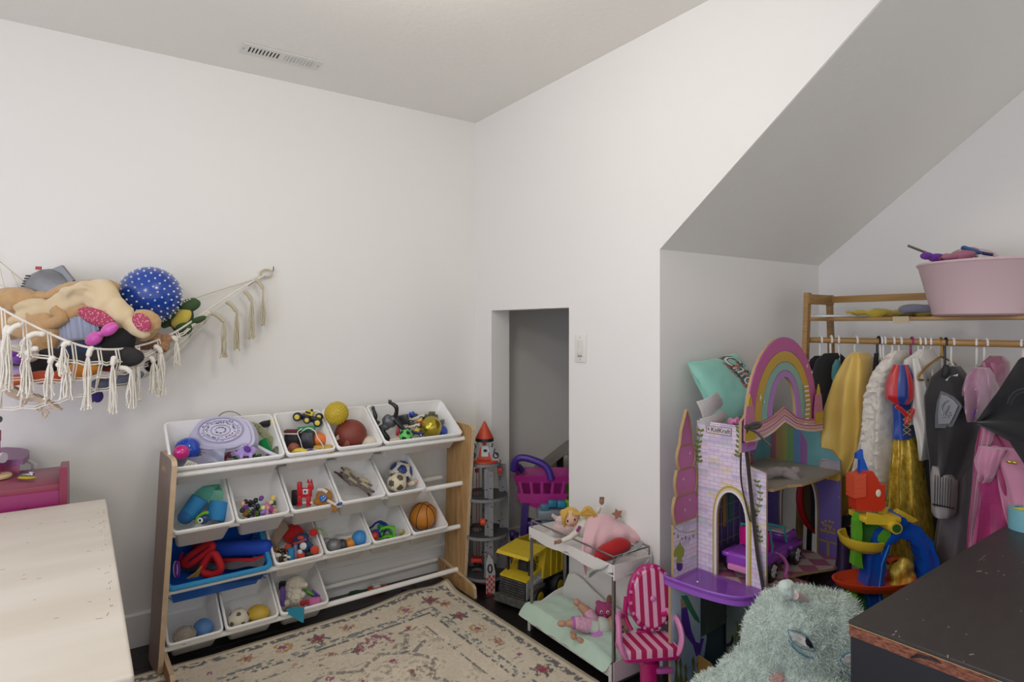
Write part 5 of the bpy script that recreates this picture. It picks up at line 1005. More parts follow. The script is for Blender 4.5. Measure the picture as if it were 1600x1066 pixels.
for x0 in (-30, -16, -2, 12, 26):
    for y_ in (-17, 35): g.part(g.mb().prism([(x0*.98, -8), (x0*.98+4, -8), (x0*1.22+4.4, 26), (x0*1.22, 26)], 2, y0=y_), 'rib', mgp, smooth=False)
g.part(g.mb().prism([(-31, -8), (31, -8), (41, 8), (-40, 8)], 1.6, y0=-18).prism([(-31, -8), (31, -8), (41, 12), (-40, 12)], 1.6, y0=34), 'side_band', mgp, smooth=False)
for y_ in (0, 24): g.part(g.mb().box((-36, y_, 10), (2, 5, 34)).box((37, y_, 10), (2, 5, 34)), 'end_rib', mgp)
g.part(g.mb().tube(spline([(-44, -6, 42), (-40, -10, 58), (-26, -12, 62), (0, -16, 54), (10, -18, 44), (14, -20, 30)], 6), 5.4, 12), 'handle', pup); g.part(g.mb().tube(spline([(-44, -6, 42), (-38, 6, 46), (-30, 14, 36)], 5), 5, 10), 'handle_arm', pup)
b = g.mb(); 
for x in (-18, 18):
    for y in (-8, 26): b.cyl((x*1.3, y, -78), (x, y, -28), 2.6)
g.part(b, 'legs', pup)
g = Px('play_table', 'grey toy activity table with a tilted lid and lime green legs in the closet', 'play table', onX(872, 740, 2.28))
lidm = M('warm grey plastic', '#8d8880', .4)
b = g.mb(); A0 = V(-42, 0, 2); A1 = V(20, 0, 46)
g.part(g.mb().prism([(-46, -2), (-44, 6), (14, 42), (30, 48), (30, 40), (8, 30), (-38, -8)], 60, y0=-10), 'lid', lidm, smooth=False); g.part(g.mb().prism([(-38, -8), (8, 28), (30, 38), (30, -24), (-24, -16)], 2, y0=30), 'lid_inner', M('dark lid lining', '#3b2f2e', .5), smooth=False)
g.part(g.mb().box((4, 10, -26), (70, 50, 3), bev=1), 'tray', pl('#b9b3a4')); g.part(g.mb().box((13, -14, -30), (10, 8, 84), bev=2), 'leg', pl('#86b83a')); g.part(g.mb().box((13, -14, 22), (12, 10, 22), bev=3), 'leg_cap', lidm); g.part(g.mb().box((10, -14, -76), (22, 14, 14), bev=4), 'foot', lidm)
g.part(g.mb().box((13, 36, -40), (10, 8, 80), bev=2).box((-30, 36, -60), (8, 8, 70), bev=2), 'rear_leg', pl('#86b83a')); g.part(g.mb().box((-10, 10, -95), (60, 44, 4)), 'lower_shelf', lidm)
g = Px('block_pile', 'teal and grey plastic building pieces in front of the lime green leg', 'toy blocks', onX(865, 792, 2.0))
g.part(g.mb().box((-4, 4, -12), (44, 26, 18), bev=5, seg=3), 'grey_tray', M('blue grey plastic', '#7d8c96', .4)); 
for x, z, c in ((-2, 6, '#2c84a8'), (12, 5, '#2f93b4'), (-14, 0, '#4e7f9a')): g.part(g.mb().box((x, -2, z), (13, 12, 10), bev=1.5), 'block', pl(c))
g.part(g.mb().box((22, 2, 4), (8, 10, 12), bev=2), 'green_block', pl('#8ab52e')); g.part(g.mb().box((-4, 6, -60), (30, 22, 78)), 'pedestal', M('blue grey plastic', '#7d8c96', .4))
g = Px('slide_toy', 'violet and grey plastic climbing toy standing behind the doll bed', 'toy', onX(832, 818, 1.93))
g.part(g.mb().prism([(-22, -52), (-12, -52), (-6, 30), (-16, 30)], 8), 'post', M('deep violet plastic', '#3f2a78', .4), smooth=False); g.part(g.mb().prism([(-14, 22), (-12, 10), (40, -6), (44, 8), (-10, 28)], 10, y0=4), 'grey_rail', M('warm grey plastic', '#8d8880', .4), smooth=False); g.part(g.mb().box((14, 4, -2), (44, 8, 9), bev=2), 'violet_rail', M('deep violet plastic', '#3f2a78', .4))
g.part(g.mb().cyl((-26, 4, -26), (24, 8, -40), 9, 8), 'cream_tube', M('cream plastic', '#b5aa9c', .45)); g.part(g.mb().cyl((-30, 4, -25), (-24, 4, -27), 11), 'dark_band', M('navy plastic', '#24264a', .4)); g.part(g.mb().ell((-32, 4, -20), (9, 8, 8)), 'violet_cap', M('deep violet plastic', '#3f2a78', .4))

# ================================================================== DOLL BUNK BED
bx0, bx1, by0, by1 = 1.555, 1.752, 1.61, 2.12
BTm = Matrix.Translation((bx0, by1, 0)) @ Matrix.Rotation(-PI/2, 4, 'Z')        # x runs from the left end to the right end, y towards the wall
bed = thing('doll_bunk_bed', 'white and silver metal doll bunk bed with two trays against the right wall', 'doll bed', BTm)
LB, WB = by1-by0, bx1-bx0
wp = M('white bed plastic', '#dedbd8', .35); sm = M('silver tube', '#8c8a88', .35, .75)
for x in (.004, LB-.004):
    for y in (.006, WB-.006): MB().box((x, y, .215), (.011, .011, .43), bev=.0015).build('post', sm, bed)
for z, x0 in ((.085, .004),): MB().box((x0, WB/2, z), (.008, WB-.01, .014)).build('cross_bar', sm, bed)
MB().box((LB-.004, WB/2, .008), (.008, WB-.01, .010)).build('cross_bar', sm, bed)
def scallop(z0, z1, dip):
    pts = [(0, z1), (0, z0)]
    for i in range(1, 13): t = i/12; pts.append((LB/2*t, z0-dip*math.sin(PI*t)**.8))
    for i in range(1, 13): t = i/12; pts.append((LB/2*(1+t), z0-dip*math.sin(PI*t)**.8))
    return pts+[(LB, z1)]
def bar_panel(y, nm):
    b = MB().prism(scallop(.414, .441, .020), .006, Matrix.Translation((0, y, 0))); return b.build(nm, wp, bed, smooth=False)
bar_panel(-.006, 'front_panel'); bar_panel(WB, 'rear_panel')
def endp(x, nm):
    T = Matrix(((0, 1, 0, x), (1, 0, 0, 0), (0, 0, 1, 0), (0, 0, 0, 1))); c = MB().prism([(0, .385), (WB, .385), (WB, .437), (0, .441)], .006, T).build(nm, wp, bed, smooth=False)
    if x > .2: MB().tube([(x+.007, .02, .425), (x+.007, .06, .395), (x+.007, WB-.06, .395), (x+.007, WB-.02, .425)], .0015, 6).build('moulding', wp, c)
endp(-.006, 'end_panel'); endp(LB, 'end_panel'); MB().box((LB/2, WB/2, .400), (LB, WB, .006)).build('upper_deck', wp, bed)
MB().tube([(.004, .006, .43), (.004, .006, .468), (LB-.004, .006, .468), (LB-.004, .006, .43)], .0035, 8).build('guard_rail', sm, bed); MB().tube([(.004, WB-.006, .43), (.004, WB-.006, .468), (LB-.004, WB-.006, .468), (LB-.004, WB-.006, .43)], .0035, 8).build('guard_rail', sm, bed)
for x in (.004, LB-.004): MB().tube([(x, .006, .468), (x, WB-.006, .468)], .0035, 8).build('guard_rail', sm, bed)
bkp = [(0, .02), (LB-.0, .02), (LB, .16), (LB-.10, .168), (LB-.24, .176), (.19, .196), (.14, .215), (.08, .225), (.04, .21), (.02, .17), (0, .13)]
MB().prism(bkp, .005, Matrix.Translation((0, WB-.016, 0))).build('lower_back_panel', wp, bed, smooth=False)
MB().prism([(0, 0), (.012, 0), (.012, .035), (LB-.012, .035), (LB-.012, 0), (LB, 0), (LB, .085), (LB-.02, .07), (.02, .07), (0, .085)], .006, Matrix.Translation((0, -.012, 0))).build('lower_front_panel', wp, bed, smooth=False)
MB().box((LB/2, WB/2-.006, .055), (LB, WB-.02, .006)).build('lower_deck', wp, bed)
T = Matrix(((0, 1, 0, LB-.001), (1, 0, 0, 0), (0, 0, 1, 0), (0, 0, 0, 1))); MB().prism([(0, .015), (WB, .015), (WB, .15), (WB*.6, .11), (0, .085)], .005, T).build('lower_end_panel', M('pinkish plastic', '#cfc0c8', .4), bed, smooth=False)
T = Matrix(((0, 1, 0, -.004), (1, 0, 0, 0), (0, 0, 1, 0), (0, 0, 0, 1))); MB().prism([(0, .015), (WB, .015), (WB, .14), (WB*.7, .13), (0, .085)], .005, T).build('lower_end_panel', wp, bed, smooth=False)
def BD_(u, v, z): return onZ(u, v, z)
def bl(x, y, z): return BTm @ V(x, y, z)
mt = M('mint cotton', '#b7d0c0', .9, sheen=.4, bump=.25, bs=40, var=.04)
def mf(a, c):
    x = -.03+a*(LB+.02); y = -.035+c*(WB+.02); e = min(a, 1-a, c, 1-c); return (x, y, .088+.022*min(1, e*7)**.5+.009*noise.noise(V(x*22, y*22, 1))-.03*max(0, -y/.035)+.012*math.sin(c*9+a*3)*.4)
tag(centre(MB().sheet(60, 26, mf, .012, T=BTm).build('doll_quilt', mt)), 'pale mint quilted doll mattress on the lower bunk', 'quilt')
# baby doll lying on the lower bunk
sk = M('doll vinyl skin', '#b98a72', .5, sheen=.1); g = Px('baby_doll', 'baby doll in a pink and white sleepsuit lying on the mint quilt', 'doll', BD_(925, 985, .118))
b = g.mb().ell((16, 8, 2), (17, 15, 12), rot=(0, .1, 0)).ell((40, 10, 2), (18, 17, 16)).tube([(4, 0, 4), (-16, -4, 12), (-30, -6, 14), (-40, -8, 14)], [9, 9, 7, 5], 12).ell((-48, -10, 15), (8, 5, 5)).tube([(2, 10, 8), (-8, 16, 24), (-18, 18, 31)], [8, 8, 6], 12).ell((-22, 17, 36), (6, 5, 6)).tube([(14, -6, -4), (2, -14, -10), (-14, -20, -10), (-24, -22, -2)], [7, 6.5, 5, 4], 12).ell((-31, -22, 2), (5, 4.4, 6))
g.vox(b, sk, 'body', 1.6, 3)
for i in range(4): g.part(g.mb().tube([(-33-1.5*i+4, -24, 5), (-36+2.6*i, -25, 9), (-36+2.6*i, -26, 11.5)], [1.5, 1.4, 1.1], 6), 'finger', sk)
b = g.mb().ell((14, 7, 3), (19, 16.5, 13.4)).tube([(6, 0, 5), (-10, -4, 11)], [11, 9.5], 12); g.part(b, 'shirt', M('white jersey', '#ced6cc', .9)); g.part(g.mb().tube([(-6, -3, 9), (-22, -6, 14), (-29, -6, 14.5)], [11.5, 10.5, 8.5], 14).tube([(4, 8, 10), (-6, 15, 22)], [10, 9], 12).ell((0, 2, 9), (13, 10, 10)), 'shorts', M('pink floral', '#cf9fb8', .9, var=.2, vs=70))
g.part(g.mb().tube([(12, -6, -5), (1, -13, -10)], [11, 9], 14), 'sleeve', fab('#c27ac0')); g.part(g.mb().tube([(-28, -6, 14.5), (-32, -6.5, 14.6)], [9.4, 9], 12), 'cuff', fab('#b569b8'))
g.part(g.mb().ell((54, 2, 4), (4, 5, 5)), 'ear', sk)
for z in (4, -4): g.part(g.mb().ell((46, -6.5, z+4), (2, 1.2, 2.2)), 'eye', blk)
g = Px('pink_plush', 'bright pink plush bear with a magenta nose lying on the baby doll', 'plush', BD_(943, 955, .155)); pf = fab('#b5487e', .6)
g.vox(g.mb().ell((0, 0, 0), (14, 11, 14)).ell((-8, 0, 13), (5, 4, 4)).ell((9, -1, 13), (5, 4, 4)).ell((2, 0, -16), (12, 9, 8)).ell((-12, -2, -14), (5, 5, 5)).ell((14, -2, -12), (5, 5, 5)), pf, 'body', 1.5, 3); g.part(g.mb().ell((1, -11, -4), (4.5, 3, 4.5)), 'nose', pl('#a81f6c'))
for x in (-5, 5): g.part(g.mb().ell((x, -10.4, 3), (2.4, 1.3, 2.8)), 'eye', wh); g.part(g.mb().ell((x, -11.5, 3), (1.1, .8, 1.4)), 'pupil', blk)
g.part(g.mb().ell((9, -4, 20), (5, 4, 7)), 'brown_hand', fab('#8a5a48'))
# rag doll on the upper bunk
g = Px('rag_doll', 'blond rag doll in a pink tulle dress lying on the upper bunk', 'doll', onX(905, 812, 1.60)); rs_ = M('doll fabric skin', '#d3ab92', .8)
g.part(g.mb().ell((-14, 0, 2), (13, 11, 13)), 'head', rs_); g.part(g.mb().tube([(-8, 0, -6), (-2, 0, -14)], 4, 8), 'neck', rs_)
hr = M('yellow doll hair', '#c0983c', .6, sheen=.3); b = g.mb(); rh = random.Random(8)
b.ell((-13, 5, 5), (15, 11, 13)).ell((-22, -2, 9), (9, 8, 7), rot=(0, .6, 0)); 
for i in range(30): a = rh.uniform(-.6, 1.6); b.tube([(2, 2, 8), (10+5*math.cos(a), 2+rh.uniform(-5, 5), 8+9*math.sin(a)), (14+9*math.cos(a), rh.uniform(-7, 7), 6+12*math.sin(a)), (16+12*math.cos(a-.4), rh.uniform(-7, 7), 3+13*math.sin(a-.5))], [2.4, 2.4, 2, 1], 6)
for s_ in range(9): b.tube(spline([(-26+2*s_, -8+abs(4-s_)*1.2, 13), (-27+s_, -11, 7), (-26+s_*.4, -9, -2), (-23, -6, -9)], 3), 1.9, 6) if s_ < 4 else b.tube(spline([(-20+2*s_, -9, 13.5), (-12+2*s_*.8, -11, 11)], 3), 2, 6)
g.part(b, 'hair', hr)
for x, z in ((-19, 1), (-8, 3)): g.part(g.mb().ell((x, -10.6, z), (1.3, .8, 1.9), seg=8, rings=6), 'eye', blk)
g.part(g.mb().ell((-12, -11.6, -1), (1.2, .9, 1.2), seg=8, rings=6), 'nose', rs_); g.part(g.mb().tube([(-15, -10.6, -4.6), (-12.5, -11.2, -5.6), (-10, -10.6, -4.4)], .7, 6), 'mouth', pl('#a8405c'))
ivm = M('ivory satin', '#cfc9bd', .5, sheen=.4)
g.part(g.mb().tube([(-4, -4, -18), (-16, -8, -26), (-28, -10, -30)], [5.5, 4.6, 3.6], 10).tube([(12, 4, -4), (26, 6, 6), (33, 6, 18)], [5.5, 4.6, 3.8], 10), 'sleeve', ivm); g.part(g.mb().ell((-33, -11, -31), (6, 3.4, 3), rot=(0, -.3, 0)).ell((36, 6, 27), (4, 3, 6)), 'hand', M('brown felt', '#8f6d58', .9))
for i in range(4): g.part(g.mb().tube([(33.5+1.8*i, 5, 30), (33+2*i, 4, 34)], [1.1, .9], 6).tube([(-36, -12, -29-1.3*i), (-40, -12.6, -30-1.5*i)], [1, .8], 6), 'finger', M('brown felt', '#8f6d58', .9))
g.part(g.mb().ell((6, 2, -14), (16, 10, 15), rot=(0, .6, 0)), 'bodice', M('ivory satin', '#cfc9bd', .5, sheen=.4)); g.part(g.mb().tube([(-6, -6, -20), (0, -9, -8)], 2.4, 8), 'magenta_trim', pl('#9a3a72'))
tl = M('pink tulle', '#d2a9ae', .75, sheen=.5, bump=.25, bs=50); tl2 = M('pink satin hem', '#c98a98', .45, sheen=.4)
# skirt: a fan of cloth falling over the front edge and the tray
KS = [(-2, -6), (30, 2)]      # waist line px
SK0 = spline([(14, -2, 4), (30, -2, 9), (46, 0, 6), (66, 2, -6), (88, 2, -14), (104, 0, -24)], 6); SK1 = spline([(6, -30, -76), (14, -31, -58), (30, -28, -44), (62, -24, -24), (80, -20, -30), (101, -14, -46)], 6)
def sk_(a, c):
    i = a*(len(SK0)-1); j = min(int(i), len(SK0)-2); t = i-j; A_ = SK0[j].lerp(SK0[j+1], t); Q_ = SK1[j].lerp(SK1[j+1], t); p_ = A_.lerp(Q_, c)
    p_ += V(-9*math.sin(PI*c)*(1-a), -14*math.sin(PI*c)*(1-.4*a)-2.5*math.sin(a*30+c*2)*c, 4*math.sin(PI*c)+1.6*math.sin(a*24)*c); return p_
g.part(g.mb().sheet(46, 18, sk_, 1.2), 'skirt', tl)
g.part(g.mb().sheet(46, 4, lambda a, c: sk_(a, .90+.14*c)+V(0, 3, -1.5), 1.4), 'hem', tl2)
g.part(g.mb().tube([sk_(i/30, 1.0)+V(0, 0, -1.5) for i in range(31)], 1.3, 6), 'hem_piping', M('ivory satin', '#cfc9bd', .5))
g = Px('red_cushion', 'bright red plush poking out from under the doll dress', 'plush', onX(955, 860, 1.61)); g.vox(g.mb().ell((0, 0, 0), (30, 14, 14), rot=(0, -.38, 0)).ell((14, 0, 8), (18, 12, 12)), fab('#a01015'), None, 2, 3)
g = Px('grey_lining_cloth', 'silver grey satin cloth under the red plush', 'cloth', onX(957, 880, 1.57)); g.one(g.mb().sheet(30, 8, lambda a, c: (-36+84*a, -4+14*c+2*math.sin(13*a), -14+46*a**1.2-12*c*(1-a)+1.5*math.sin(19*a+4*c)), 1.2), M('grey satin', '#7f8486', .3, .2, sheen=.4, bump=.2, bs=40))
g = Px('pink_bunny', 'small pale pink and white plush bunny beside the rag doll', 'plush', onX(880, 826, 1.66)); g.vox(g.mb().ell((0, 0, 0), (20, 11, 10)).ell((-4, 0, 12), (9, 8, 8)).tube([(-8, 0, 14), (-18, -2, 22)], [4, 3], 8).tube([(2, 0, 18), (6, -2, 26)], [5, 4], 8), fab('#cfb6b4', .7), None, 1.8, 3)
g = Px('star_toy', 'small brown felt star shape tucked behind the doll skirt', 'toy', onX(965, 804, 1.72)); g.one(g.mb().prism([(9*(1 if i % 2 == 0 else .55)*math.cos(PI/2+i*PI/5+.3), 9*(1 if i % 2 == 0 else .55)*math.sin(PI/2+i*PI/5+.3)) for i in range(10)], 4), fab('#9a6a58'))

# ================================================================== PINK SALON CHAIR
p = onZ(1014, 1100, 0); g = Px('salon_chair', 'magenta doll salon chair with pink striped cushions beside the bunk bed', 'doll chair', p, yaw=.12); hp_ = M('hot magenta plastic', '#b01668', .28, coat=.3); lpk = M('pink plastic', '#cd7fae', .3)
stn = NT('pink stripes'); sx_ = stn.n('ShaderNodeSeparateXYZ'); stn.l(stn.coord(), sx_.inputs[0])
def stripes(name, vec, scale, ca, cb):
    t = NT(name); d = t.n('ShaderNodeVectorMath'); d.operation = 'DOT_PRODUCT'; t.l(t.coord(), d.inputs[0]); d.inputs[1].default_value = vec
    m1 = t.n('ShaderNodeMath'); m1.operation = 'MULTIPLY'; m1.inputs[1].default_value = scale; t.l(d.outputs['Value'], m1.inputs[0]); m2 = t.n('ShaderNodeMath'); m2.operation = 'FRACT'; t.l(m1.outputs[0], m2.inputs[0])
    t.base(t.ramp(m2.outputs[0], [(0, ca), (.5, cb)], 'CONSTANT')); t.set(Roughness=.55); t.bump(t.noise(200), .15, .002); return t.m
rv = g.B.to_3x3() @ V(1, 0, 0); rv.normalize(); fw = g.B.to_3x3() @ V(0, 1, 0); fw.normalize(); kk = g.k
sA = stripes('striped vinyl back', tuple(rv), 1/(14*kk), '#d9a3bf', '#a80f4c'); dv = (rv*.93+fw*.15); sB = stripes('striped vinyl seat', tuple(dv), 1/(15.5*kk), '#d9a3bf', '#a80f4c')
g.part(g.mb().lathe([(0, 0), (44, 0), (46, 3), (44, 8), (20, 13), (17, 16), (0, 16)], 40), 'base', hp_); g.part(g.mb().cyl((0, 0, 12), (0, 0, 88), 14, 13.5, seg=28).cyl((0, 0, 60), (0, 0, 70), 15.5, seg=28), 'pedestal', hp_)
seat = [(-38, -24), (34, -30), (40, 26), (-28, 30)]
def slab(z0, z1, gr, bev): 
    b = g.mb(); R = []
    for z, q in ((z0, .0), (z0+1, 1), (z1-bev, 1), (z1, .93)):
        R.append([V(x*(gr*max(q, .96)), y*(gr*max(q, .96)), z) for x, y in rrect(-46, -26, 40, 30, 6, 4)])
    return b.ring(R)
g.part(slab(84, 98, 1.0, 3), 'seat_cushion', sB); g.part(slab(80, 86, 1.02, 1), 'seat_frame', hp_)
Tb = Matrix.Translation((15, 30, 152)) @ Matrix.Rotation(-.18, 4, 'X') @ Matrix.Rotation(.06, 4, 'Y')
def oval(rx, rz, y0, y1, mat, nm, dome=0):
    b = g.mb(); R = [[V(rx*q*math.cos(a), y, rz*q*math.sin(a)) for a in [i*PI/22 for i in range(44)]] for y, q in ((y1, .97), ((y0+y1)/2, 1), (y0+2, .985), (y0, .93))]
    b.ring(R, T=Tb); g.part(b, nm, mat)
oval(39, 52, 0, 11, hp_, 'back_shell'); oval(33.5, 46, -6, 2, sA, 'back_cushion'); g.part(g.mb().ell((0, -7, 0), (4.6, 2.4, 4.6), T=Tb), 'button', lpk)
for i in range(36):
    a = i*PI/18; b = g.mb()
    if i % 2: b.box((0, 0, 0), (4.8, 3, 4.4), T=Tb @ Matrix.Translation((35.5*math.cos(a), -2, 48*math.sin(a))) @ Matrix.Rotation(-a, 4, 'Y'), bev=.6); g.part(b, 'edge_check', lpk)
for s_, x0 in ((-1, -48), (1, 40)):
    g.part(g.mb().tube(spline([(x0*.78, 22, 132), (x0*.98, 8, 136), (x0*1.08, -12, 130), (x0*1.12, -22, 112), (x0*1.02, -24, 96), (x0*.92, -22, 88)], 5), 4.6, 10, flat=1.3), 'armrest', lpk); g.part(g.mb().tube([(x0*.7, 26, 126), (x0*.92, 12, 135)], 5, 8), 'arm_bracket', hp_)
g.part(g.mb().tube(spline([(-18, 32, 100), (-26, 38, 120), (-24, 40, 150)], 4), 4, 8), 'back_strut', hp_); g.part(g.mb().box((2, 30, 98), (22, 10, 8), bev=2), 'hinge', hp_)
g.part(g.mb().box((28, -24, 36), (24, 16, 6), bev=1.6).box((18, -14, 36), (8, 6, 5), bev=1), 'footrest', M('pink violet plastic', '#b5559c', .3)); g.part(g.mb().box((20, -12, 58), (26, 10, 8), bev=2), 'height_lever', M('pink violet plastic', '#b5559c', .3))

# ================================================================== CASTLE DOLLHOUSE
KO = V(1.798, 1.433, 0); De = V(.110, -.994, 0).normalized(); Dn = V(.994, .110, 0).normalized()
DH = Matrix((De, Dn, (0, 0, 1))).transposed().to_4x4(); DH.translation = KO      # x = e (right), y = n (deeper), z up
hs_ = thing('castle_dollhouse', 'tall wooden castle dollhouse with rainbow top, brick tower and purple balcony', 'dollhouse', DH)
def nplane(u, v, off): q = onP(u, v, KO+Dn*off, Dn)-KO; return (q.dot(De), q.z)
def eplane(u, v, off): q = onP(u, v, KO+De*off, De)-KO; return (q.dot(Dn), q.z)
TE = lambda e: Matrix(((0, -1, 0, e), (1, 0, 0, 0), (0, 0, 1, 0), (0, 0, 0, 1)))      # board x -> n, thickness away from the viewer (-e)
edge = M('fibreboard edge', '#a98c62', .6)
def brick(name, u, c1='#d8cbd6', c2='#c4b4cc'):
    t = NT(name); co = t.coord(); s = t.n('ShaderNodeSeparateXYZ'); t.l(co, s.inputs[0]); c = t.n('ShaderNodeCombineXYZ'); t.l(s.outputs[u], c.inputs[0]); t.l(s.outputs[2], c.inputs[1])
    b = t.n('ShaderNodeTexBrick'); t.l(c.outputs[0], b.inputs['Vector']); b.inputs['Scale'].default_value = 1; b.inputs['Brick Width'].default_value = .034; b.inputs['Row Height'].default_value = .0155; b.inputs['Mortar Size'].default_value = .0007
    b.inputs['Color1'].default_value = hexc(c1); b.inputs['Color2'].default_value = hexc(c2); b.inputs['Mortar'].default_value = hexc('#a596ac'); b.inputs['Bias'].default_value = -.3
    mp = t.n('ShaderNodeMapping'); mp.inputs['Scale'].default_value = (22, 64, 1); t.l(c.outputs[0], mp.inputs[0]); wn = t.n('ShaderNodeTexWhiteNoise'); vm = t.n('ShaderNodeVectorMath'); vm.operation = 'FLOOR'; t.l(mp.outputs[0], vm.inputs[0]); t.l(vm.outputs[0], wn.inputs['Vector'])
    tint = t.ramp(wn.outputs['Value'], [(0, '#dccfe0'), (.55, '#d9b9c8'), (.70, '#b7a7cc'), (.82, '#a9b7bb'), (.90, '#dccb92'), (.95, '#cdb6dc')], 'CONSTANT')
    t.base(t.mix(t.ramp(b.outputs['Fac'], [(.4, (.55, .55, .55, 1)), (.6, (0, 0, 0, 1))]), b.outputs['Color'], tint)); t.set(Roughness=.45); return t.m
bkx = brick('printed brick x', 0); bky = brick('printed brick y', 1)
gold = M('printed gold', '#b39a3e', .5); whp = M('printed white', '#d9d3d4', .5); pinkp = M('printed pink', '#b9628f', .45); pink2 = M('printed light pink', '#cf9fb0', .5); lilp = M('printed lilac', '#8d78b4', .5)
vine = M('printed leaf green', '#66762f', .6)
def bp(loops, t, T, mat, name, parent=hs_, ms=None, y0=0): return MB().prism(loops, t, T, y0=y0, ms=ms).build(name, mat if isinstance(mat, list) else mat, parent, smooth=False)
def gothic(x0, x1, z0, z1, zs):
    xm = (x0+x1)/2; L = [(x0, z0)]+[(x0+(xm-x0)*(1-math.cos(a))**1.1, zs+(z1-zs)*math.sin(a)**.9) for a in [i*PI/2/8 for i in range(9)]]
    Rr = [(x1-(x1-xm)*(1-math.cos(a))**1.1, zs+(z1-zs)*math.sin(a)**.9) for a in [i*PI/2/8 for i in range(7, -1, -1)]]+[(x1, z0)]
    return L+Rr
Z2, Z3 = .43, .80
# brick tower (near side wall, faces the camera)
TW = [(0, Z2), (.258, Z2), (.258, .822), (.198, .836), (.190, .9675), (0, .9675)]
dg = gothic(.080, .190, Z2-.001, .735, .62)
tw = bp([[(0, Z2), (.080, Z2), *dg[1:-1], (.190, Z2), (.258, Z2), (.258, .822), (.198, .836), (.190, .9675), (0, .9675)]], .010, Matrix.Identity(4), [bkx, edge], 'brick_wall', ms=1)
og_ = gothic(.064, .206, Z2, .757, .62); mg_ = gothic(.069, .201, Z2, .750, .62); ig_ = gothic(.074, .196, Z2, .743, .62)
def bandloop(o_, i_): return [o_+i_[::-1]]
for a_, b__, m_, y0 in ((og_, mg_, gold, -.003), (mg_, ig_, M('printed cream', '#c9b98e', .5), -.0035), (ig_, dg, whp, -.006)):
    MB().prism(bandloop(a_, b__), .006 if m_ is whp else .003, y0=y0).build('arch_trim', m_, tw, smooth=False)
# sign
sg = nplane(1122, 673, -.004); st_ = MB().prism(rrect(-.048, -.013, .048, .013, .004), .001, Matrix.Translation((sg[0], -.0015, sg[1]))).build('sign', M('sign white', '#cbbfc4', .5), tw, smooth=False)
MB().tube([(sg[0]+p[0], -.0017, sg[1]+p[1]) for p in rrect(-.048, -.013, .048, .013, .004)], .0007, 5, closed=True).build('sign_border', blk, st_)
text('KidKraft', .0215, Matrix.Translation((sg[0]+.008, -.002, sg[1])) @ Matrix.Rotation(PI/2, 4, 'X'), blk, st_, ext=.0003); MB().box((sg[0]-.039, -.0018, sg[1]), (.007, .0006, .005)).build('sign_logo', M('logo red', '#9c4a4a', .5), st_)
def leaves(pts, pl_, off, parent, n=9, sz=.009, name='vine'):
    b = MB(); rl = random.Random(len(pts)*7+n)
    P = [pl_(u, v, off) for u, v in pts]; sp = spline([(p[0], 0, p[1]) for p in P], 6)
    for i, p in enumerate(sp): 
        if i % max(1, len(sp)//n) == 0:
            for s_ in (-1, 1):
                a = s_*rl.uniform(.5, 1.2)-PI/2*0; c = V(p.x+s_*sz*.75, off-.0016, p.z); q = [(sz*.5*math.cos(t)*(1-.4*abs(math.sin(t))), sz*.95*math.sin(t)) for t in [k*PI/5 for k in range(10)]]
                b.prism(q, .0008, Matrix.Translation(c) @ Matrix.Rotation(a, 4, 'Y'))
    b.tube([V(p.x, off-.0012, p.z) for p in sp], .0007, 5); b.build(name, vine, parent)
leaves([(1095, 672), (1092, 690), (1090, 705), (1093, 720)], nplane, -.001, tw, 5); leaves([(1155, 668), (1156, 690), (1153, 712)], nplane, -.001, tw, 5)
leaves([(1183, 752), (1188, 770), (1186, 790), (1180, 805)], nplane, -.001, tw, 5, .007); leaves([(1166, 800), (1176, 815), (1186, 830), (1188, 845)], nplane, -.001, tw, 6, .007)
# turret board at the left, faces the room
xs = lambda u, v: eplane(u, v, 0)
tur = [(-.118, 0), (.0, 0), (.0, .93), (-.118, .93)]
def lobe(z0, z1, x0, x1, bulge): return [(x0-bulge*math.sin(PI*i/10), z0+(z1-z0)*i/10) for i in range(11)]
XL = -.145; lvl = [(.62, .705, .028), (.705, .79, .022), (.79, .875, .014), (.875, .985, .0)]
pb = bp([[(XL, Z2-.0), (-.001, Z2), (-.001, .62), (XL, .62)]], .009, TE(.0), [bky, edge], 'turret_wall', ms=1)
x_c = -.072
segs = [(.62, .715, .064, .078), (.715, .805, .054, .066), (.805, .888, .040, .054)]
for z0, z1, h0, hm_ in segs:
    Lf = [(x_c-h0-(hm_-h0)*math.sin(PI*i/8), z0+(z1-z0)*i/8) for i in range(9)]; Rt = [(x_c+h0+(hm_-h0)*math.sin(PI*i/8), z0+(z1-z0)*i/8) for i in range(8, -1, -1)]
    s1 = bp([(Lf+Rt)[::-1]], .009, TE(.002), [M('turret pink', '#b0608f', .4), edge], 'turret_segment', ms=1)
    MB().tube([(.0035, x, z) for x, z in Lf+Rt], .0022, 6, closed=True).build('gold_trim', M('turret gold', '#a5854c', .5), s1)
tip = [(x_c-.038, .888), (x_c+.038, .888), (x_c+.034, .93), (x_c+.022, .975), (x_c+.004, 1.012), (x_c-.008, .985), (x_c-.028, .94)]
s1 = bp([tip], .009, TE(.002), [M('turret pink', '#b0608f', .4), edge], 'turret_tip', ms=1); MB().tube([(.0035, x, z) for x, z in tip], .0022, 6, closed=True).build('gold_trim', M('turret gold', '#a5854c', .5), s1)
b = MB()
for x, z in ((-.05, .855), (-.09, .77), (-.05, .69), (-.08, .66)): b.prism([(x+.006*(1 if i % 2 == 0 else .25)*math.cos(i*PI/4), z+.006*(1 if i % 2 == 0 else .25)*math.sin(i*PI/4)) for i in range(8)], .0006, TE(.0035))
b.build('sparkle_print', whp, hs_)
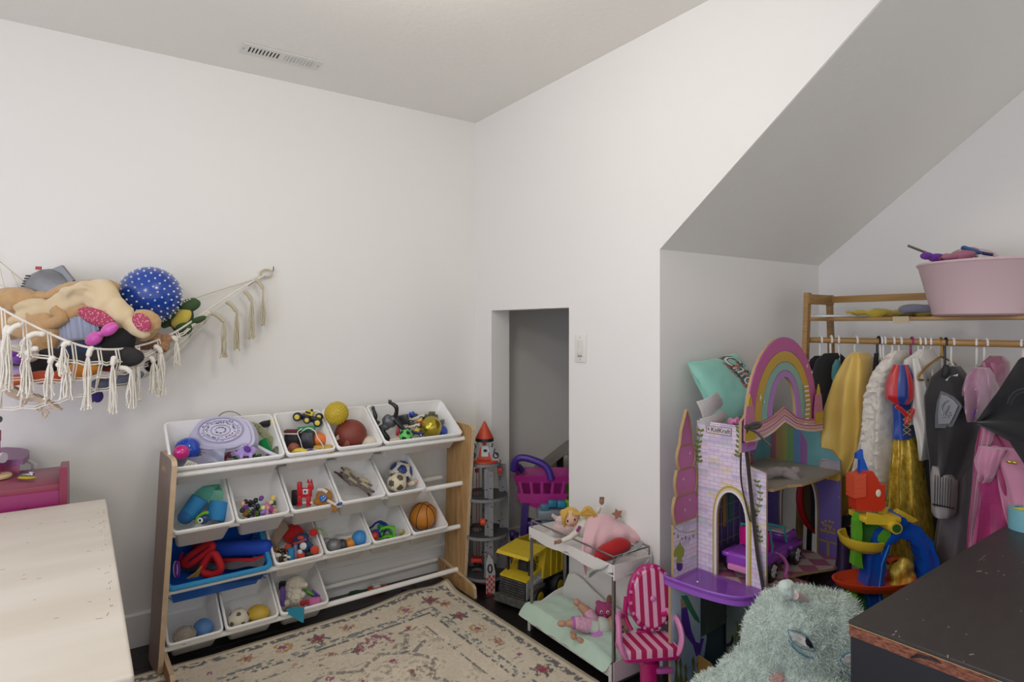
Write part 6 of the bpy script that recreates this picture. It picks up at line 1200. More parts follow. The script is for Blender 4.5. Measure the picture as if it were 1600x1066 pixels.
uni = [eplane(u, v, .0) for u, v in ((1052, 866), (1054, 858), (1060, 852), (1062, 845), (1064, 852), (1069, 858), (1068, 868), (1064, 872), (1066, 878), (1056, 880), (1058, 870), (1053, 871))]
MB().prism(uni[::-1], .0008, TE(.0015)).build('unicorn_print', M('olive green print', '#8f9a35', .6), pb, smooth=False)
pot = [eplane(u, v, .0) for u, v in ((1057, 880), (1066, 880), (1066, 888), (1063, 892), (1059, 892), (1057, 888))]; MB().prism(pot[::-1], .0008, TE(.0015)).build('purple_print', M('violet print', '#4c2a78', .6), pb, smooth=False)
b = MB(); gar = [eplane(u, v, .0) for u, v in ((1049, 818), (1058, 828), (1070, 832), (1086, 830))]; b.tube(spline([(.001, x, z) for x, z in gar], 5), .0007, 5)
for i, (u, v) in enumerate(((1053, 834), (1059, 838), (1065, 842), (1071, 840), (1077, 842), (1083, 838))): x, z = eplane(u, v, 0); b.box((.001, x, z), (.001, .005, .012 if i % 2 else .008))
b.build('charm_print', M('grey violet ink', '#6a5a78', .6), pb)
# floors
chk = NT('checker floor'); ck = chk.n('ShaderNodeTexChecker'); ck.inputs['Scale'].default_value = 16; mpn = chk.n('ShaderNodeMapping'); mpn.inputs['Rotation'].default_value = (0, 0, .78); mpn.inputs['Scale'].default_value = (1, 1, 0); chk.l(chk.coord(), mpn.inputs[0]); chk.l(mpn.outputs[0], ck.inputs['Vector']); ck.inputs['Color1'].default_value = hexc('#a8607a'); ck.inputs['Color2'].default_value = hexc('#c3b2aa'); chk.base(ck.outputs[0]); chk.set(Roughness=.35)
TF = lambda z: Matrix(((1, 0, 0, 0), (0, 0, 1, 0), (0, 1, 0, z), (0, 0, 0, 1)))
fo = [(-.0, -.15), (.0, .0), (.262, .002)]
f2 = [(.001, -.148), (.001, .0), (.262, .0), (.252, .10), (.248, .195), (.268, .26), (.285, .30), (.318, .38), (.328, .43), (.326, .492), (-.01, .492), (-.01, -.148)]
bp([f2], .009, TF(Z2-.009), [chk.m, edge], 'middle_floor', ms=1)
f3 = [(.012, .012), (.20, .012), (.262, .04), (.268, .13), (.295, .18), (.302, .30), (.302, .492), (.0, .492), (.0, .012)]
bp([f3[:-1]], .009, TF(Z3-.045), [M('upper floor grey', '#8a8278', .5), edge], 'upper_floor', ms=1)
# far wall with the arch, faces the camera
pur = NT('printed purple stars'); vr = pur.n('ShaderNodeTexVoronoi'); vr.inputs['Scale'].default_value = 42; pur.l(pur.coord(), vr.inputs['Vector']); pur.base(pur.ramp(vr.outputs['Distance'], [(.05, '#a492c4'), (.13, '#67569a')])); pur.set(Roughness=.5); pur = pur.m
ar = gothic(.078, .212, Z2, .735, .60); zr = lambda x: .755
fw_ = [(.0, Z2), (.078, Z2), *ar[1:-1], (.212, Z2), (.302, Z2), (.302, .80), (.270, .835), (.232, .84), (.228, .95), (.0, .95)]
fwall = bp([fw_], .009, Matrix.Translation((0, .49, 0)), [pur, edge], 'purple_wall', ms=1)
ao = gothic(.066, .224, Z2, .752, .60); am = gothic(.073, .217, Z2, .744, .60)
MB().prism(bandloop(ao, am), .004, y0=.486).build('arch_trim', M('arch tan', '#8d7650', .5), fwall, smooth=False); MB().prism(bandloop(am, ar), .012, y0=.484).build('arch_trim', whp, fwall, smooth=False)
tl_ = M('printed teal', '#5e9196', .5)
up = MB().prism([(.0, .765), (.302, .765), (.302, .80), (.270, .835), (.232, .84), (.228, .95), (.0, .95)], .002, y0=.4875).build('teal_wall', tl_, hs_, smooth=False)
MB().prism([(.012, .745), (.302, .728), (.302, .752), (.012, .768)], .003, y0=.486).prism([(.012+.0145*i, .745-.00085*i) for i in range(21)]+[(.012+.0145*i+.007, .738-.00085*i) for i in range(19, -1, -1)], .003, y0=.4858).build('yellow_trim', M('printed yellow', '#b8982e', .5), fwall, smooth=False)
MB().prism([(.225, .765), (.302, .760), (.302, .795), (.24, .800)], .002, y0=.485).tube([(.302, .484, .79), (.26, .484, .797), (.235, .484, .795), (.225, .484, .775)], .003, 6).build('sofa_print', M('printed grey', '#9a939a', .5), up, smooth=False)
cols = ['#8e5f6a', '#a08457', '#8f8d55', '#6a8f62', '#5a7ea8', '#8a5a96']
for i, c in enumerate(cols):
    r0, r1 = .112-.0165*i, .112-.0165*(i+1); x0 = .115
    if i < 3: xa, xb = x0-.082+.023*i, x0-.082+.023*(i+1)
    else: xa, xb = x0-.013+.026*(i-3), x0-.013+.026*(i-2)
    f_ = lambda x: .765+.155*math.sqrt(max(0, 1-((x-.105)/.088)**2))
    xs_ = [xa+(xb-xa)*k/6 for k in range(7)]; MB().prism([(xa, .767)]+[(xb, .767)]+[(x, f_(x)+.001) for x in xs_[::-1]], .0012, y0=.4865).build('rainbow_stripe', M('print '+c, c, .5), up, smooth=False)
# table and cake-stand print by the arch
b = MB()
for u, v, w_, h_ in ((1293, 822, 12, 3), (1293, 831, 20, 3), (1294, 847, 24, 2.5), (1294, 858, 3.4, 20), (1293, 872, 14, 3)):
    x, z = nplane(u, v, .488); b.box((x, .4885, z), (w_*.0028, .001, h_*.0028))
for u, v in ((1285, 817), (1290, 815), (1296, 815), (1301, 817), (1284, 828), (1290, 827), (1297, 827), (1303, 828)): x, z = nplane(u, v, .488); b.ell((x, .4885, z), (.005, .001, .006), seg=8, rings=6)
b.build('cake_stand_print', M('tan gold print', '#9a7f4a', .6), fwall)
# back wall (along n) behind the rooms
bp([[(.0, Z2), (.49, Z2), (.49, .95), (.0, .95)]], .008, TE(.006), [pur, edge], 'back_wall', ms=1)
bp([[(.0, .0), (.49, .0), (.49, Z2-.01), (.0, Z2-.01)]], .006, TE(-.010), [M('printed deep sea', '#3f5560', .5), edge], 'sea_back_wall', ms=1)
MB().prism([(.01, .765), (.488, .765), (.488, .95), (.01, .95)], .001, TE(.0085)).build('teal_wall', tl_, hs_, smooth=False)
win = MB().prism([(.33, .80), (.41, .80), (.41, .895), (.33, .895)], .001, TE(.0105)).build('window_print', M('pink violet print', '#8b5f93', .5), hs_, smooth=False)
b = MB(); [b.ell((.0115, .345+.02*(i % 3)+.008*(i//3 % 2), .815+.02*(i//3)), (.0005, .004, .004), seg=8, rings=6) for i in range(12)]; b.build('window_dots', M('maroon print', '#5a2450', .5), win)
fb = MB().box((.02, .30, .783), (.02, .12, .03), bev=.004).build('toy_bed', M('pink print', '#a0566a', .5), hs_)
# inner lattice with coloured panels seen through the door
lt = MB()
for i in range(5): lt.box((.0115, .10+.045*i, .60), (.002, .004, .24))
for j in range(4): lt.box((.0115, .19, .50+.065*j), (.002, .19, .004))
lt.build('lattice_print', M('pale grey print', '#8d8798', .5), hs_)
for i, c in enumerate(('#8e3f3a', '#a88a3a', '#3f7f77')): MB().box((.0105, .125+.045*i, .63), (.002, .024, .16)).build('panel_print', M('print '+c, c, .5), hs_)
# rainbow top board and curtain fascia
EF = .245; rc = eplane(1230, 660, EF); W_ = rc[0]; zb_ = rc[1]
def pxE(pts, off=EF): return [eplane(u, v, off) for u, v in pts]
zc_ = zb_+.02
def arch2(rx, rz, n=22): return [(W_+rx*math.cos(a), zc_+rz*math.sin(a)) for a in [PI-i*PI/n for i in range(n+1)]]
RB = [(.262, .278), (.214, .232), (.168, .193), (.128, .163), (.092, .138)]
def legs_(rx): q_ = zb_-.055 if rx > .2 else zb_; return [(W_-rx, q_)], [(W_+rx, q_)]
hole = [(W_-.092, zc_-.02)]+arch2(.092, .138)+[(W_+.092, zc_-.03)]
outer = [(W_+.20, zb_-.05), (W_+.15, zb_), (W_-.15, zb_), (W_-.20, zb_-.07), (W_-.292, zb_-.07), (W_-.29, zb_+.03), (W_-.262, zb_+.05)]+arch2(.262, .278)[2:-2]+[(W_+.265, zb_+.09), (W_+.30, zb_+.07), (W_+.312, zb_+.02), (W_+.29, zb_-.05)]
rb = bp([outer[::-1], hole], .009, TE(EF-.012), [M('rainbow violet', '#9f6fae', .45), edge], 'rainbow_board', ms=1)
for i, c in enumerate(('#b0568c', '#b8963f', '#7fa59a', '#a375b0')):
    (rx0, rz0), (rx1, rz1) = RB[i], RB[i+1]; l0, r0 = legs_(rx0-.002); l1, r1 = legs_(rx1)
    MB().prism([(l0+arch2(rx0-.002, rz0-.003)+r0+r1+arch2(rx1, rz1)[::-1]+l1)[::-1]], .003, TE(EF-.0095+.0004*i)).build('rainbow_band', M('rainbow '+c, c, .4), rb, smooth=False)
ct = [(1166, 668), (1180, 664), (1196, 658), (1210, 650), (1218, 643), (1226, 636), (1234, 642), (1244, 651), (1258, 655), (1272, 655), (1286, 652)]
cb_ = [(1286, 673), (1272, 675), (1258, 674), (1244, 671), (1234, 665), (1226, 660), (1218, 667), (1208, 676), (1196, 684), (1180, 690), (1166, 692)]
fc_ = bp([pxE(cb_+ct) if False else pxE(ct+cb_)[::-1]], .006, TE(EF), [pink2, edge], 'curtain_fascia', ms=1)
for k, (fr_, c, r_) in enumerate(((.06, '#b0607f', .0034), (.30, '#b8963f', .0018), (.52, '#8f4a66', .0014), (.74, '#b8963f', .0012), (.93, '#cdbfae', .003))):
    L = [(a_[0]+(b_[0]-a_[0])*fr_, a_[1]+(b_[1]-a_[1])*fr_) for a_, b_ in zip(ct, cb_[::-1])]
    MB().tube([(EF+.0008, x, z) for x, z in pxE(L)], r_, 5).build('curtain_stripe', M('stripe '+c, c, .5), fc_)
for s_, x0 in ((-1, W_-.262), (1, W_+.255)):
    c = MB().prism([(x0-.035, zb_-.03), (x0+.035, zb_-.03), (x0+.035, zb_+.015), (x0+.03, zb_+.045), (x0+.022, zb_+.08), (x0-.022, zb_+.08), (x0-.03, zb_+.045), (x0-.035, zb_+.015)], .004, TE(EF+.002)).build('castle_turret_print', M('printed rose', '#b5708c', .5), rb, smooth=False)
    MB().prism([(x0-.032, zb_-.03), (x0+.032, zb_-.03), (x0+.032, zb_+.012), (x0-.032, zb_+.012)], .001, TE(EF+.0035)).prism([(x0-.014, zb_+.08), (x0+.014, zb_+.08), (x0+.01, zb_+.10), (x0, zb_+.118), (x0-.01, zb_+.10)], .003, TE(EF+.002)).build('yellow_print', M('printed yellow', '#b8982e', .5), c, smooth=False)
lad = MB()
for i in range(9): lad.box((EF+.0012, W_+.165-.004*abs(i-4), zb_-.02+.017*i), (.001, .034, .006), T=None)
lad.build('rope_ladder_print', whp, rb)
b = MB()
for x, z, r_ in ((-.19, .10, .011), (-.165, .085, .006), (.16, .19, .009), (.20, .165, .010), (.175, .21, .006)): b.prism([(W_+x+r_*(1 if i % 2 == 0 else .25)*math.cos(i*PI/4), zb_+z+r_*(1 if i % 2 == 0 else .25)*math.sin(i*PI/4)) for i in range(8)], .0006, TE(EF+.0005))
b.build('sparkle_print', whp, rb)
# lower storey: sea room
sea = NT('printed sea'); s3 = sea.n('ShaderNodeSeparateXYZ'); sea.l(sea.coord(), s3.inputs[0]); sea.base(sea.mix(sea.ramp(sea.noise(7, 3), [(.4, (0, 0, 0, 1)), (.7, (.6, .6, .6, 1))]), sea.ramp(s3.outputs[2], [(.05, '#4f80b8'), (.18, '#a9c6e0'), (.42, '#d5deec')]), '#dfe8f2')); sea.set(Roughness=.4)
mz = Z2-.010
mer = [(XL-.02, 0), (.035, 0), (.03, .05), (.045, .10), (.062, .16), (.05, .23), (.052, .29), (.072, .35), (.07, mz), (XL-.02, mz)]
mp_ = bp([mer], .009, TE(.002), [sea.m, edge], 'mermaid_panel', ms=1)
def ep(pts, nm, mat, lift=.0035, parent=mp_, th=.0008): return MB().prism([eplane(u, v, .0) for u, v in pts][::-1] if True else pts, th, TE(lift)).build(nm, mat, parent, smooth=False)
ep([(1063, 950), (1072, 948), (1079, 985), (1086, 1003), (1093, 1005), (1093, 998), (1099, 997), (1096, 1008), (1092, 1026), (1086, 1025), (1082, 1008), (1070, 992), (1064, 975)], 'mermaid_tail_print', M('mermaid violet', '#5a34a8', .5))
ep([(1062, 935), (1070, 934), (1072, 950), (1063, 952)], 'mermaid_body_print', M('mermaid skin', '#a89488', .6)); ep([(1062, 931), (1072, 930), (1082, 950), (1090, 965), (1092, 974), (1084, 968), (1074, 952), (1068, 940)], 'mermaid_hair_print', M('mermaid hair green', '#3f8a68', .6), .004)
for u0, h_ in ((1055, 50), (1062, 40), (1070, 30), (1082, 42), (1090, 36), (1096, 24)): ep([(u0-3, 1066), (u0-1, 1066-h_*.5), (u0-3, 1066-h_*.8), (u0, 1066-h_), (u0+2, 1066-h_*.7), (u0+1, 1066-h_*.4), (u0+4, 1066)], 'seaweed_print', M('seaweed', '#5c6a35', .6), .004+.0002*h_/10)
bp([[(-.005, 0), (.262, 0), (.262, .07), (.20, .085), (.12, .06), (.05, .11), (-.005, .12)]], .009, Matrix.Translation((0, .0, 0)), [M('printed sand', '#8e6a2e', .5), edge], 'sand_panel', ms=1)
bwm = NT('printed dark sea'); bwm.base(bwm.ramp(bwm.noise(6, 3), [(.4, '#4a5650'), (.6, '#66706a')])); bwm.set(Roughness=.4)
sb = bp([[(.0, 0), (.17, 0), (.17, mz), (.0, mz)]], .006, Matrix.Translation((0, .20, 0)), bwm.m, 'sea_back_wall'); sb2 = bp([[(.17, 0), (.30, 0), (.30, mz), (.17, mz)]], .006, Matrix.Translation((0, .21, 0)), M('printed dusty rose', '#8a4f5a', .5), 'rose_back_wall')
AX_ = nplane(1128, 975, .198)
b = MB(); ax, az = AX_; b.tube([(ax, .197, az+.06), (ax+.008, .197, az-.07)], .004, 6).tube([(ax+.012*math.cos(t)-.001, .197, az+.068+.012*math.sin(t)) for t in [i*PI/6 for i in range(12)]], .0035, 6, closed=True).tube([(ax-.018, .197, az+.04), (ax+.02, .197, az+.036)], .0035, 6).tube(spline([(ax-.04, .197, az-.045), (ax-.022, .197, az-.072), (ax+.008, .197, az-.078), (ax+.036, .197, az-.062), (ax+.046, .197, az-.03)], 4), .005, 6)
b.build('anchor_print', M('dark plum print', '#2a1c30', .6), sb)
b = MB()
for dx in (.06, .075, .09, .10): b.tube(spline([(ax+dx, .197, az-.06), (ax+dx-.008, .197, az-.03), (ax+dx+.006, .197, az), (ax+dx-.002, .197, az+.03)], 3), .004, 6)
b.build('seaweed_print', M('seaweed', '#5c6a35', .6), sb)
cx_, cz_ = nplane(1165, 975, .208); MB().tube([(cx_, .207, cz_+.04), (cx_, .207, cz_-.03)], .003, 6).tube([(cx_-.014, .207, cz_+.01), (cx_+.014, .207, cz_+.01)], .003, 6).build('bottle_print', M('dark teal print', '#24363a', .6), sb2); MB().box((cx_-.03, .207, cz_-.03), (.04, .002, .03)).build('chest_print', M('dark red print', '#6d1a28', .6), sb2)
MB().box((-.0, .11, .30), (.004, .18, .25)).build('sea_side_wall', bwm.m, hs_)
ml = nplane(1143, 880, .0)
# right-hand base wall with round opening
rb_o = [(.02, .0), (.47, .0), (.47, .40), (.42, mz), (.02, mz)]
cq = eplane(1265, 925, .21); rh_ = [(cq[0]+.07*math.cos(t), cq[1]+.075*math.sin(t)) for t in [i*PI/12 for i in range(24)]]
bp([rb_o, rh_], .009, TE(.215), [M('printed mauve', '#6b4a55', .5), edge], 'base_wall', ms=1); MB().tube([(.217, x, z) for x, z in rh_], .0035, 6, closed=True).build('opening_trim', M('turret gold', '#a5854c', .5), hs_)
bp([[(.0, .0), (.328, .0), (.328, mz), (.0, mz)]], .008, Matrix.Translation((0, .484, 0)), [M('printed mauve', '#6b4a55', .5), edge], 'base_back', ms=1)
MB().box((.245, .02, mz/2), (.016, .02, mz)).build('corner_post', edge, hs_)
# purple translucent balcony
bal = M('purple clear plastic', '#9b55c8', .12, alpha=.5, coat=.3); balr = M('purple plastic rim', '#9a58c4', .22, alpha=.9)
bo = [(.262, -.002)]+[tuple(p[:2]) for p in spline([(.262, -.002, 0), (.268, -.045, 0), (.235, -.125, 0), (.16, -.158, 0), (.06, -.168, 0), (-.02, -.165, 0), (-.02, -.148, 0)], 6)][1:]+[(-.01, -.146), (.0, -.002)]
MB().prism([bo[::-1] if sum(bo[i][0]*bo[(i+1) % len(bo)][1]-bo[(i+1) % len(bo)][0]*bo[i][1] for i in range(len(bo))) < 0 else bo], .006, TF(Z2+.000)).build('balcony', bal, hs_, smooth=False)
rim = [V(x, y, Z2-.006) for x, y in bo[1:-2]]; b = MB(); b.ring([[p+V(0, 0, .018) for p in rim]+[p+V(-.004, .006, .018) for p in rim[::-1]], [p+V(.0, -.0, -.010) for p in rim]+[p+V(-.004, .006, -.010) for p in rim[::-1]]]); b.build('balcony_rim', balr, hs_)
MB().tube([p+V(.0, -.001, .019) for p in rim], .0038, 8).build('balcony_lip', balr, hs_); MB().ell((.075, -.115, Z2+.009), (.004, .004, .003), seg=8, rings=6).build('balcony_stud', whp, hs_)
# ---- pillow, label, scarf and other things on and around the house
mintp = M('mint pillow fabric', '#83bfae', .6, sheen=.3, bump=.1, bs=30, var=.03, vs=4)
pc = onY(1128, 612, 1.47); pw = .125; N_ = 30
ax1 = (onY(1178, 640, 1.44)-onY(1090, 560, 1.50)); 
Pl = [onY(1073, 566, 1.53), onY(1150, 551, 1.53), onY(1198, 630, 1.42), onY(1130, 675, 1.40)]          # corners TL TR BR BL
def pil(a, c, s_):
    p = Pl[0].lerp(Pl[1], a).lerp(Pl[3].lerp(Pl[2], a), c); ea = 4*a*(1-a); ec = 4*c*(1-c); n_ = (Pl[1]-Pl[0]).cross(Pl[3]-Pl[0]).normalized()
    if n_.dot(_C-p) < 0: n_ = -n_
    ctr = (Pl[0]+Pl[1]+Pl[2]+Pl[3])/4; pin = (p-ctr)*(-.10*(1-(ea*ec)**.3)*(1-abs(2*a-1)*abs(2*c-1)))
    return p+pin+n_*(s_*.052*(ea*ec)**.42+.0025*noise.noise(V(a*9, c*9, s_)))
pg = thing('pillow', 'mint green pillow with outlined white script lettering on top of the brick tower', 'pillow', (Pl[0]+Pl[2])/2)
b = MB(); b.add([pil(i/N_, j/N_, 1)-pg.location for j in range(N_+1) for i in range(N_+1)], [(j*(N_+1)+i, j*(N_+1)+i+1, (j+1)*(N_+1)+i+1, (j+1)*(N_+1)+i) for j in range(N_) for i in range(N_)])
b.add([pil(i/N_, j/N_, -1)-pg.location for j in range(N_+1) for i in range(N_+1)], [(j*(N_+1)+i, (j+1)*(N_+1)+i, (j+1)*(N_+1)+i+1, j*(N_+1)+i+1) for j in range(N_) for i in range(N_)])
b.build('cover', mintp, pg)
def wrap(me, lift, sh):
    for v in me.vertices:
        a = .49+sh+.061*v.co.x+.36*v.co.y; c = .05+sh*.6+.255*v.co.x-.10*v.co.y
        v.co = pil(min(.985, max(.015, a)), min(.985, max(.015, c)), 1)-pg.location+(_C-pg.location).normalized()*(lift+.0006*(1 if v.co.z > 0 else 0))
def script(body, mats):
    for off, mat, lift, sh in mats:
        cu = bpy.data.curves.new('f', 'FONT'); cu.body = body; cu.size = 1.15; cu.offset = off; cu.shear = .35; cu.extrude = .01; cu.resolution_u = 2; o = bpy.data.objects.new('f', cu); COL.objects.link(o)
        me = bpy.data.meshes.new_from_object(o.evaluated_get(bpy.context.evaluated_depsgraph_get())); bpy.data.objects.remove(o); me.materials.clear(); me.materials.append(mat)
        wrap(me, lift, sh); link('lettering', me, pg)
script('Chick', [(.075, M('print rust', '#b0705a', .6), .0010, -.05), (.06, M('print teal ink', '#2f6a78', .6), .0015, -.025), (.045, M('print dark ink', '#20252c', .6), .0020, 0), (.0, M('print off white', '#dcdcd2', .6), .0028, 0)])
tagp = M('care tag satin', '#e6e4de', .5); 
for i, q in enumerate((((1088, 628), (1120, 612), (1130, 632), (1098, 655)), ((1092, 655), (1130, 640), (1136, 656), (1108, 672)))):
    P4 = [onY(u, v, 1.40-.01*i) for u, v in q]; tg_ = thing('care_label', ('upper' if i == 0 else 'lower')+' creased white care label hanging from the mint pillow', 'label', P4[0])
    f_ = lambda a, c: (P4[0].lerp(P4[1], a).lerp(P4[3].lerp(P4[2], a), c)-P4[0])+V(0, -.012*math.sin(PI*a)*1-.004*math.sin(PI*c), 0)
    MB().sheet(10, 8, f_, .0008).build('label', tagp, tg_); b = MB(); rl = random.Random(i)
    for r_ in range(9):
        a = .06
        while a < .92: L = rl.uniform(.03, .10); b.add([Vector(f_(a, .08+.1*r_))+V(0, -.0009, 0), Vector(f_(min(.97, a+L), .08+.1*r_))+V(0, -.0009, 0), Vector(f_(min(.97, a+L), .10+.1*r_))+V(0, -.0009, 0), Vector(f_(a, .10+.1*r_))+V(0, -.0009, 0)], [(0, 1, 2, 3)]); a += L+.03
    b.build('small_print', M('tag ink', '#a09f98', .7), tg_)
g = Px('pink_scrunchie', 'pale pink satin scrunchie on the tower edge beside the pillow', 'hair tie', KO+De*.15+Dn*.02+V(0, 0, .9765)); g.one(g.mb().tube([(13*math.cos(a), 6*math.sin(a), 1+1.5*math.sin(5*a)) for a in [i*PI/12 for i in range(24)]], [4+1.2*math.sin(3.3*i) for i in range(24)], 10, closed=True), M('pink satin', '#c26a98', .4))
sc = M('dark brown satin ribbon', '#231a17', .4, sheen=.3)
rbn = thing('ribbon', 'long dark brown ribbon tied in a bow and hanging down the brick tower', 'ribbon', nplane and (KO+De*.2+Dn*-.02+V(0, 0, .95)))
def rp(u, v, off=-.012): q = onP(u, v, KO+Dn*off, Dn); return q-rbn.location
def ribbon(pts, w_, nm, off=-.012, off2=None): n_ = len(pts)-1; MB().tube(spline([rp(u, v, off+((off2 if off2 is not None else off)-off)*min(1, i*2.2/n_)) for i, (u, v) in enumerate(pts)], 5), w_, 8, flat=.35, up=tuple(Dn)).build(nm, sc, rbn)
ribbon([(1166, 668), (1164, 690), (1168, 720), (1176, 800), (1184, 870), (1194, 930), (1196, 980)], .0085, 'tail', -.11, -.014); ribbon([(1163, 670), (1158, 700), (1158, 750), (1166, 790), (1172, 815)], .004, 'tail', -.11, -.018)
ribbon([(1166, 668), (1182, 676), (1196, 690), (1204, 697)], .0045, 'tail', -.11); ribbon([(1166, 668), (1158, 672), (1160, 690), (1166, 672), (1176, 664), (1188, 662), (1182, 668), (1168, 668)], .0065, 'bow', -.11); MB().ell(rp(1168, 667, -.11), (.014, .010, .009)).build('knot', sc, rbn)
# purple toy car inside the house
pcar = DH @ V(.115, .19, Z2+.001); pm = M('car violet', '#8a3fae', .25, coat=.3); CT = DH @ Matrix.Translation((.150, .195, Z2+.001)) @ Matrix.Rotation(math.radians(-86), 4, 'Z') @ Matrix.Scale(1.08, 4)
jp = thing('doll_car', 'purple open doll car with teal windshield frame parked inside the castle', 'toy car', CT)
b = MB(); b.box((0, 0, .055), (.30, .125, .05), bev=.012, seg=3); b.build('body', pm, jp); MB().box((-.105, 0, .092), (.085, .118, .034), bev=.012, seg=3).build('hood', pm, jp)
for x in (-.10, .10):
    for y in (-.062, .062):
        MB().box((x, y, .068), (.10, .028, .016), bev=.006).build('fender', pm, jp); w = MB(); wheel(w, (x, y, .036), .036, .026, seg=24); wo = w.build('wheel', [blk, M('hub grey', '#a9a9a9', .4)], jp)
        s_ = 1 if y > 0 else -1; sp_ = MB(); [sp_.box((0, 0, .012), (.006, .003, .016), T=Matrix.Translation((x, y+s_*.015, .036)) @ Matrix.Rotation(k*2*PI/6, 4, 'Y')) for k in range(6)]; sp_.build('spokes', M('hub light', '#c9c9c9', .35), wo)
tlm = M('teal plastic', '#3f9aa0', .3); MB().tube([(-.055, -.055, .085), (-.045, -.05, .135), (-.045, .05, .135), (-.055, .055, .085)], .005, 8).build('windshield_frame', tlm, jp); MB().tube([(.055, -.052, .08), (.06, -.048, .15), (.06, .048, .15), (.055, .052, .08)], .005, 8).build('roll_bar', tlm, jp)
MB().box((-.09, 0, .112), (.07, .10, .006), bev=.002).build('white_panel', whp, jp)
for y in (-.028, .028): MB().box((.045, y, .09), (.04, .045, .02), bev=.006).box((.068, y, .115), (.014, .045, .06), bev=.006).build('seat', M('magenta gloss', '#c81f7c', .12, coat=.5), jp)
MB().box((.0, .064, .055), (.07, .006, .03), bev=.002).build('door', M('car violet light', '#9c50bd', .25), jp); MB().box((.155, 0, .035), (.014, .10, .02), bev=.004).build('bumper', M('pink plastic', '#cd7fae', .3), jp)
g = Px('pink_strap', 'thin lilac strap hanging from the purple doll car', 'strap', DH @ V(.235, .16, Z2+.05)); g.one(g.mb().tube(spline([(-10, 4, 14), (2, 0, 8), (6, -4, -4), (2, -6, -18), (6, -8, -20)], 5), 1.4, 6, flat=2), M('pink violet plastic', '#b5559c', .3))
# things behind the arch
rd_ = DH @ V(.20, .66, .62); g = Px('round_drum', 'large round tan toy drum with a red rim behind the castle arch', 'drum', rd_)
TDm = Matrix.Rotation(.35, 4, 'Z'); b = g.mb(); g.part(g.mb().tube([(0, 0, 0), (0, 8, 0)], [60, 60], 48, T=TDm), 'head', M('tan fabric', '#665238', .9, bump=.4, bs=120)); g.part(g.mb().tube([(61*math.cos(a), 2, 61*math.sin(a)) for a in [i*PI/24 for i in range(48)]], 5, 8, closed=True, T=TDm), 'rim', pl('#a31c20'))
g.part(g.mb().cyl((-30, 6, -52), (-34, 10, -230), 4).cyl((30, 6, -52), (34, 10, -230), 4), 'stand', blk)
g = Px('pink_pig_toy', 'pink plush toy hanging by white strings behind the castle arch', 'plush', DH @ V(.17, .58, .70)); g.vox(g.mb().ell((0, 0, 0), (12, 8, 8)).ell((-8, -2, 9), (7, 6, 7)).ell((14, 0, -8), (14, 7, 8), rot=(0, .4, 0)), fab('#a8486c'), 'body', 1.6, 2); g.part(g.mb().cyl((-8, 0, 14), (-6, 0, 44), .7).cyl((4, 0, 6), (6, 0, 44), .7), 'string', M('white cord', '#dcd9d6', .8))
g = Px('grey_booties', 'crumpled grey and mauve doll clothes on the castle upper floor', 'doll clothes', DH @ V(.20, .20, Z3-.025)); g.vox(g.mb().ell((-24, 0, 2), (26, 14, 7)).ell((-6, -4, 6), (14, 9, 8)).ell((14, -2, 3), (16, 9, 8), rot=(0, .35, 0)).ell((20, -8, -2), (14, 7, 5), rot=(0, .35, 0)).ell((30, 4, 5), (8, 8, 7)), fab('#857c7e'), None, 2, 2, amp=.006, sc=50)

# ================================================================== BIG MINT PLUSH MONSTER
fur = M('mint long fur', '#c0d0c6', .95, bump=.9, bs=120, var=.10, vs=30, sheen=.6)
g = Px('plush_monster', 'huge fluffy pale mint plush monster with half closed embroidered eyes', 'plush', onZ(1235, 1245, 0)); Zp = lambda v: 1245-v
pm_ = g
b = g.mb().ell((20, 10, Zp(1010)), (88, 60, 88)).ell((-62, -6, Zp(1062)), (62, 44, 46), rot=(0, -.5, 0)).ell((20, 20, Zp(1120)), (120, 80, 120)).ell((-110, -4, Zp(1110)), (52, 44, 62)).ell((70, 10, Zp(1000)), (58, 56, 70)).ell((6, 4, Zp(985)), (60, 52, 58)).ell((-30, 6, Zp(1200)), (120, 90, 46)).ell((-10, -46, Zp(1066)), (44, 26, 22)).ell((30, -44, Zp(1050)), (60, 20, 24), rot=(0, .3, 0))
body = g.vox(b, fur, 'body', 4, 4, amp=.008, sc=40)
me = body.data; nvt = len(me.polygons); rf_ = np.random.RandomState(3)
cen = np.empty(nvt*3); me.polygons.foreach_get('center', cen); cen = cen.reshape(-1, 3); nor = np.empty(nvt*3); me.polygons.foreach_get('normal', nor); nor = nor.reshape(-1, 3); ar_ = np.empty(nvt); me.polygons.foreach_get('area', ar_)
cd = np.array(_C-g.p); keep = ((cd-cen)*nor).sum(1) > -.12; keep &= cen[:, 2] > .12; idx = np.where(keep)[0]; idx = rf_.choice(idx, 60000, p=ar_[idx]/ar_[idx].sum())
P = cen[idx]+rf_.normal(0, .0035, (len(idx), 3)); Nn = nor[idx]; sw = rf_.normal(0, .55, (len(idx), 3)); dd = Nn+sw; dd[:, 2] -= .35; dd /= np.linalg.norm(dd, axis=1)[:, None]; tt = np.cross(dd, rf_.normal(0, 1, (len(idx), 3))); tt /= np.linalg.norm(tt, axis=1)[:, None]; Lh = rf_.uniform(.0035, .0075, (len(idx), 1)); cr = rf_.normal(0, .0022, (len(idx), 3))
v0, v1, v2, v3 = P-tt*.0011-Nn*.001, P+tt*.0011-Nn*.001, P+dd*Lh*.6+cr+tt*.0007, P+dd*Lh+cr*2.2
allv = np.stack([v0, v1, v2, v3], 1).reshape(-1, 3); q = np.arange(len(idx))*4; fs = np.concatenate([np.stack([q, q+1, q+2], -1), np.stack([q, q+2, q+3], -1)])
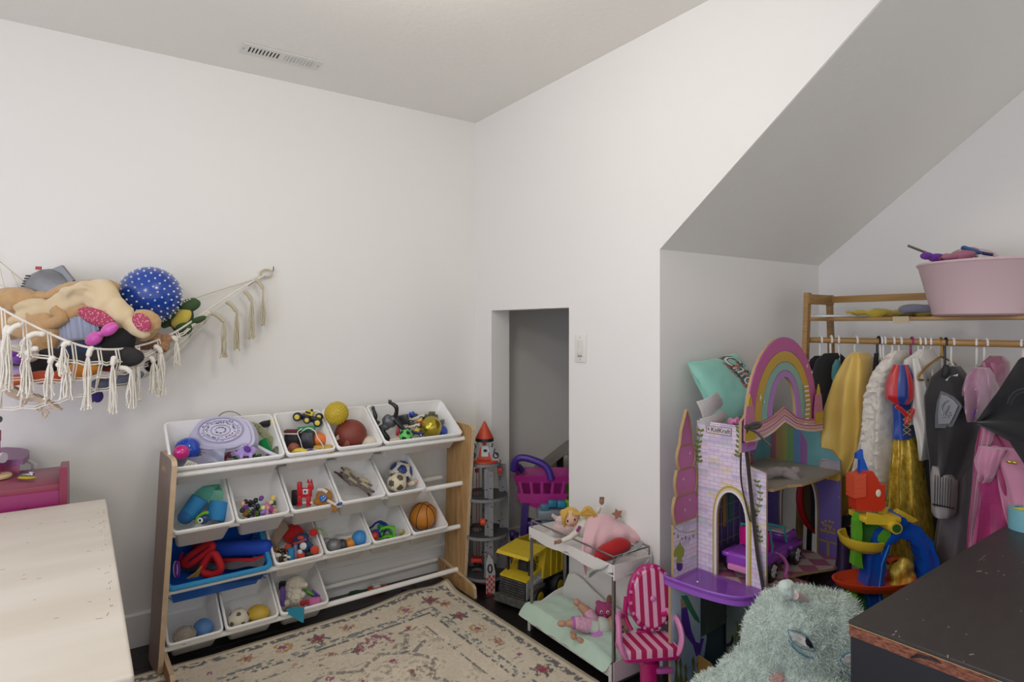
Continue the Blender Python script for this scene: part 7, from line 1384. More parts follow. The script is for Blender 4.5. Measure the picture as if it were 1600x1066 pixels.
fme = bpy.data.meshes.new('fur'); fme.from_pydata(allv.tolist(), [], fs.tolist()); fme.materials.append(M('mint fur tips', '#d0dcd3', .95, var=.12, vs=40, sheen=.4)); tag(link('fur', fme, g.o), kind='stuff')
def surf(u, v, lift=.004):
    """point of the plush seen from the camera at a place of the photograph"""
    o_ = _C-g.p; d = ray(u, v).normalized(); h, loc, n, i = body.ray_cast(o_, d); return (loc-d*lift, n) if h else (o_+d*1.6, -d)
def patch(pts, nm, mat, lift, parent=None, n=6):
    cu = sum(p[0] for p in pts)/len(pts); cv = sum(p[1] for p in pts)/len(pts); R = []
    for k_ in (1, .7, .4, .05): R.append([surf(cu+(u-cu)*k_, cv+(v-cv)*k_, lift*(1 if k_ < 1 else .3))[0] for u, v in pts])
    return MB().ring(R, cap=False).build(nm, mat, parent or pm_.o)
def thread(pts, r_, mat, nm='stitching', lift=.010, parent=None): return MB().tube([surf(p.x, p.y, lift)[0] for p in spline([(a, b_, 0) for a, b_ in pts], 4)], r_, 6).build(nm, mat, parent or pm_.o)
bt_ = M('blue stitching', '#3f7f9a', .7)
e1_ = patch([(1232, 985), (1240, 987), (1252, 991), (1263, 998), (1270, 1007), (1273, 1016), (1262, 1014), (1250, 1008), (1240, 1000), (1234, 992)], 'eye', M('eye white felt', '#d2cfca', .8), .015); patch([(1258, 994), (1264, 999), (1270, 1007), (1273, 1016), (1266, 1014), (1259, 1009), (1256, 1001)], 'pupil', blk, .0172, e1_)
thread([(1231, 984), (1248, 988), (1262, 996), (1273, 1017)], .0013, bt_, parent=e1_, lift=.013); thread([(1231, 985), (1237, 1002), (1250, 1012), (1272, 1019)], .0011, bt_, parent=e1_, lift=.013); thread([(1232, 1000), (1244, 1016), (1258, 1024), (1272, 1030)], .0012, bt_); thread([(1234, 1008), (1248, 1020), (1260, 1027), (1270, 1028)], .0009, bt_)
e2_ = patch([(1314, 1030), (1322, 1023), (1332, 1022), (1340, 1030), (1330, 1038), (1318, 1040)], 'eye', M('eye white felt', '#d2cfca', .8), .012); thread([(1312, 1032), (1322, 1021), (1334, 1020)], .0012, bt_, parent=e2_, lift=.014); thread([(1310, 1040), (1320, 1050), (1330, 1060)], .0011, bt_)
s0, n0 = surf(1236, 926, 0); 
g2 = MB(); e0 = atD(1243, 925, 1.66)-g.p; ex = _R*.018+V(0, 0, -.006); 
eo = voxel(MB().tube([e0-ex*1.3-V(0, 0, .006), e0, e0+ex*1.6-V(0, 0, .008)], [.022, .015, .004], 12).ell(e0-ex*1.3+V(0, 0, .002), (.026, .020, .024)), 'ear', fur, .003, g.o, 2, .003, 90)
MB().tube([e0-ex*.7+V(0, -.008, -.006)-_F*.010, e0+ex*.3-_F*.012-V(0, 0, .004), e0+ex*1.8-_F*.008-V(0, 0, .012)], [.012, .010, .002], 10).build('inner_ear', M('blush velour', '#c2aaa5', .9, sheen=.3), eo)
patch([(1203, 1055), (1213, 1050), (1224, 1052), (1228, 1062), (1218, 1072), (1204, 1070)], 'nose', fab('#c0938c'), .012)

# ================================================================== BLACK DESK, lower right
zt = .757; c_ = onZ(1325.5, 969, zt); xd = (onZ(1505.7, 860, zt)-c_).normalized(); yd = V(xd.y, -xd.x, 0)       # yd towards the camera side
TK = frame(c_, xd); Ld, Wd = 1.16, .62           # local y away from camera; desk occupies y in [-Wd, 0]
dk = thing('desk', 'black wooden desk with a chipped brown edge at the lower right corner', 'desk', TK)
dt = NT('desk top black'); nz = dt.noise(7, 6, dt.coord('Object', (2, 8, 2)), .6); dt.base(dt.ramp(nz, [(.3, '#2e2a2a'), (.7, '#37322f')])); dt.set(Roughness=.42); dt.bump(nz, .06, .002)
MB().box((Ld/2, -Wd/2, -.0035), (Ld, Wd, .007), bev=.0015, seg=1).build('top', dt.m, dk)
eb = NT('chipboard edge'); vz = eb.noise(70, 5, eb.coord('Object', (1, 1, 4)), .7); eb.base(eb.ramp(vz, [(.35, '#4a2519'), (.5, '#7a4532'), (.68, '#a0694c')])); eb.set(Roughness=.7); eb.bump(vz, .5, .003)
MB().box((Ld/2, -Wd/2, -.018), (Ld-.002, Wd-.002, .0215)).build('raw_edge', eb.m, dk); MB().box((Ld/2, -Wd/2, -.0075), (Ld+.001, Wd+.001, .0012)).build('edge_line', M('worn tan line', '#a98c62', .6), dk)
cb = NT('desk body black'); cb.base('#1b1c20'); cb.set(Roughness=.5); cb.bump(cb.noise(160, 3), .1, .002)
MB().box((Ld/2, -Wd/2, -.029-(zt-.031)/2), (Ld-.006, Wd-.006, zt-.031)).build('body', cb.m, dk)
b = MB(); rl = random.Random(6)
for u, v, L, a in ((1530, 893, .022, -.4), (1400, 987, .012, .1), (1396, 992, .010, -.3), (1405, 995, .006, .5), (1482, 980, .004, 0), (1417, 937, .004, .3), (1560, 893, .006, 1), (1481, 1026, .018, .3), (1518, 1023, .014, -.4), (1595, 955, .005, .8), (1535, 872, .05, .05)):
    q = TK.inverted() @ onZ(u, v, zt); b.box((0, 0, 0), (L*.6 if L < .04 else L, .0018 if L < .04 else .0005, .0004), T=Matrix.Translation((q.x, q.y, .0002)) @ Matrix.Rotation(a, 4, 'Z'))
for i in range(40): b.box((0, 0, 0), (rl.uniform(.001, .005), .0012, .0004), T=Matrix.Translation((rl.uniform(0, .8), -rl.uniform(0, .4), .0002)) @ Matrix.Rotation(rl.uniform(0, 3), 4, 'Z'))
b.build('chips', M('chip tan', '#9c8f80', .7), dk)
q = TK.inverted() @ onY(1432, 1030, c_.y-.08); MB().tube([(-.0015, -.105, -.024), (-.0025, -.115, -.016), (-.0025, -.135, -.012), (-.0015, -.150, -.014)], [.001, .003, .0025, .001], 6).build('ink_mark', blk, dk)
q = onZ(1603, 828, zt); g = Px('tape_roll', 'pale blue tape roll with a yellow paper tab on the black desk', 'tape', q); g.part(g.mb().lathe([(22, 0), (22, 33), (14, 33), (14, 0), (22, 0)], 32), 'roll', M('tape blue', '#6fa9b4', .35)); g.part(g.mb().box((-8, -4, 34), (20, 12, 1.2)).box((4, 0, 39), (10, 8, 10), bev=1), 'tab', M('yellow cap', '#d8b84c', .4)); g.part(g.mb().box((-4, -6, 30), (8, 5, 5), bev=1), 'purple_bit', pl('#6a4a9c'))

# ================================================================== CLOTHES RACK
rw = NT('bamboo'); nz = rw.noise(6, 4, rw.coord('Object', (14, .9, 14))); rw.base(rw.ramp(nz, [(.3, '#8d6a3c'), (.7, '#ab854f')])); rw.set(Roughness=.45); rw = rw.m
XF, XR, YE, YF = 2.49, 2.66, 1.41, .10
rack = thing('clothes_rack', 'bamboo clothes rack with a slatted top shelf against the alcove wall', 'clothes rack', (XF, YE, 0))
def lp_(*a): return V(*a)-V(XF, YE, 0)
zS, zR, zT = 1.335, 1.248, 1.442
for yy in (YE, YF):
    for x0, x1, zt_ in ((2.395, XF-.004, zT+.005), (XR+.09, XR, zT)):
        MB().ring([[lp_(x+sx, yy+sy, z) for sx, sy in ((-.012, -.010), (.012, -.010), (.012, .010), (-.012, .010))] for x, z in ((x0, .0), (x1, zt_))]).build('post', rw, rack, smooth=False)
    MB().box(lp_((XF+XR)/2, yy-.004, zT-.022), (XR-XF+.03, .018, .042), bev=.002).build('top_bar', rw, rack); MB().box(lp_((XF+XR)/2+.01, yy, .16), (XR-XF+.18, .016, .03)).build('bottom_bar', rw, rack)
    MB().cyl(lp_(XF+.10, yy+.014, zT-.02), lp_(XF+.10, yy+.03, zT-.02), .011, seg=14).build('knob', M('dark knob', '#4a3a2c', .5), rack)
MB().cyl(lp_(XF+.012, YE, zR), lp_(XF+.012, YF, zR), .0115, seg=14).build('hanging_rod', rw, rack)
MB().box(lp_(XR, (YE+YF)/2, zT-.02), (.014, YE-YF, .028), bev=.003).build('rear_rail', rw, rack)
for i in range(5): MB().box(lp_(XF+.005+.042*i, (YE+YF)/2, zS), (.030, YE-YF-.01, .013), bev=.0015).build('shelf_slat', rw, rack)
MB().box(lp_(XF-.012, onX(1410, 500, XF).y, zS-.005), (.003, .055, .026)).build('tape_piece', M('masking tape', '#b5a58a', .7), rack)
zsh = zS+.007
def rx(name, label, cat, u, v, x, **k): return Px(name, label, cat, onX(u, v, x), **k)
p = V(2.57, onX(1540, 480, 2.57).y, zsh); g = Px('tub', 'large pale pink flexible plastic tub on the rack shelf', 'tub', p); tp = M('tub pink', '#cbb0b4', .45, bump=.05, bs=300)
g.part(g.mb().lathe([(0, 0), (66, 0), (70, 3), (88, 78), (91, 81), (90, 84), (86, 82), (67, 5), (0, 4)], 48), 'tub', tp); hd_ = g.part(g.mb().tube(spline([(14, 66, 82), (10, 72, 100), (34, 76, 112), (60, 70, 108), (72, 58, 92), (74, 50, 80)], 6), 3.2, 8, flat=1.5), 'handle', tp); g.part(g.mb().tube(spline([(-8, -87, 82), (-6, -84, 92), (16, -86, 94), (24, -84, 84)], 5), 2.4, 8), 'handle', tp)
for nm, lab, u, v, f_, mt in (('purple_fabric', 'bright purple felt piece spilling over the left of the tub', 1462, 402, lambda b: b.ell((-14, 0, 2), (10, 6, 6)).ell((2, 0, -1), (14, 7, 7)).ell((14, 2, 0), (10, 6, 4)), fab('#6d2f9a')), ('grey_wand', 'thin grey rod sticking out of the pink tub', 1450, 395, lambda b: b.cyl((-31, 0, 11), (28, 0, -12), 1.9), M('grey wire', '#77776f', .4, .6)),
    ('rose_cloth', 'dusty rose cloth heaped in the pink tub', 1505, 398, lambda b: b.ell((0, 0, 0), (24, 14, 10), rot=(0, -.3, 0)).ell((-22, -4, -4), (14, 8, 5)), fab('#a86a80')), ('blue_book', 'navy blue and white trimmed flat toy in the pink tub', 1518, 391, lambda b: b.box((0, 0, 0), (30, 8, 5), bev=1.2, T=Matrix.Rotation(.32, 4, 'Y')), pl('#24538a')), ('silver_cloth', 'pale grey fold of cloth beside the navy toy in the tub', 1512, 396, lambda b: b.box((0, 0, 0), (32, 6, 3), bev=1, T=Matrix.Rotation(.34, 4, 'Y')), fab('#b5a9b0')), ('maroon_ribbon', 'maroon ribbon draped on the left rim of the tub', 1482, 401, lambda b: b.tube(spline([(-14, 0, -4), (-6, -2, 2), (4, -2, 1), (14, 0, -2)], 4), 2.4, 6), fab('#8a3450')), ('navy_stick', 'short navy stick behind the tub strap', 1542, 396, lambda b: b.cyl((-6, 0, 0), (8, 0, -2), 2.6), pl('#2a2a5a'))):
    g = rx(nm, lab, 'clothing' if 'cloth' in nm else 'toy', u, v, 2.52); g.one(f_(g.mb()), mt)
g = Px('magazine', 'thin white magazine lying at the left end of the rack shelf', 'magazine', V(2.56, onX(1315, 490, 2.56).y, zsh+.006)); g.part(g.mb().box((0, 0, 0), (84, 44, 3), bev=.5), 'pages', M('white board', '#d8d6d4', .6)); g.part(g.mb().box((-4, 0, 1.8), (60, 36, .4)), 'cover_print', M('dark green print', '#46524c', .5))
g = Px('yellow_fabric', 'mustard yellow crumpled fabric along the rack shelf', 'clothing', V(2.54, onX(1385, 485, 2.54).y, zsh+.015)); g.vox(g.mb().ell((-8, 0, 0), (34, 12, 7)).ell((-42, 0, 1), (24, 7, 3.6)).ell((26, 4, 0), (22, 12, 6)).ell((62, 6, -2), (26, 12, 5)), fab('#a8942c'), None, 2, 2, amp=.008, sc=40)
g = Px('headband', 'twisted grey blue fabric headband on the rack shelf', 'headband', V(2.52, onX(1440, 482, 2.52).y, zsh+.022)); g.one(g.mb().tube([(29*math.cos(a), 16*math.sin(a), 2+1.5*math.sin(2*a)) for a in [i*PI/16 for i in range(32)]], [6+.7*math.sin(a*PI/8) for a in range(32)], 10, closed=True), fab('#6a6a78'))

# ---- hangers and clothes
XH = XF+.012
def hanger(u, lab, mat, yaw=0, drop=26, grp='white plastic hangers on the bamboo rod', sp=40, lean=0, x=XH):
    p = V(x, onX(u, 530, x).y, zR); g = Px('hanger', lab, 'hanger', p, group=grp, yaw=yaw); r_ = 1.75
    hook = [(7*math.cos(a), 0, 7*math.sin(a)) for a in [PI*1.15-i*PI*1.15/10 for i in range(11)]]; hook = [(x_*.8, 0, z) for x_, _, z in hook]+[(5.6+lean*.3, 0, -drop*.5), (5+lean, 0, -drop)]
    g.part(g.mb().tube(spline(hook, 2), r_, 7), 'hook', mat)
    a = V(5+lean, 0, -drop); g.part(g.mb().tube(spline([a, a+V(sp*.55, 0, -11), a+V(sp, 0, -26), a+V(sp-6, 0, -33), a+V(0, 0, -33), a+V(6-sp, 0, -33), a+V(-sp, 0, -26), a+V(-sp*.55, 0, -11), a], 4), r_, 7), 'shoulders', mat)
    return g
hw_ = M('white hanger plastic', '#d6d3cf', .3)
HL = ['white hanger at the far left end of the rod', 'second white hanger from the left end, with black coat', 'third white hanger from the left, with a teal tag', 'white hanger holding the yellow satin cape', 'left of two white hangers beside the black strap', 'right of two white hangers beside the black strap', 'white hanger behind the left of the fur coat', 'white hanger above the fur coat collar', 'white hanger right of the magenta hanger', 'white hanger over the white satin jacket', 'white bent hanger left of the wooden hanger', 'white hanger in front of the silver grey shirt', 'white hanger with a grey clip end', 'white hanger above the pink shiny top', 'white hanger at the right edge with the black cape']
for u, lab, yw, dr_, sp, ln in zip((1283, 1299, 1311, 1338, 1377, 1382, 1396, 1407, 1437, 1445, 1455, 1489, 1526, 1541, 1597), HL, (1.35, 1.3, 1.1, 1.45, 1.3, 1.3, 1.3, 1.35, 1.25, 1.25, 1.0, 1.3, .9, 1.3, .7), (24, 24, 26, 22, 26, 30, 22, 18, 22, 24, 30, 30, 34, 30, 34), (20, 24, 30, 30, 34, 34, 34, 34, 30, 50, 84, 30, 84, 30, 84), (0, 0, 0, 0, -4, -2, -3, 0, 2, 0, 8, 2, -4, 2, 4)):
    hanger(u, lab, hw_, yw, dr_, sp=sp, lean=ln)
hanger(1425, 'magenta hanger among the white hangers on the rod', M('magenta hanger', '#8f2464', .35), 1.3, 24, 'coloured hangers', 32); hanger(1373, 'black hanger with a pink taped neck on the rod', M('black hanger', '#17171a', .4), 1.4, 40, 'coloured hangers', 24); hanger(1470, 'light wooden hanger with a golden hook', M('gold hook', '#a87f35', .35, .4), .6, 22, 'coloured hangers', 78, -3); hanger(1478, 'black clip hanger with a thin metal hook', M('black hanger', '#17171a', .4), 1.2, 36, 'coloured hangers', 30)
def garment(name, lab, cat, x, lv, tx, mat, fold=.012, nf=9, seed=1, part=None, parent=None, pw_=2.4, tag_=True, N=72, flare=0, hem=0, lump=0, sub_=5):
    """body of cloth seen on the plane x: lv = (v, left u, right u) rows from top to bottom"""
    rows = [(onX((a+b_)/2, v, x).z, onX(a, v, x).y, onX(b_, v, x).y) for v, a, b_ in lv]; org_ = V(x, (rows[0][1]+rows[0][2])/2, rows[-1][0]); R = []; n_ = len(rows); rg = random.Random(seed)
    ph = [rg.uniform(0, 6) for _ in range(4)]
    for i in range((n_-1)*sub_+1):
        t = i/sub_; k = min(int(t), n_-2); f_ = t-k; f2 = f_*f_*(3-2*f_) if True else f_; z, ya, yb = (rows[k][q_]*(1-f_)+rows[k+1][q_]*f_ for q_ in range(3)); T_ = i/((n_-1)*sub_); cy, hy_ = (ya+yb)/2, abs(ya-yb)/2; th = tx*(.45+.55*min(1, T_*3))*(1+flare*T_)
        ring = []
        for j in range(N):
            a = 2*PI*j/N; ca, sa = math.cos(a), math.sin(a); ex_ = 2/pw_; py = hy_*math.copysign(abs(ca)**ex_, ca); px_ = th*math.copysign(abs(sa)**ex_, sa)
            am = fold*(.25+.75*T_); w1 = math.sin(nf*a+ph[0]+1.3*math.sin(T_*4+ph[1]))*am+.5*am*math.sin(2.3*nf*a/2+ph[2]+T_*5); nn = noise.noise(V(py*14, z*10, seed))*fold*.8+(lump*(noise.noise(V(py*38, z*62, seed))+.6*noise.noise(V(py*90, z*110, seed))) if lump else 0)
            ring.append(V(px_*(1+0)+math.copysign(1, sa)*abs(sa)**.5*(w1+nn) if abs(sa) > .02 else px_, py, z-org_.z+(hem*math.sin(nf*a) if i == (n_-1)*sub_ else 0))+V(0, cy-org_.y, 0))
        R.append(ring)
    b = MB().ring(R, cap=True)
    if parent is not None:
        off = org_-parent.location; b.v = [tuple(Vector(p_)+off) for p_ in b.v]; return b.build(part, mat, parent)
    if part: 
        o = thing(name, lab, cat, org_); b.build(part, mat, o); return o
    o = b.build(name, mat); o.location = org_; return tag(o, lab, cat)
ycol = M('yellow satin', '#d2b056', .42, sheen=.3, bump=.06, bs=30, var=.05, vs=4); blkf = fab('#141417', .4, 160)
garment('black_coat', 'black coat at the far left end of the rod', 'clothing', 2.52, [(556, 1279, 1287), (566, 1270, 1296), (600, 1266, 1300), (680, 1266, 1302), (800, 1262, 1304)], .10, blkf, .008, 7, 2)
garment('dark_coat', 'charcoal coat beside the yellow cape', 'clothing', 2.48, [(552, 1296, 1304), (562, 1290, 1308), (600, 1282, 1312), (680, 1284, 1316), (820, 1282, 1318)], .12, fab('#1f1f22', .4, 160), .008, 7, 3)
garment('teal_cloth_piece', 'small teal folded cloth under the third hanger', 'clothing', 2.44, [(562, 1306, 1311), (572, 1302, 1313), (590, 1300, 1314), (598, 1304, 1312)], .02, fab('#3f7f80'), .003, 4, 4)
o = garment('yellow_cape', 'long pleated yellow satin cape hanging beside the castle dollhouse', 'clothing', 2.42, [(551, 1335, 1350), (560, 1326, 1358), (585, 1314, 1362), (620, 1301, 1360), (660, 1290, 1357), (700, 1284, 1352), (730, 1288, 1338), (742, 1296, 1326)], .10, ycol, .020, 8, 5, part='outer_layer')
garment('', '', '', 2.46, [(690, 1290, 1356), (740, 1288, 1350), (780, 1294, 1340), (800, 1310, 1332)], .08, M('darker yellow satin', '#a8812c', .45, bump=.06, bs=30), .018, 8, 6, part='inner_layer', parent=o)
garment('golden_sleeve', 'narrow golden brown fabric between yellow cape and fur coat', 'clothing', 2.47, [(575, 1362, 1372), (620, 1356, 1370), (680, 1350, 1364), (740, 1346, 1360)], .05, M('golden brown', '#8f6a24', .5), .010, 5, 7)
garment('black_strap', 'narrow black strap hanging between the cape and the fur coat', 'strap', 2.40, [(552, 1366, 1373), (600, 1362, 1369), (640, 1358, 1363)], .01, blkf, .002, 3, 8)
ff = M('faux fur', '#d0cabf', .95, bump=1, bs=38, var=.08, vs=40, sheen=.5, detail=5)
o = garment('fur_coat', 'cream white faux fur coat hanging in the middle of the rack', 'clothing', 2.42, [(548, 1402, 1410), (556, 1392, 1412), (580, 1376, 1411), (620, 1362, 1406), (680, 1358, 1404), (740, 1356, 1403), (770, 1356, 1402), (776, 1362, 1398)], .11, ff, .012, 6, 9, part='body', lump=.013, sub_=16, N=150)
garment('', '', '', 2.36, [(590, 1372, 1384), (640, 1356, 1374), (690, 1346, 1366), (740, 1334, 1356), (765, 1332, 1352)], .04, ff, .006, 4, 10, part='sleeve', parent=o, lump=.007, sub_=12, N=90)
fb_ = MB(); rq = random.Random(14)
for i in range(0): v = rq.uniform(585, 768); u = rq.uniform(1364, 1401); p_ = onX(u, v, 2.316+.01*rq.random())-o.location; fb_.ell(p_, (.006, rq.uniform(.008, .014), rq.uniform(.006, .010)), seg=7, rings=5, rot=(rq.uniform(-.6, .6), 0, 0))
for c in o.children:
    pass
garment('white_jacket', 'white satin jacket with a pointed sleeve behind the blue dress', 'clothing', 2.46, [(546, 1440, 1452), (562, 1422, 1462), (600, 1414, 1466), (660, 1416, 1460)], .09, M('white satin', '#c9c5be', .38, sheen=.3, bump=.08, bs=30), .014, 6, 11)
wj = garment('white_sleeve', 'long white satin sleeve ending in a point beside the gold skirt', 'clothing', 2.37, [(560, 1424, 1436), (590, 1428, 1446), (625, 1430, 1455), (650, 1428, 1459), (662, 1430, 1458), (690, 1438, 1453), (718, 1443, 1448)], .035, M('white satin', '#c9c5be', .38, sheen=.3), .008, 4, 12)
dr = garment('blue_dress', 'child dress with royal blue bodice and long glittery gold skirt', 'clothing', 2.40, [(600, 1398, 1428), (640, 1402, 1428), (665, 1404, 1427), (684, 1402, 1428)], .07, M('royal blue satin', '#123f94', .4, sheen=.3), .006, 6, 13, part='bodice')
gs = NT('gold lame skirt'); nz = gs.noise(60, 5, gs.coord('Object', (1, 1, .5)), .7); gs.base(gs.ramp(nz, [(.35, '#8f7628'), (.52, '#c9a93a'), (.68, '#e0cc7a')])); gs.set(Roughness=.4, Metallic=.25); gs.bump(nz, .5, .004)
garment('', '', '', 2.40, [(682, 1401, 1429), (720, 1399, 1440), (780, 1396, 1448), (850, 1392, 1458), (930, 1388, 1464), (1010, 1385, 1468)], .10, gs.m, .022, 9, 14, part='skirt', parent=dr)
gp = g = rx('puff_sleeve', 'red and blue striped satin puff sleeve on the blue dress', 'clothing', 1408, 606, 2.33); rs2 = M('red satin', '#b5141c', .3, sheen=.3); bs2 = M('blue satin', '#14307f', .3, sheen=.3)
for i, (x0, x1, m_) in enumerate(((-22, -12, rs2), (-12, 3, bs2), (2, 15, rs2), (14, 21, bs2))):
    b = g.mb(); R = []
    for j in range(13):
        t = j/12; z = 36-62*t; q = (.45+.55*math.sin(PI/2*min(1, t*1.5))) if t < .85 else 1-(t-.85)*3.2; R.append([V((x0+(x1-x0)*k/8+1.5)*q*(1.05), -12*q*math.sin(PI*(x0+(x1-x0)*k/8+25)/48)-1.5*math.sin(PI*k/8), z) for k in range(9)]+[V((x1+1.5)*q, 8*q, z), V((x0+1.5)*q, 8*q, z)])
    b.ring(R); g.part(b, 'stripe_panel', m_)
g.part(g.mb().tube(spline([(-12, -6, -28), (-4, -8, -34), (4, -9, -44), (2, -9, -54), (8, -9, -44), (14, -8, -32)], 5), 3.4, 8), 'cuff_ribbon', rs2)
lc = MB(); 
for i in range(5): a_, c_2 = onX(1411, 640+i*8, 2.32)-dr.location, onX(1423, 648+i*8, 2.32)-dr.location; a2, c2 = onX(1423, 640+i*8, 2.32)-dr.location, onX(1411, 648+i*8, 2.32)-dr.location; lc.tube([a_, c_2], .0012, 5).tube([a2, c2], .0012, 5)
lc.build('lacing', M('gold thread', '#a58f4a', .4), dr)
bs_ = M('black jersey', '#1c1b1d', .75, sheen=.3, bump=.15, bs=200, var=.08, vs=5); gl_ = M('grey foam armour', '#55565a', .32, .2)
ar = garment('armour_costume', 'black costume top with a silver grey moulded chest plate', 'clothing', 2.38, [(572, 1478, 1496), (590, 1458, 1512), (620, 1450, 1526), (670, 1452, 1530), (720, 1460, 1516), (760, 1466, 1498), (776, 1470, 1494)], .09, bs_, .012, 6, 15, part='body')
def cplate(pts, nm, mat, x, th, parent):
    P_ = [onX(u, v, x) for u, v in pts]; return MB().prism([[(-(p_.y), p_.z) for p_ in P_][::1] if sum((-(P_[i].y))*P_[(i+1) % len(P_)].z+P_[(i+1) % len(P_)].y*P_[i].z for i in range(len(P_))) > 0 else [(-(p_.y), p_.z) for p_ in P_][::-1]], th, Matrix(((0, 1, 0, x-parent.location.x), (-1, 0, 0, -parent.location.y), (0, 0, 1, -parent.location.z), (0, 0, 0, 1)))).build(nm, mat, parent, smooth=False)
c = cplate([(1470, 611), (1478, 614), (1490, 620), (1500, 630), (1503, 635), (1494, 655), (1488, 667), (1476, 669), (1461, 669), (1461, 650), (1464, 628)], 'chest_plate', gl_, 2.285, .012, ar)
c2_ = cplate([(1471, 617), (1480, 619), (1490, 626), (1497, 634), (1490, 650), (1484, 662), (1466, 663), (1466, 645), (1468, 628)], 'raised_panel', M('light grey foam', '#7b7d80', .28, .3), 2.278, .008, ar)
em = MB(); [em.tube(spline([onX(u, v, 2.275)-ar.location for u, v in L], 4), .0022, 6) for L in (((1473, 650), (1471, 640), (1475, 630), (1482, 626)), ((1476, 648), (1480, 640), (1483, 634)), ((1472, 652), (1480, 650), (1486, 648)), ((1474, 645), (1480, 652), (1484, 644)))]
em.build('embossed_motif', M('silver emboss', '#94969a', .25, .5), c2_)
gn = garment('', '', '', 2.315, [(728, 1458, 1470), (740, 1456, 1488), (752, 1456, 1494), (780, 1457, 1493), (800, 1458, 1491), (806, 1462, 1488)], .045, M('grey gauntlet', '#8a8684', .5, bump=.3, bs=60), .003, 5, 16, part='gauntlet', parent=ar)
b = MB(); 
for i in range(7): b.tube([onX(1461+4.2*i, 742+i*1.2, 2.266)-ar.location, onX(1460+4*i, 792, 2.266)-ar.location], .0012, 5)
b.tube([onX(1457, 788, 2.266)-ar.location, onX(1491, 795, 2.266)-ar.location], .0025, 5); b.build('gauntlet_lines', blk, gn)
gw = M('taupe grey fabric', '#5f595a', .8, sheen=.3, bump=.1, bs=120, var=.12, vs=3)
garment('grey_robe', 'long taupe grey robe hanging to the right of the black costume', 'clothing', 2.46, [(660, 1508, 1534), (700, 1500, 1536), (740, 1494, 1536), (760, 1490, 1534), (800, 1474, 1530), (850, 1468, 1526), (930, 1468, 1520)], .10, gw, .016, 7, 17)
garment('black_trousers', 'black cloth hanging between the gold skirt and the grey robe', 'clothing', 2.50, [(600, 1440, 1470), (700, 1448, 1478), (800, 1450, 1480), (930, 1452, 1486)], .08, blkf, .01, 5, 18)
g = rx('black_clip', 'black plastic hanger clip holding the armour costume', 'clip', 1478, 580, 2.32); g.part(g.mb().box((0, 0, 0), (14, 6, 20), bev=2, taper=(.55, .8)), 'clip', blk); g.part(g.mb().prism([(3, -8), (16, -4), (10, -18), (-4, -14)], 1, y0=-5), 'paper_tag', M('white card', '#d8d6cc', .6))
shp = M('shiny rose fabric', '#a87f94', .25, .1, sheen=.4, bump=.15, bs=25, var=.18, vs=12)
o = garment('shiny_top', 'shiny rose and violet crinkled top near the right end of the rod', 'clothing', 2.38, [(575, 1524, 1545), (585, 1516, 1552), (610, 1512, 1556), (632, 1514, 1550), (650, 1522, 1542), (656, 1526, 1538)], .08, shp, .022, 7, 19, part='body')
garment('', '', '', 2.36, [(632, 1516, 1540), (645, 1522, 1536), (655, 1526, 1532)], .05, M('violet satin', '#7a46a8', .35, sheen=.3), .006, 5, 20, part='violet_panel', parent=o); garment('', '', '', 2.46, [(556, 1548, 1566), (566, 1540, 1574), (590, 1544, 1574), (605, 1548, 1566)], .06, M('rose satin', '#8d4c66', .28, .1, sheen=.4), .016, 6, 21, part='rose_sleeve', parent=o)
bc = M('black felt', '#151518', .85, sheen=.25)
Cp = [onX(u, v, 2.24) for u, v in ((1526, 658), (1560, 610), (1598, 556), (1640, 560), (1640, 700), (1600, 748), (1575, 690), (1550, 668))]
cpt = thing('black_cape', 'large black felt cape with a pointed fold at the right edge', 'clothing', Cp[0])
def cpf(a, c_):
    L = [(1526, 660), (1545, 632), (1570, 596), (1594, 560), (1630, 552)]; Lw = [(1526, 660), (1552, 672), (1578, 690), (1598, 720), (1640, 790)]
    f_ = lambda Q, t: (np.interp(t*4, range(5), [q_[0] for q_ in Q]), np.interp(t*4, range(5), [q_[1] for q_ in Q])); (u0, v0), (u1, v1) = f_(L, a), f_(Lw, a); p_ = onX(u0+(u1-u0)*c_, v0+(v1-v0)*c_, 2.26+.05*math.sin(3*c_+a*2)-.03*math.sin(9*c_)*a); return p_-Cp[0]
MB().sheet(26, 26, cpf, .004).build('outer_fold', bc, cpt)
def cpf2(a, c_):
    u0, v0 = 1526+114*a, 660-8*a+12*a*a; u1, v1 = 1526+114*a, 662+60*a; p_ = onX(u0+(u1-u0)*c_, v0+(v1-v0)*c_, 2.22-.02*math.sin(PI*c_)); return p_-Cp[0]
MB().sheet(20, 8, cpf2, .004).build('lower_fold', bc, cpt); MB().tube(spline([onX(u, v, 2.205)-Cp[0] for u, v in ((1577, 632), (1582, 620), (1592, 612), (1610, 608))], 4), .006, 8).build('rolled_edge', bc, cpt); MB().prism([(0, 0), (0, 0), (0, 0)], .001).v
tu = M('pink tulle net', '#b87a94', .7, sheen=.5, bump=.3, bs=60, var=.1, vs=6); mgt = M('magenta tulle', '#a02a68', .6, sheen=.4, bump=.4, bs=70, var=.15, vs=20)
o = garment('pink_dress', 'pink tulle princess style dress with magenta layers at the right', 'clothing', 2.34, [(668, 1536, 1560), (700, 1530, 1590), (740, 1528, 1612), (790, 1524, 1625), (860, 1518, 1640), (930, 1512, 1650)], .10, mgt, .022, 9, 22, part='magenta_layer')
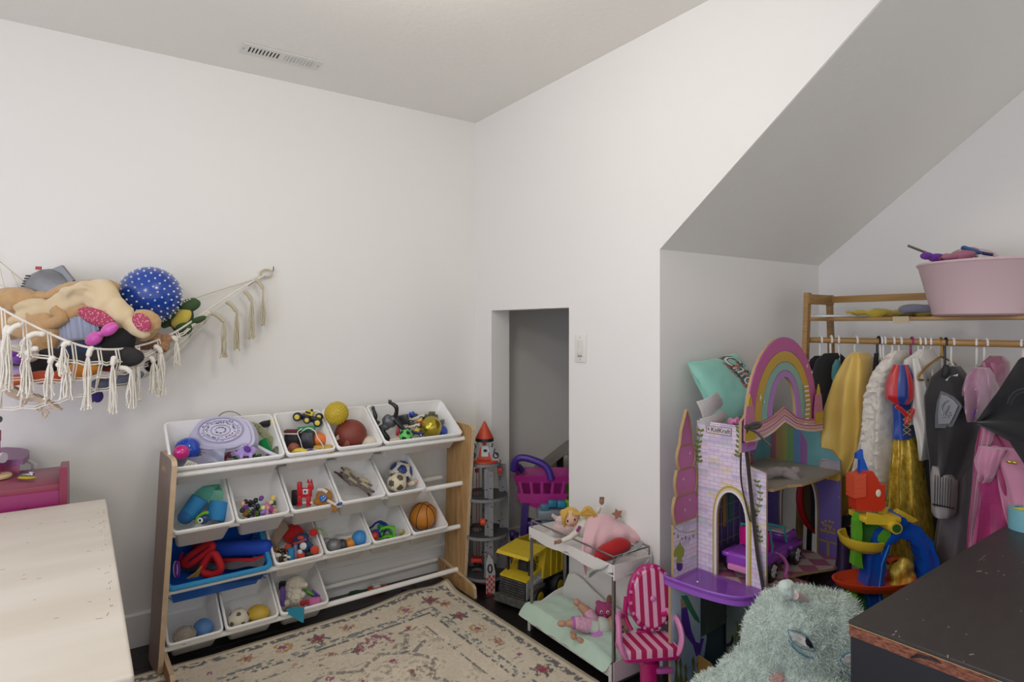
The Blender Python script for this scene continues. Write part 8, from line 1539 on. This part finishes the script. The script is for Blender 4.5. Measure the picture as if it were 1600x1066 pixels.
for i, (lv, fo_, s_) in enumerate((([(665, 1536, 1556), (700, 1530, 1548), (760, 1524, 1540), (830, 1518, 1532), (900, 1514, 1530)], .01, 23), ([(700, 1548, 1600), (730, 1556, 1620), (770, 1562, 1640), (820, 1576, 1650), (860, 1600, 1660)], .02, 24), ([(700, 1530, 1572), (722, 1524, 1562), (740, 1528, 1556), (752, 1534, 1548)], .014, 25))):
    garment('', '', '', 2.27-.02*i, lv, .03, tu, fo_, 7, s_, part='tulle_layer', parent=o)
p_ = onX(1577, 722, 2.2)-o.location; MB().ell(p_, (.004, .008, .005)).ell(p_+V(0, -.012, 0), (.004, .008, .005)).build('gold_charm', M('gold paint', '#b3a13c', .22, .75), o)

# ================================================================== RAMP TOWER TOY
p = onZ(1378, 1128, 0); g = Px('ramp_tower', 'colourful plastic ramp tower toy with a red birdhouse and blue loop', 'toy tower', p); Zm = lambda v: 1128-v; X_ = lambda u: u-1378
rdp = M('toy red', '#c0351c', .3, coat=.2); blp = M('toy blue', '#1550b0', .25, coat=.3); gnp = M('toy green', '#5da32c', .35); ylp = M('toy yellow', '#cfae2f', .35); orp = M('toy orange', '#c9431a', .3, coat=.2)
def pr(pts, th, nm, mat, y0=0, parent=None): 
    q_ = [(X_(u), Zm(v)) for u, v in pts]; ar = sum(q_[i][0]*q_[(i+1) % len(q_)][1]-q_[(i+1) % len(q_)][0]*q_[i][1] for i in range(len(q_)))
    return g.part(g.mb().prism([q_ if ar > 0 else q_[::-1]], th, y0=y0), nm, mat, parent=parent, smooth=False)
bh = pr([(1333, 795), (1331, 765), (1336, 745), (1346, 734), (1358, 734), (1366, 746), (1371, 758), (1371, 756), (1377, 754), (1377, 790), (1371, 796)], 22, 'birdhouse', rdp, -10)
for i in range(5): pr([(1329, 741+7*i), (1347, 738+7*i), (1346, 745+7*i), (1328, 748+7*i)], 24, 'roof_plank', M('toy red light', '#cc4f33', .35), -12, bh)
g.part(g.mb().ell((X_(1366), -11, Zm(768)), (4, 1, 6)), 'opening', M('cream vinyl', '#d8ceb5', .5), parent=bh)
pr([(1341, 738), (1342, 718), (1336, 716), (1337, 708), (1342, 705), (1346, 702), (1347, 714), (1351, 724), (1356, 738)], 7, 'giraffe_figure', blp, -4)
pf_ = g.part(g.mb().box((X_(1366), 0, Zm(806)), (58, 44, 9), bev=2, T=Matrix.Rotation(0, 4, 'Y')), 'platform', ylp); pr([(1340, 812), (1342, 794), (1356, 796), (1368, 801), (1386, 804), (1384, 814)], 3, 'platform_rail', ylp, -23); g.part(g.mb().cyl((X_(1382), -30, Zm(816)), (X_(1382), 22, Zm(816)), 9, seg=24), 'yellow_tube', ylp); g.part(g.mb().cyl((X_(1382), -31, Zm(816)), (X_(1382), -29, Zm(816)), 6.5, seg=24), 'green_leaf_disc', M('toy dark green', '#2f5a24', .4)); g.part(g.mb().cyl((X_(1399), -16, Zm(812)), (X_(1399), 16, Zm(808)), 9, seg=24), 'blue_tube', blp); pr([(1398, 800), (1404, 796), (1412, 800), (1432, 812), (1424, 816), (1402, 810)], 10, 'yellow_ramp', ylp, -4)
pr([(1368, 800), (1366, 786), (1370, 790), (1373, 784), (1377, 792), (1384, 790), (1380, 802)], 3, 'grass_tuft', M('olive yellow', '#a8922c', .35), -8)
pr([(1332, 812), (1337, 800), (1341, 808), (1342, 830), (1340, 860), (1343, 885), (1336, 884), (1329, 880), (1332, 850)], 14, 'green_support', gnp, -10); pr([(1342, 818), (1386, 822), (1378, 850), (1372, 890), (1354, 884), (1344, 850)], 4, 'green_panel', M('toy green dark', '#3f7d22', .4), 6); pr([(1366, 834), (1374, 824), (1384, 826), (1380, 850), (1372, 866), (1364, 850)], 4, 'green_panel', gnp, -14)
g.part(g.mb().lathe([(0, 0), (22, 2), (34, 12), (37, 24), (34, 24), (30, 13), (20, 5), (0, 3)], 32, T=Matrix.Translation((X_(1352), 4, Zm(862))), a0=PI*.6, a1=PI*1.6), 'yellow_bowl', ylp)
LOOP = [(X_(1362), 0, Zm(958)), (X_(1358), 0, Zm(915)), (X_(1364), 0, Zm(870)), (X_(1378), 0, Zm(836)), (X_(1398), 0, Zm(822)), (X_(1420), 0, Zm(826)), (X_(1440), 0, Zm(848)), (X_(1449), 0, Zm(880)), (X_(1450), 0, Zm(920)), (X_(1446), 0, Zm(960))]
sp = spline(LOOP, 5); C0 = V(X_(1406), 0, Zm(905)); b = g.mb(); R = []
for i, p__ in enumerate(sp):
    d = (p__-C0); d.y = 0; d.normalize(); w1 = 1.6*math.sin(i*1.5); R.append([p__+d*(10+w1)+V(0, -14, 0), p__+d*(10+w1)+V(0, 14, 0), p__+d*4+V(0, 14, 0), p__-d*(17+w1)+V(0, 10, 0), p__-d*(17+w1)+V(0, -12, 0), p__-d*(6)+V(0, -16, 0), p__+d*3+V(0, -11, 0)])
b.ring(R); g.part(b, 'blue_loop', blp, 60)
g.part(g.mb().tube([(X_(1368), -15, Zm(952)), (X_(1364), -15, Zm(915)), (X_(1369), -15, Zm(875)), (X_(1380), -15, Zm(846))], 1.6, 6), 'loop_groove', M('toy blue light', '#3f8ad6', .25))
g.part(g.mb().lathe([(0, 0), (44, 0), (54, 8), (56, 14), (53, 14), (50, 9), (42, 3), (0, 3)], 36, T=Matrix.Translation((X_(1362), -6, Zm(914))) @ Matrix.Rotation(-.05, 4, 'Y'), sx=1.12, sy=.62), 'orange_dish', orp)
g.part(g.mb().tube(spline([(X_(1420), 8, Zm(905)), (X_(1418), 12, Zm(885)), (X_(1405), 14, Zm(878)), (X_(1392), 12, Zm(884))], 5), 8, 10, flat=.5), 'orange_ramp', orp); g.part(g.mb().box((X_(1326), -8, Zm(935)), (10, 18, 28), bev=2), 'green_foot', M('toy light green', '#7cc24a', .35)); g.part(g.mb().box((X_(1348), 4, Zm(940)), (32, 10, 40), bev=3), 'green_panel', M('toy green dark', '#3f7d22', .4)); g.part(g.mb().box((X_(1385), 4, Zm(1040)), (110, 40, 170), bev=4), 'green_base', M('toy green dark', '#3f7d22', .4))
g.part(g.mb().box((X_(1350), -12, Zm(955)), (40, 6, 6), bev=1), 'red_bar', rdp)
g = Px('gold_cloth', 'crumpled gold lame cloth bundled behind the blue loop toy', 'clothing', onX(1412, 900, 2.2)); g.vox(g.mb().ell((0, 0, 0), (20, 12, 30)).ell((-4, -2, -20), (22, 12, 14)), gs.m, None, 3, 2, amp=.012, sc=30)
g = Px('purple_boot', 'dark purple tall toy boot between castle and ramp tower', 'toy', onX(1318, 870, 2.26)); g.vox(g.mb().tube([(0, 0, 34), (1, 0, 0), (-2, 0, -40)], [9, 11, 13], 12).ell((-10, -6, -46), (18, 12, 9)), M('dark purple vinyl', '#33203f', .4), None, 2.5, 2)
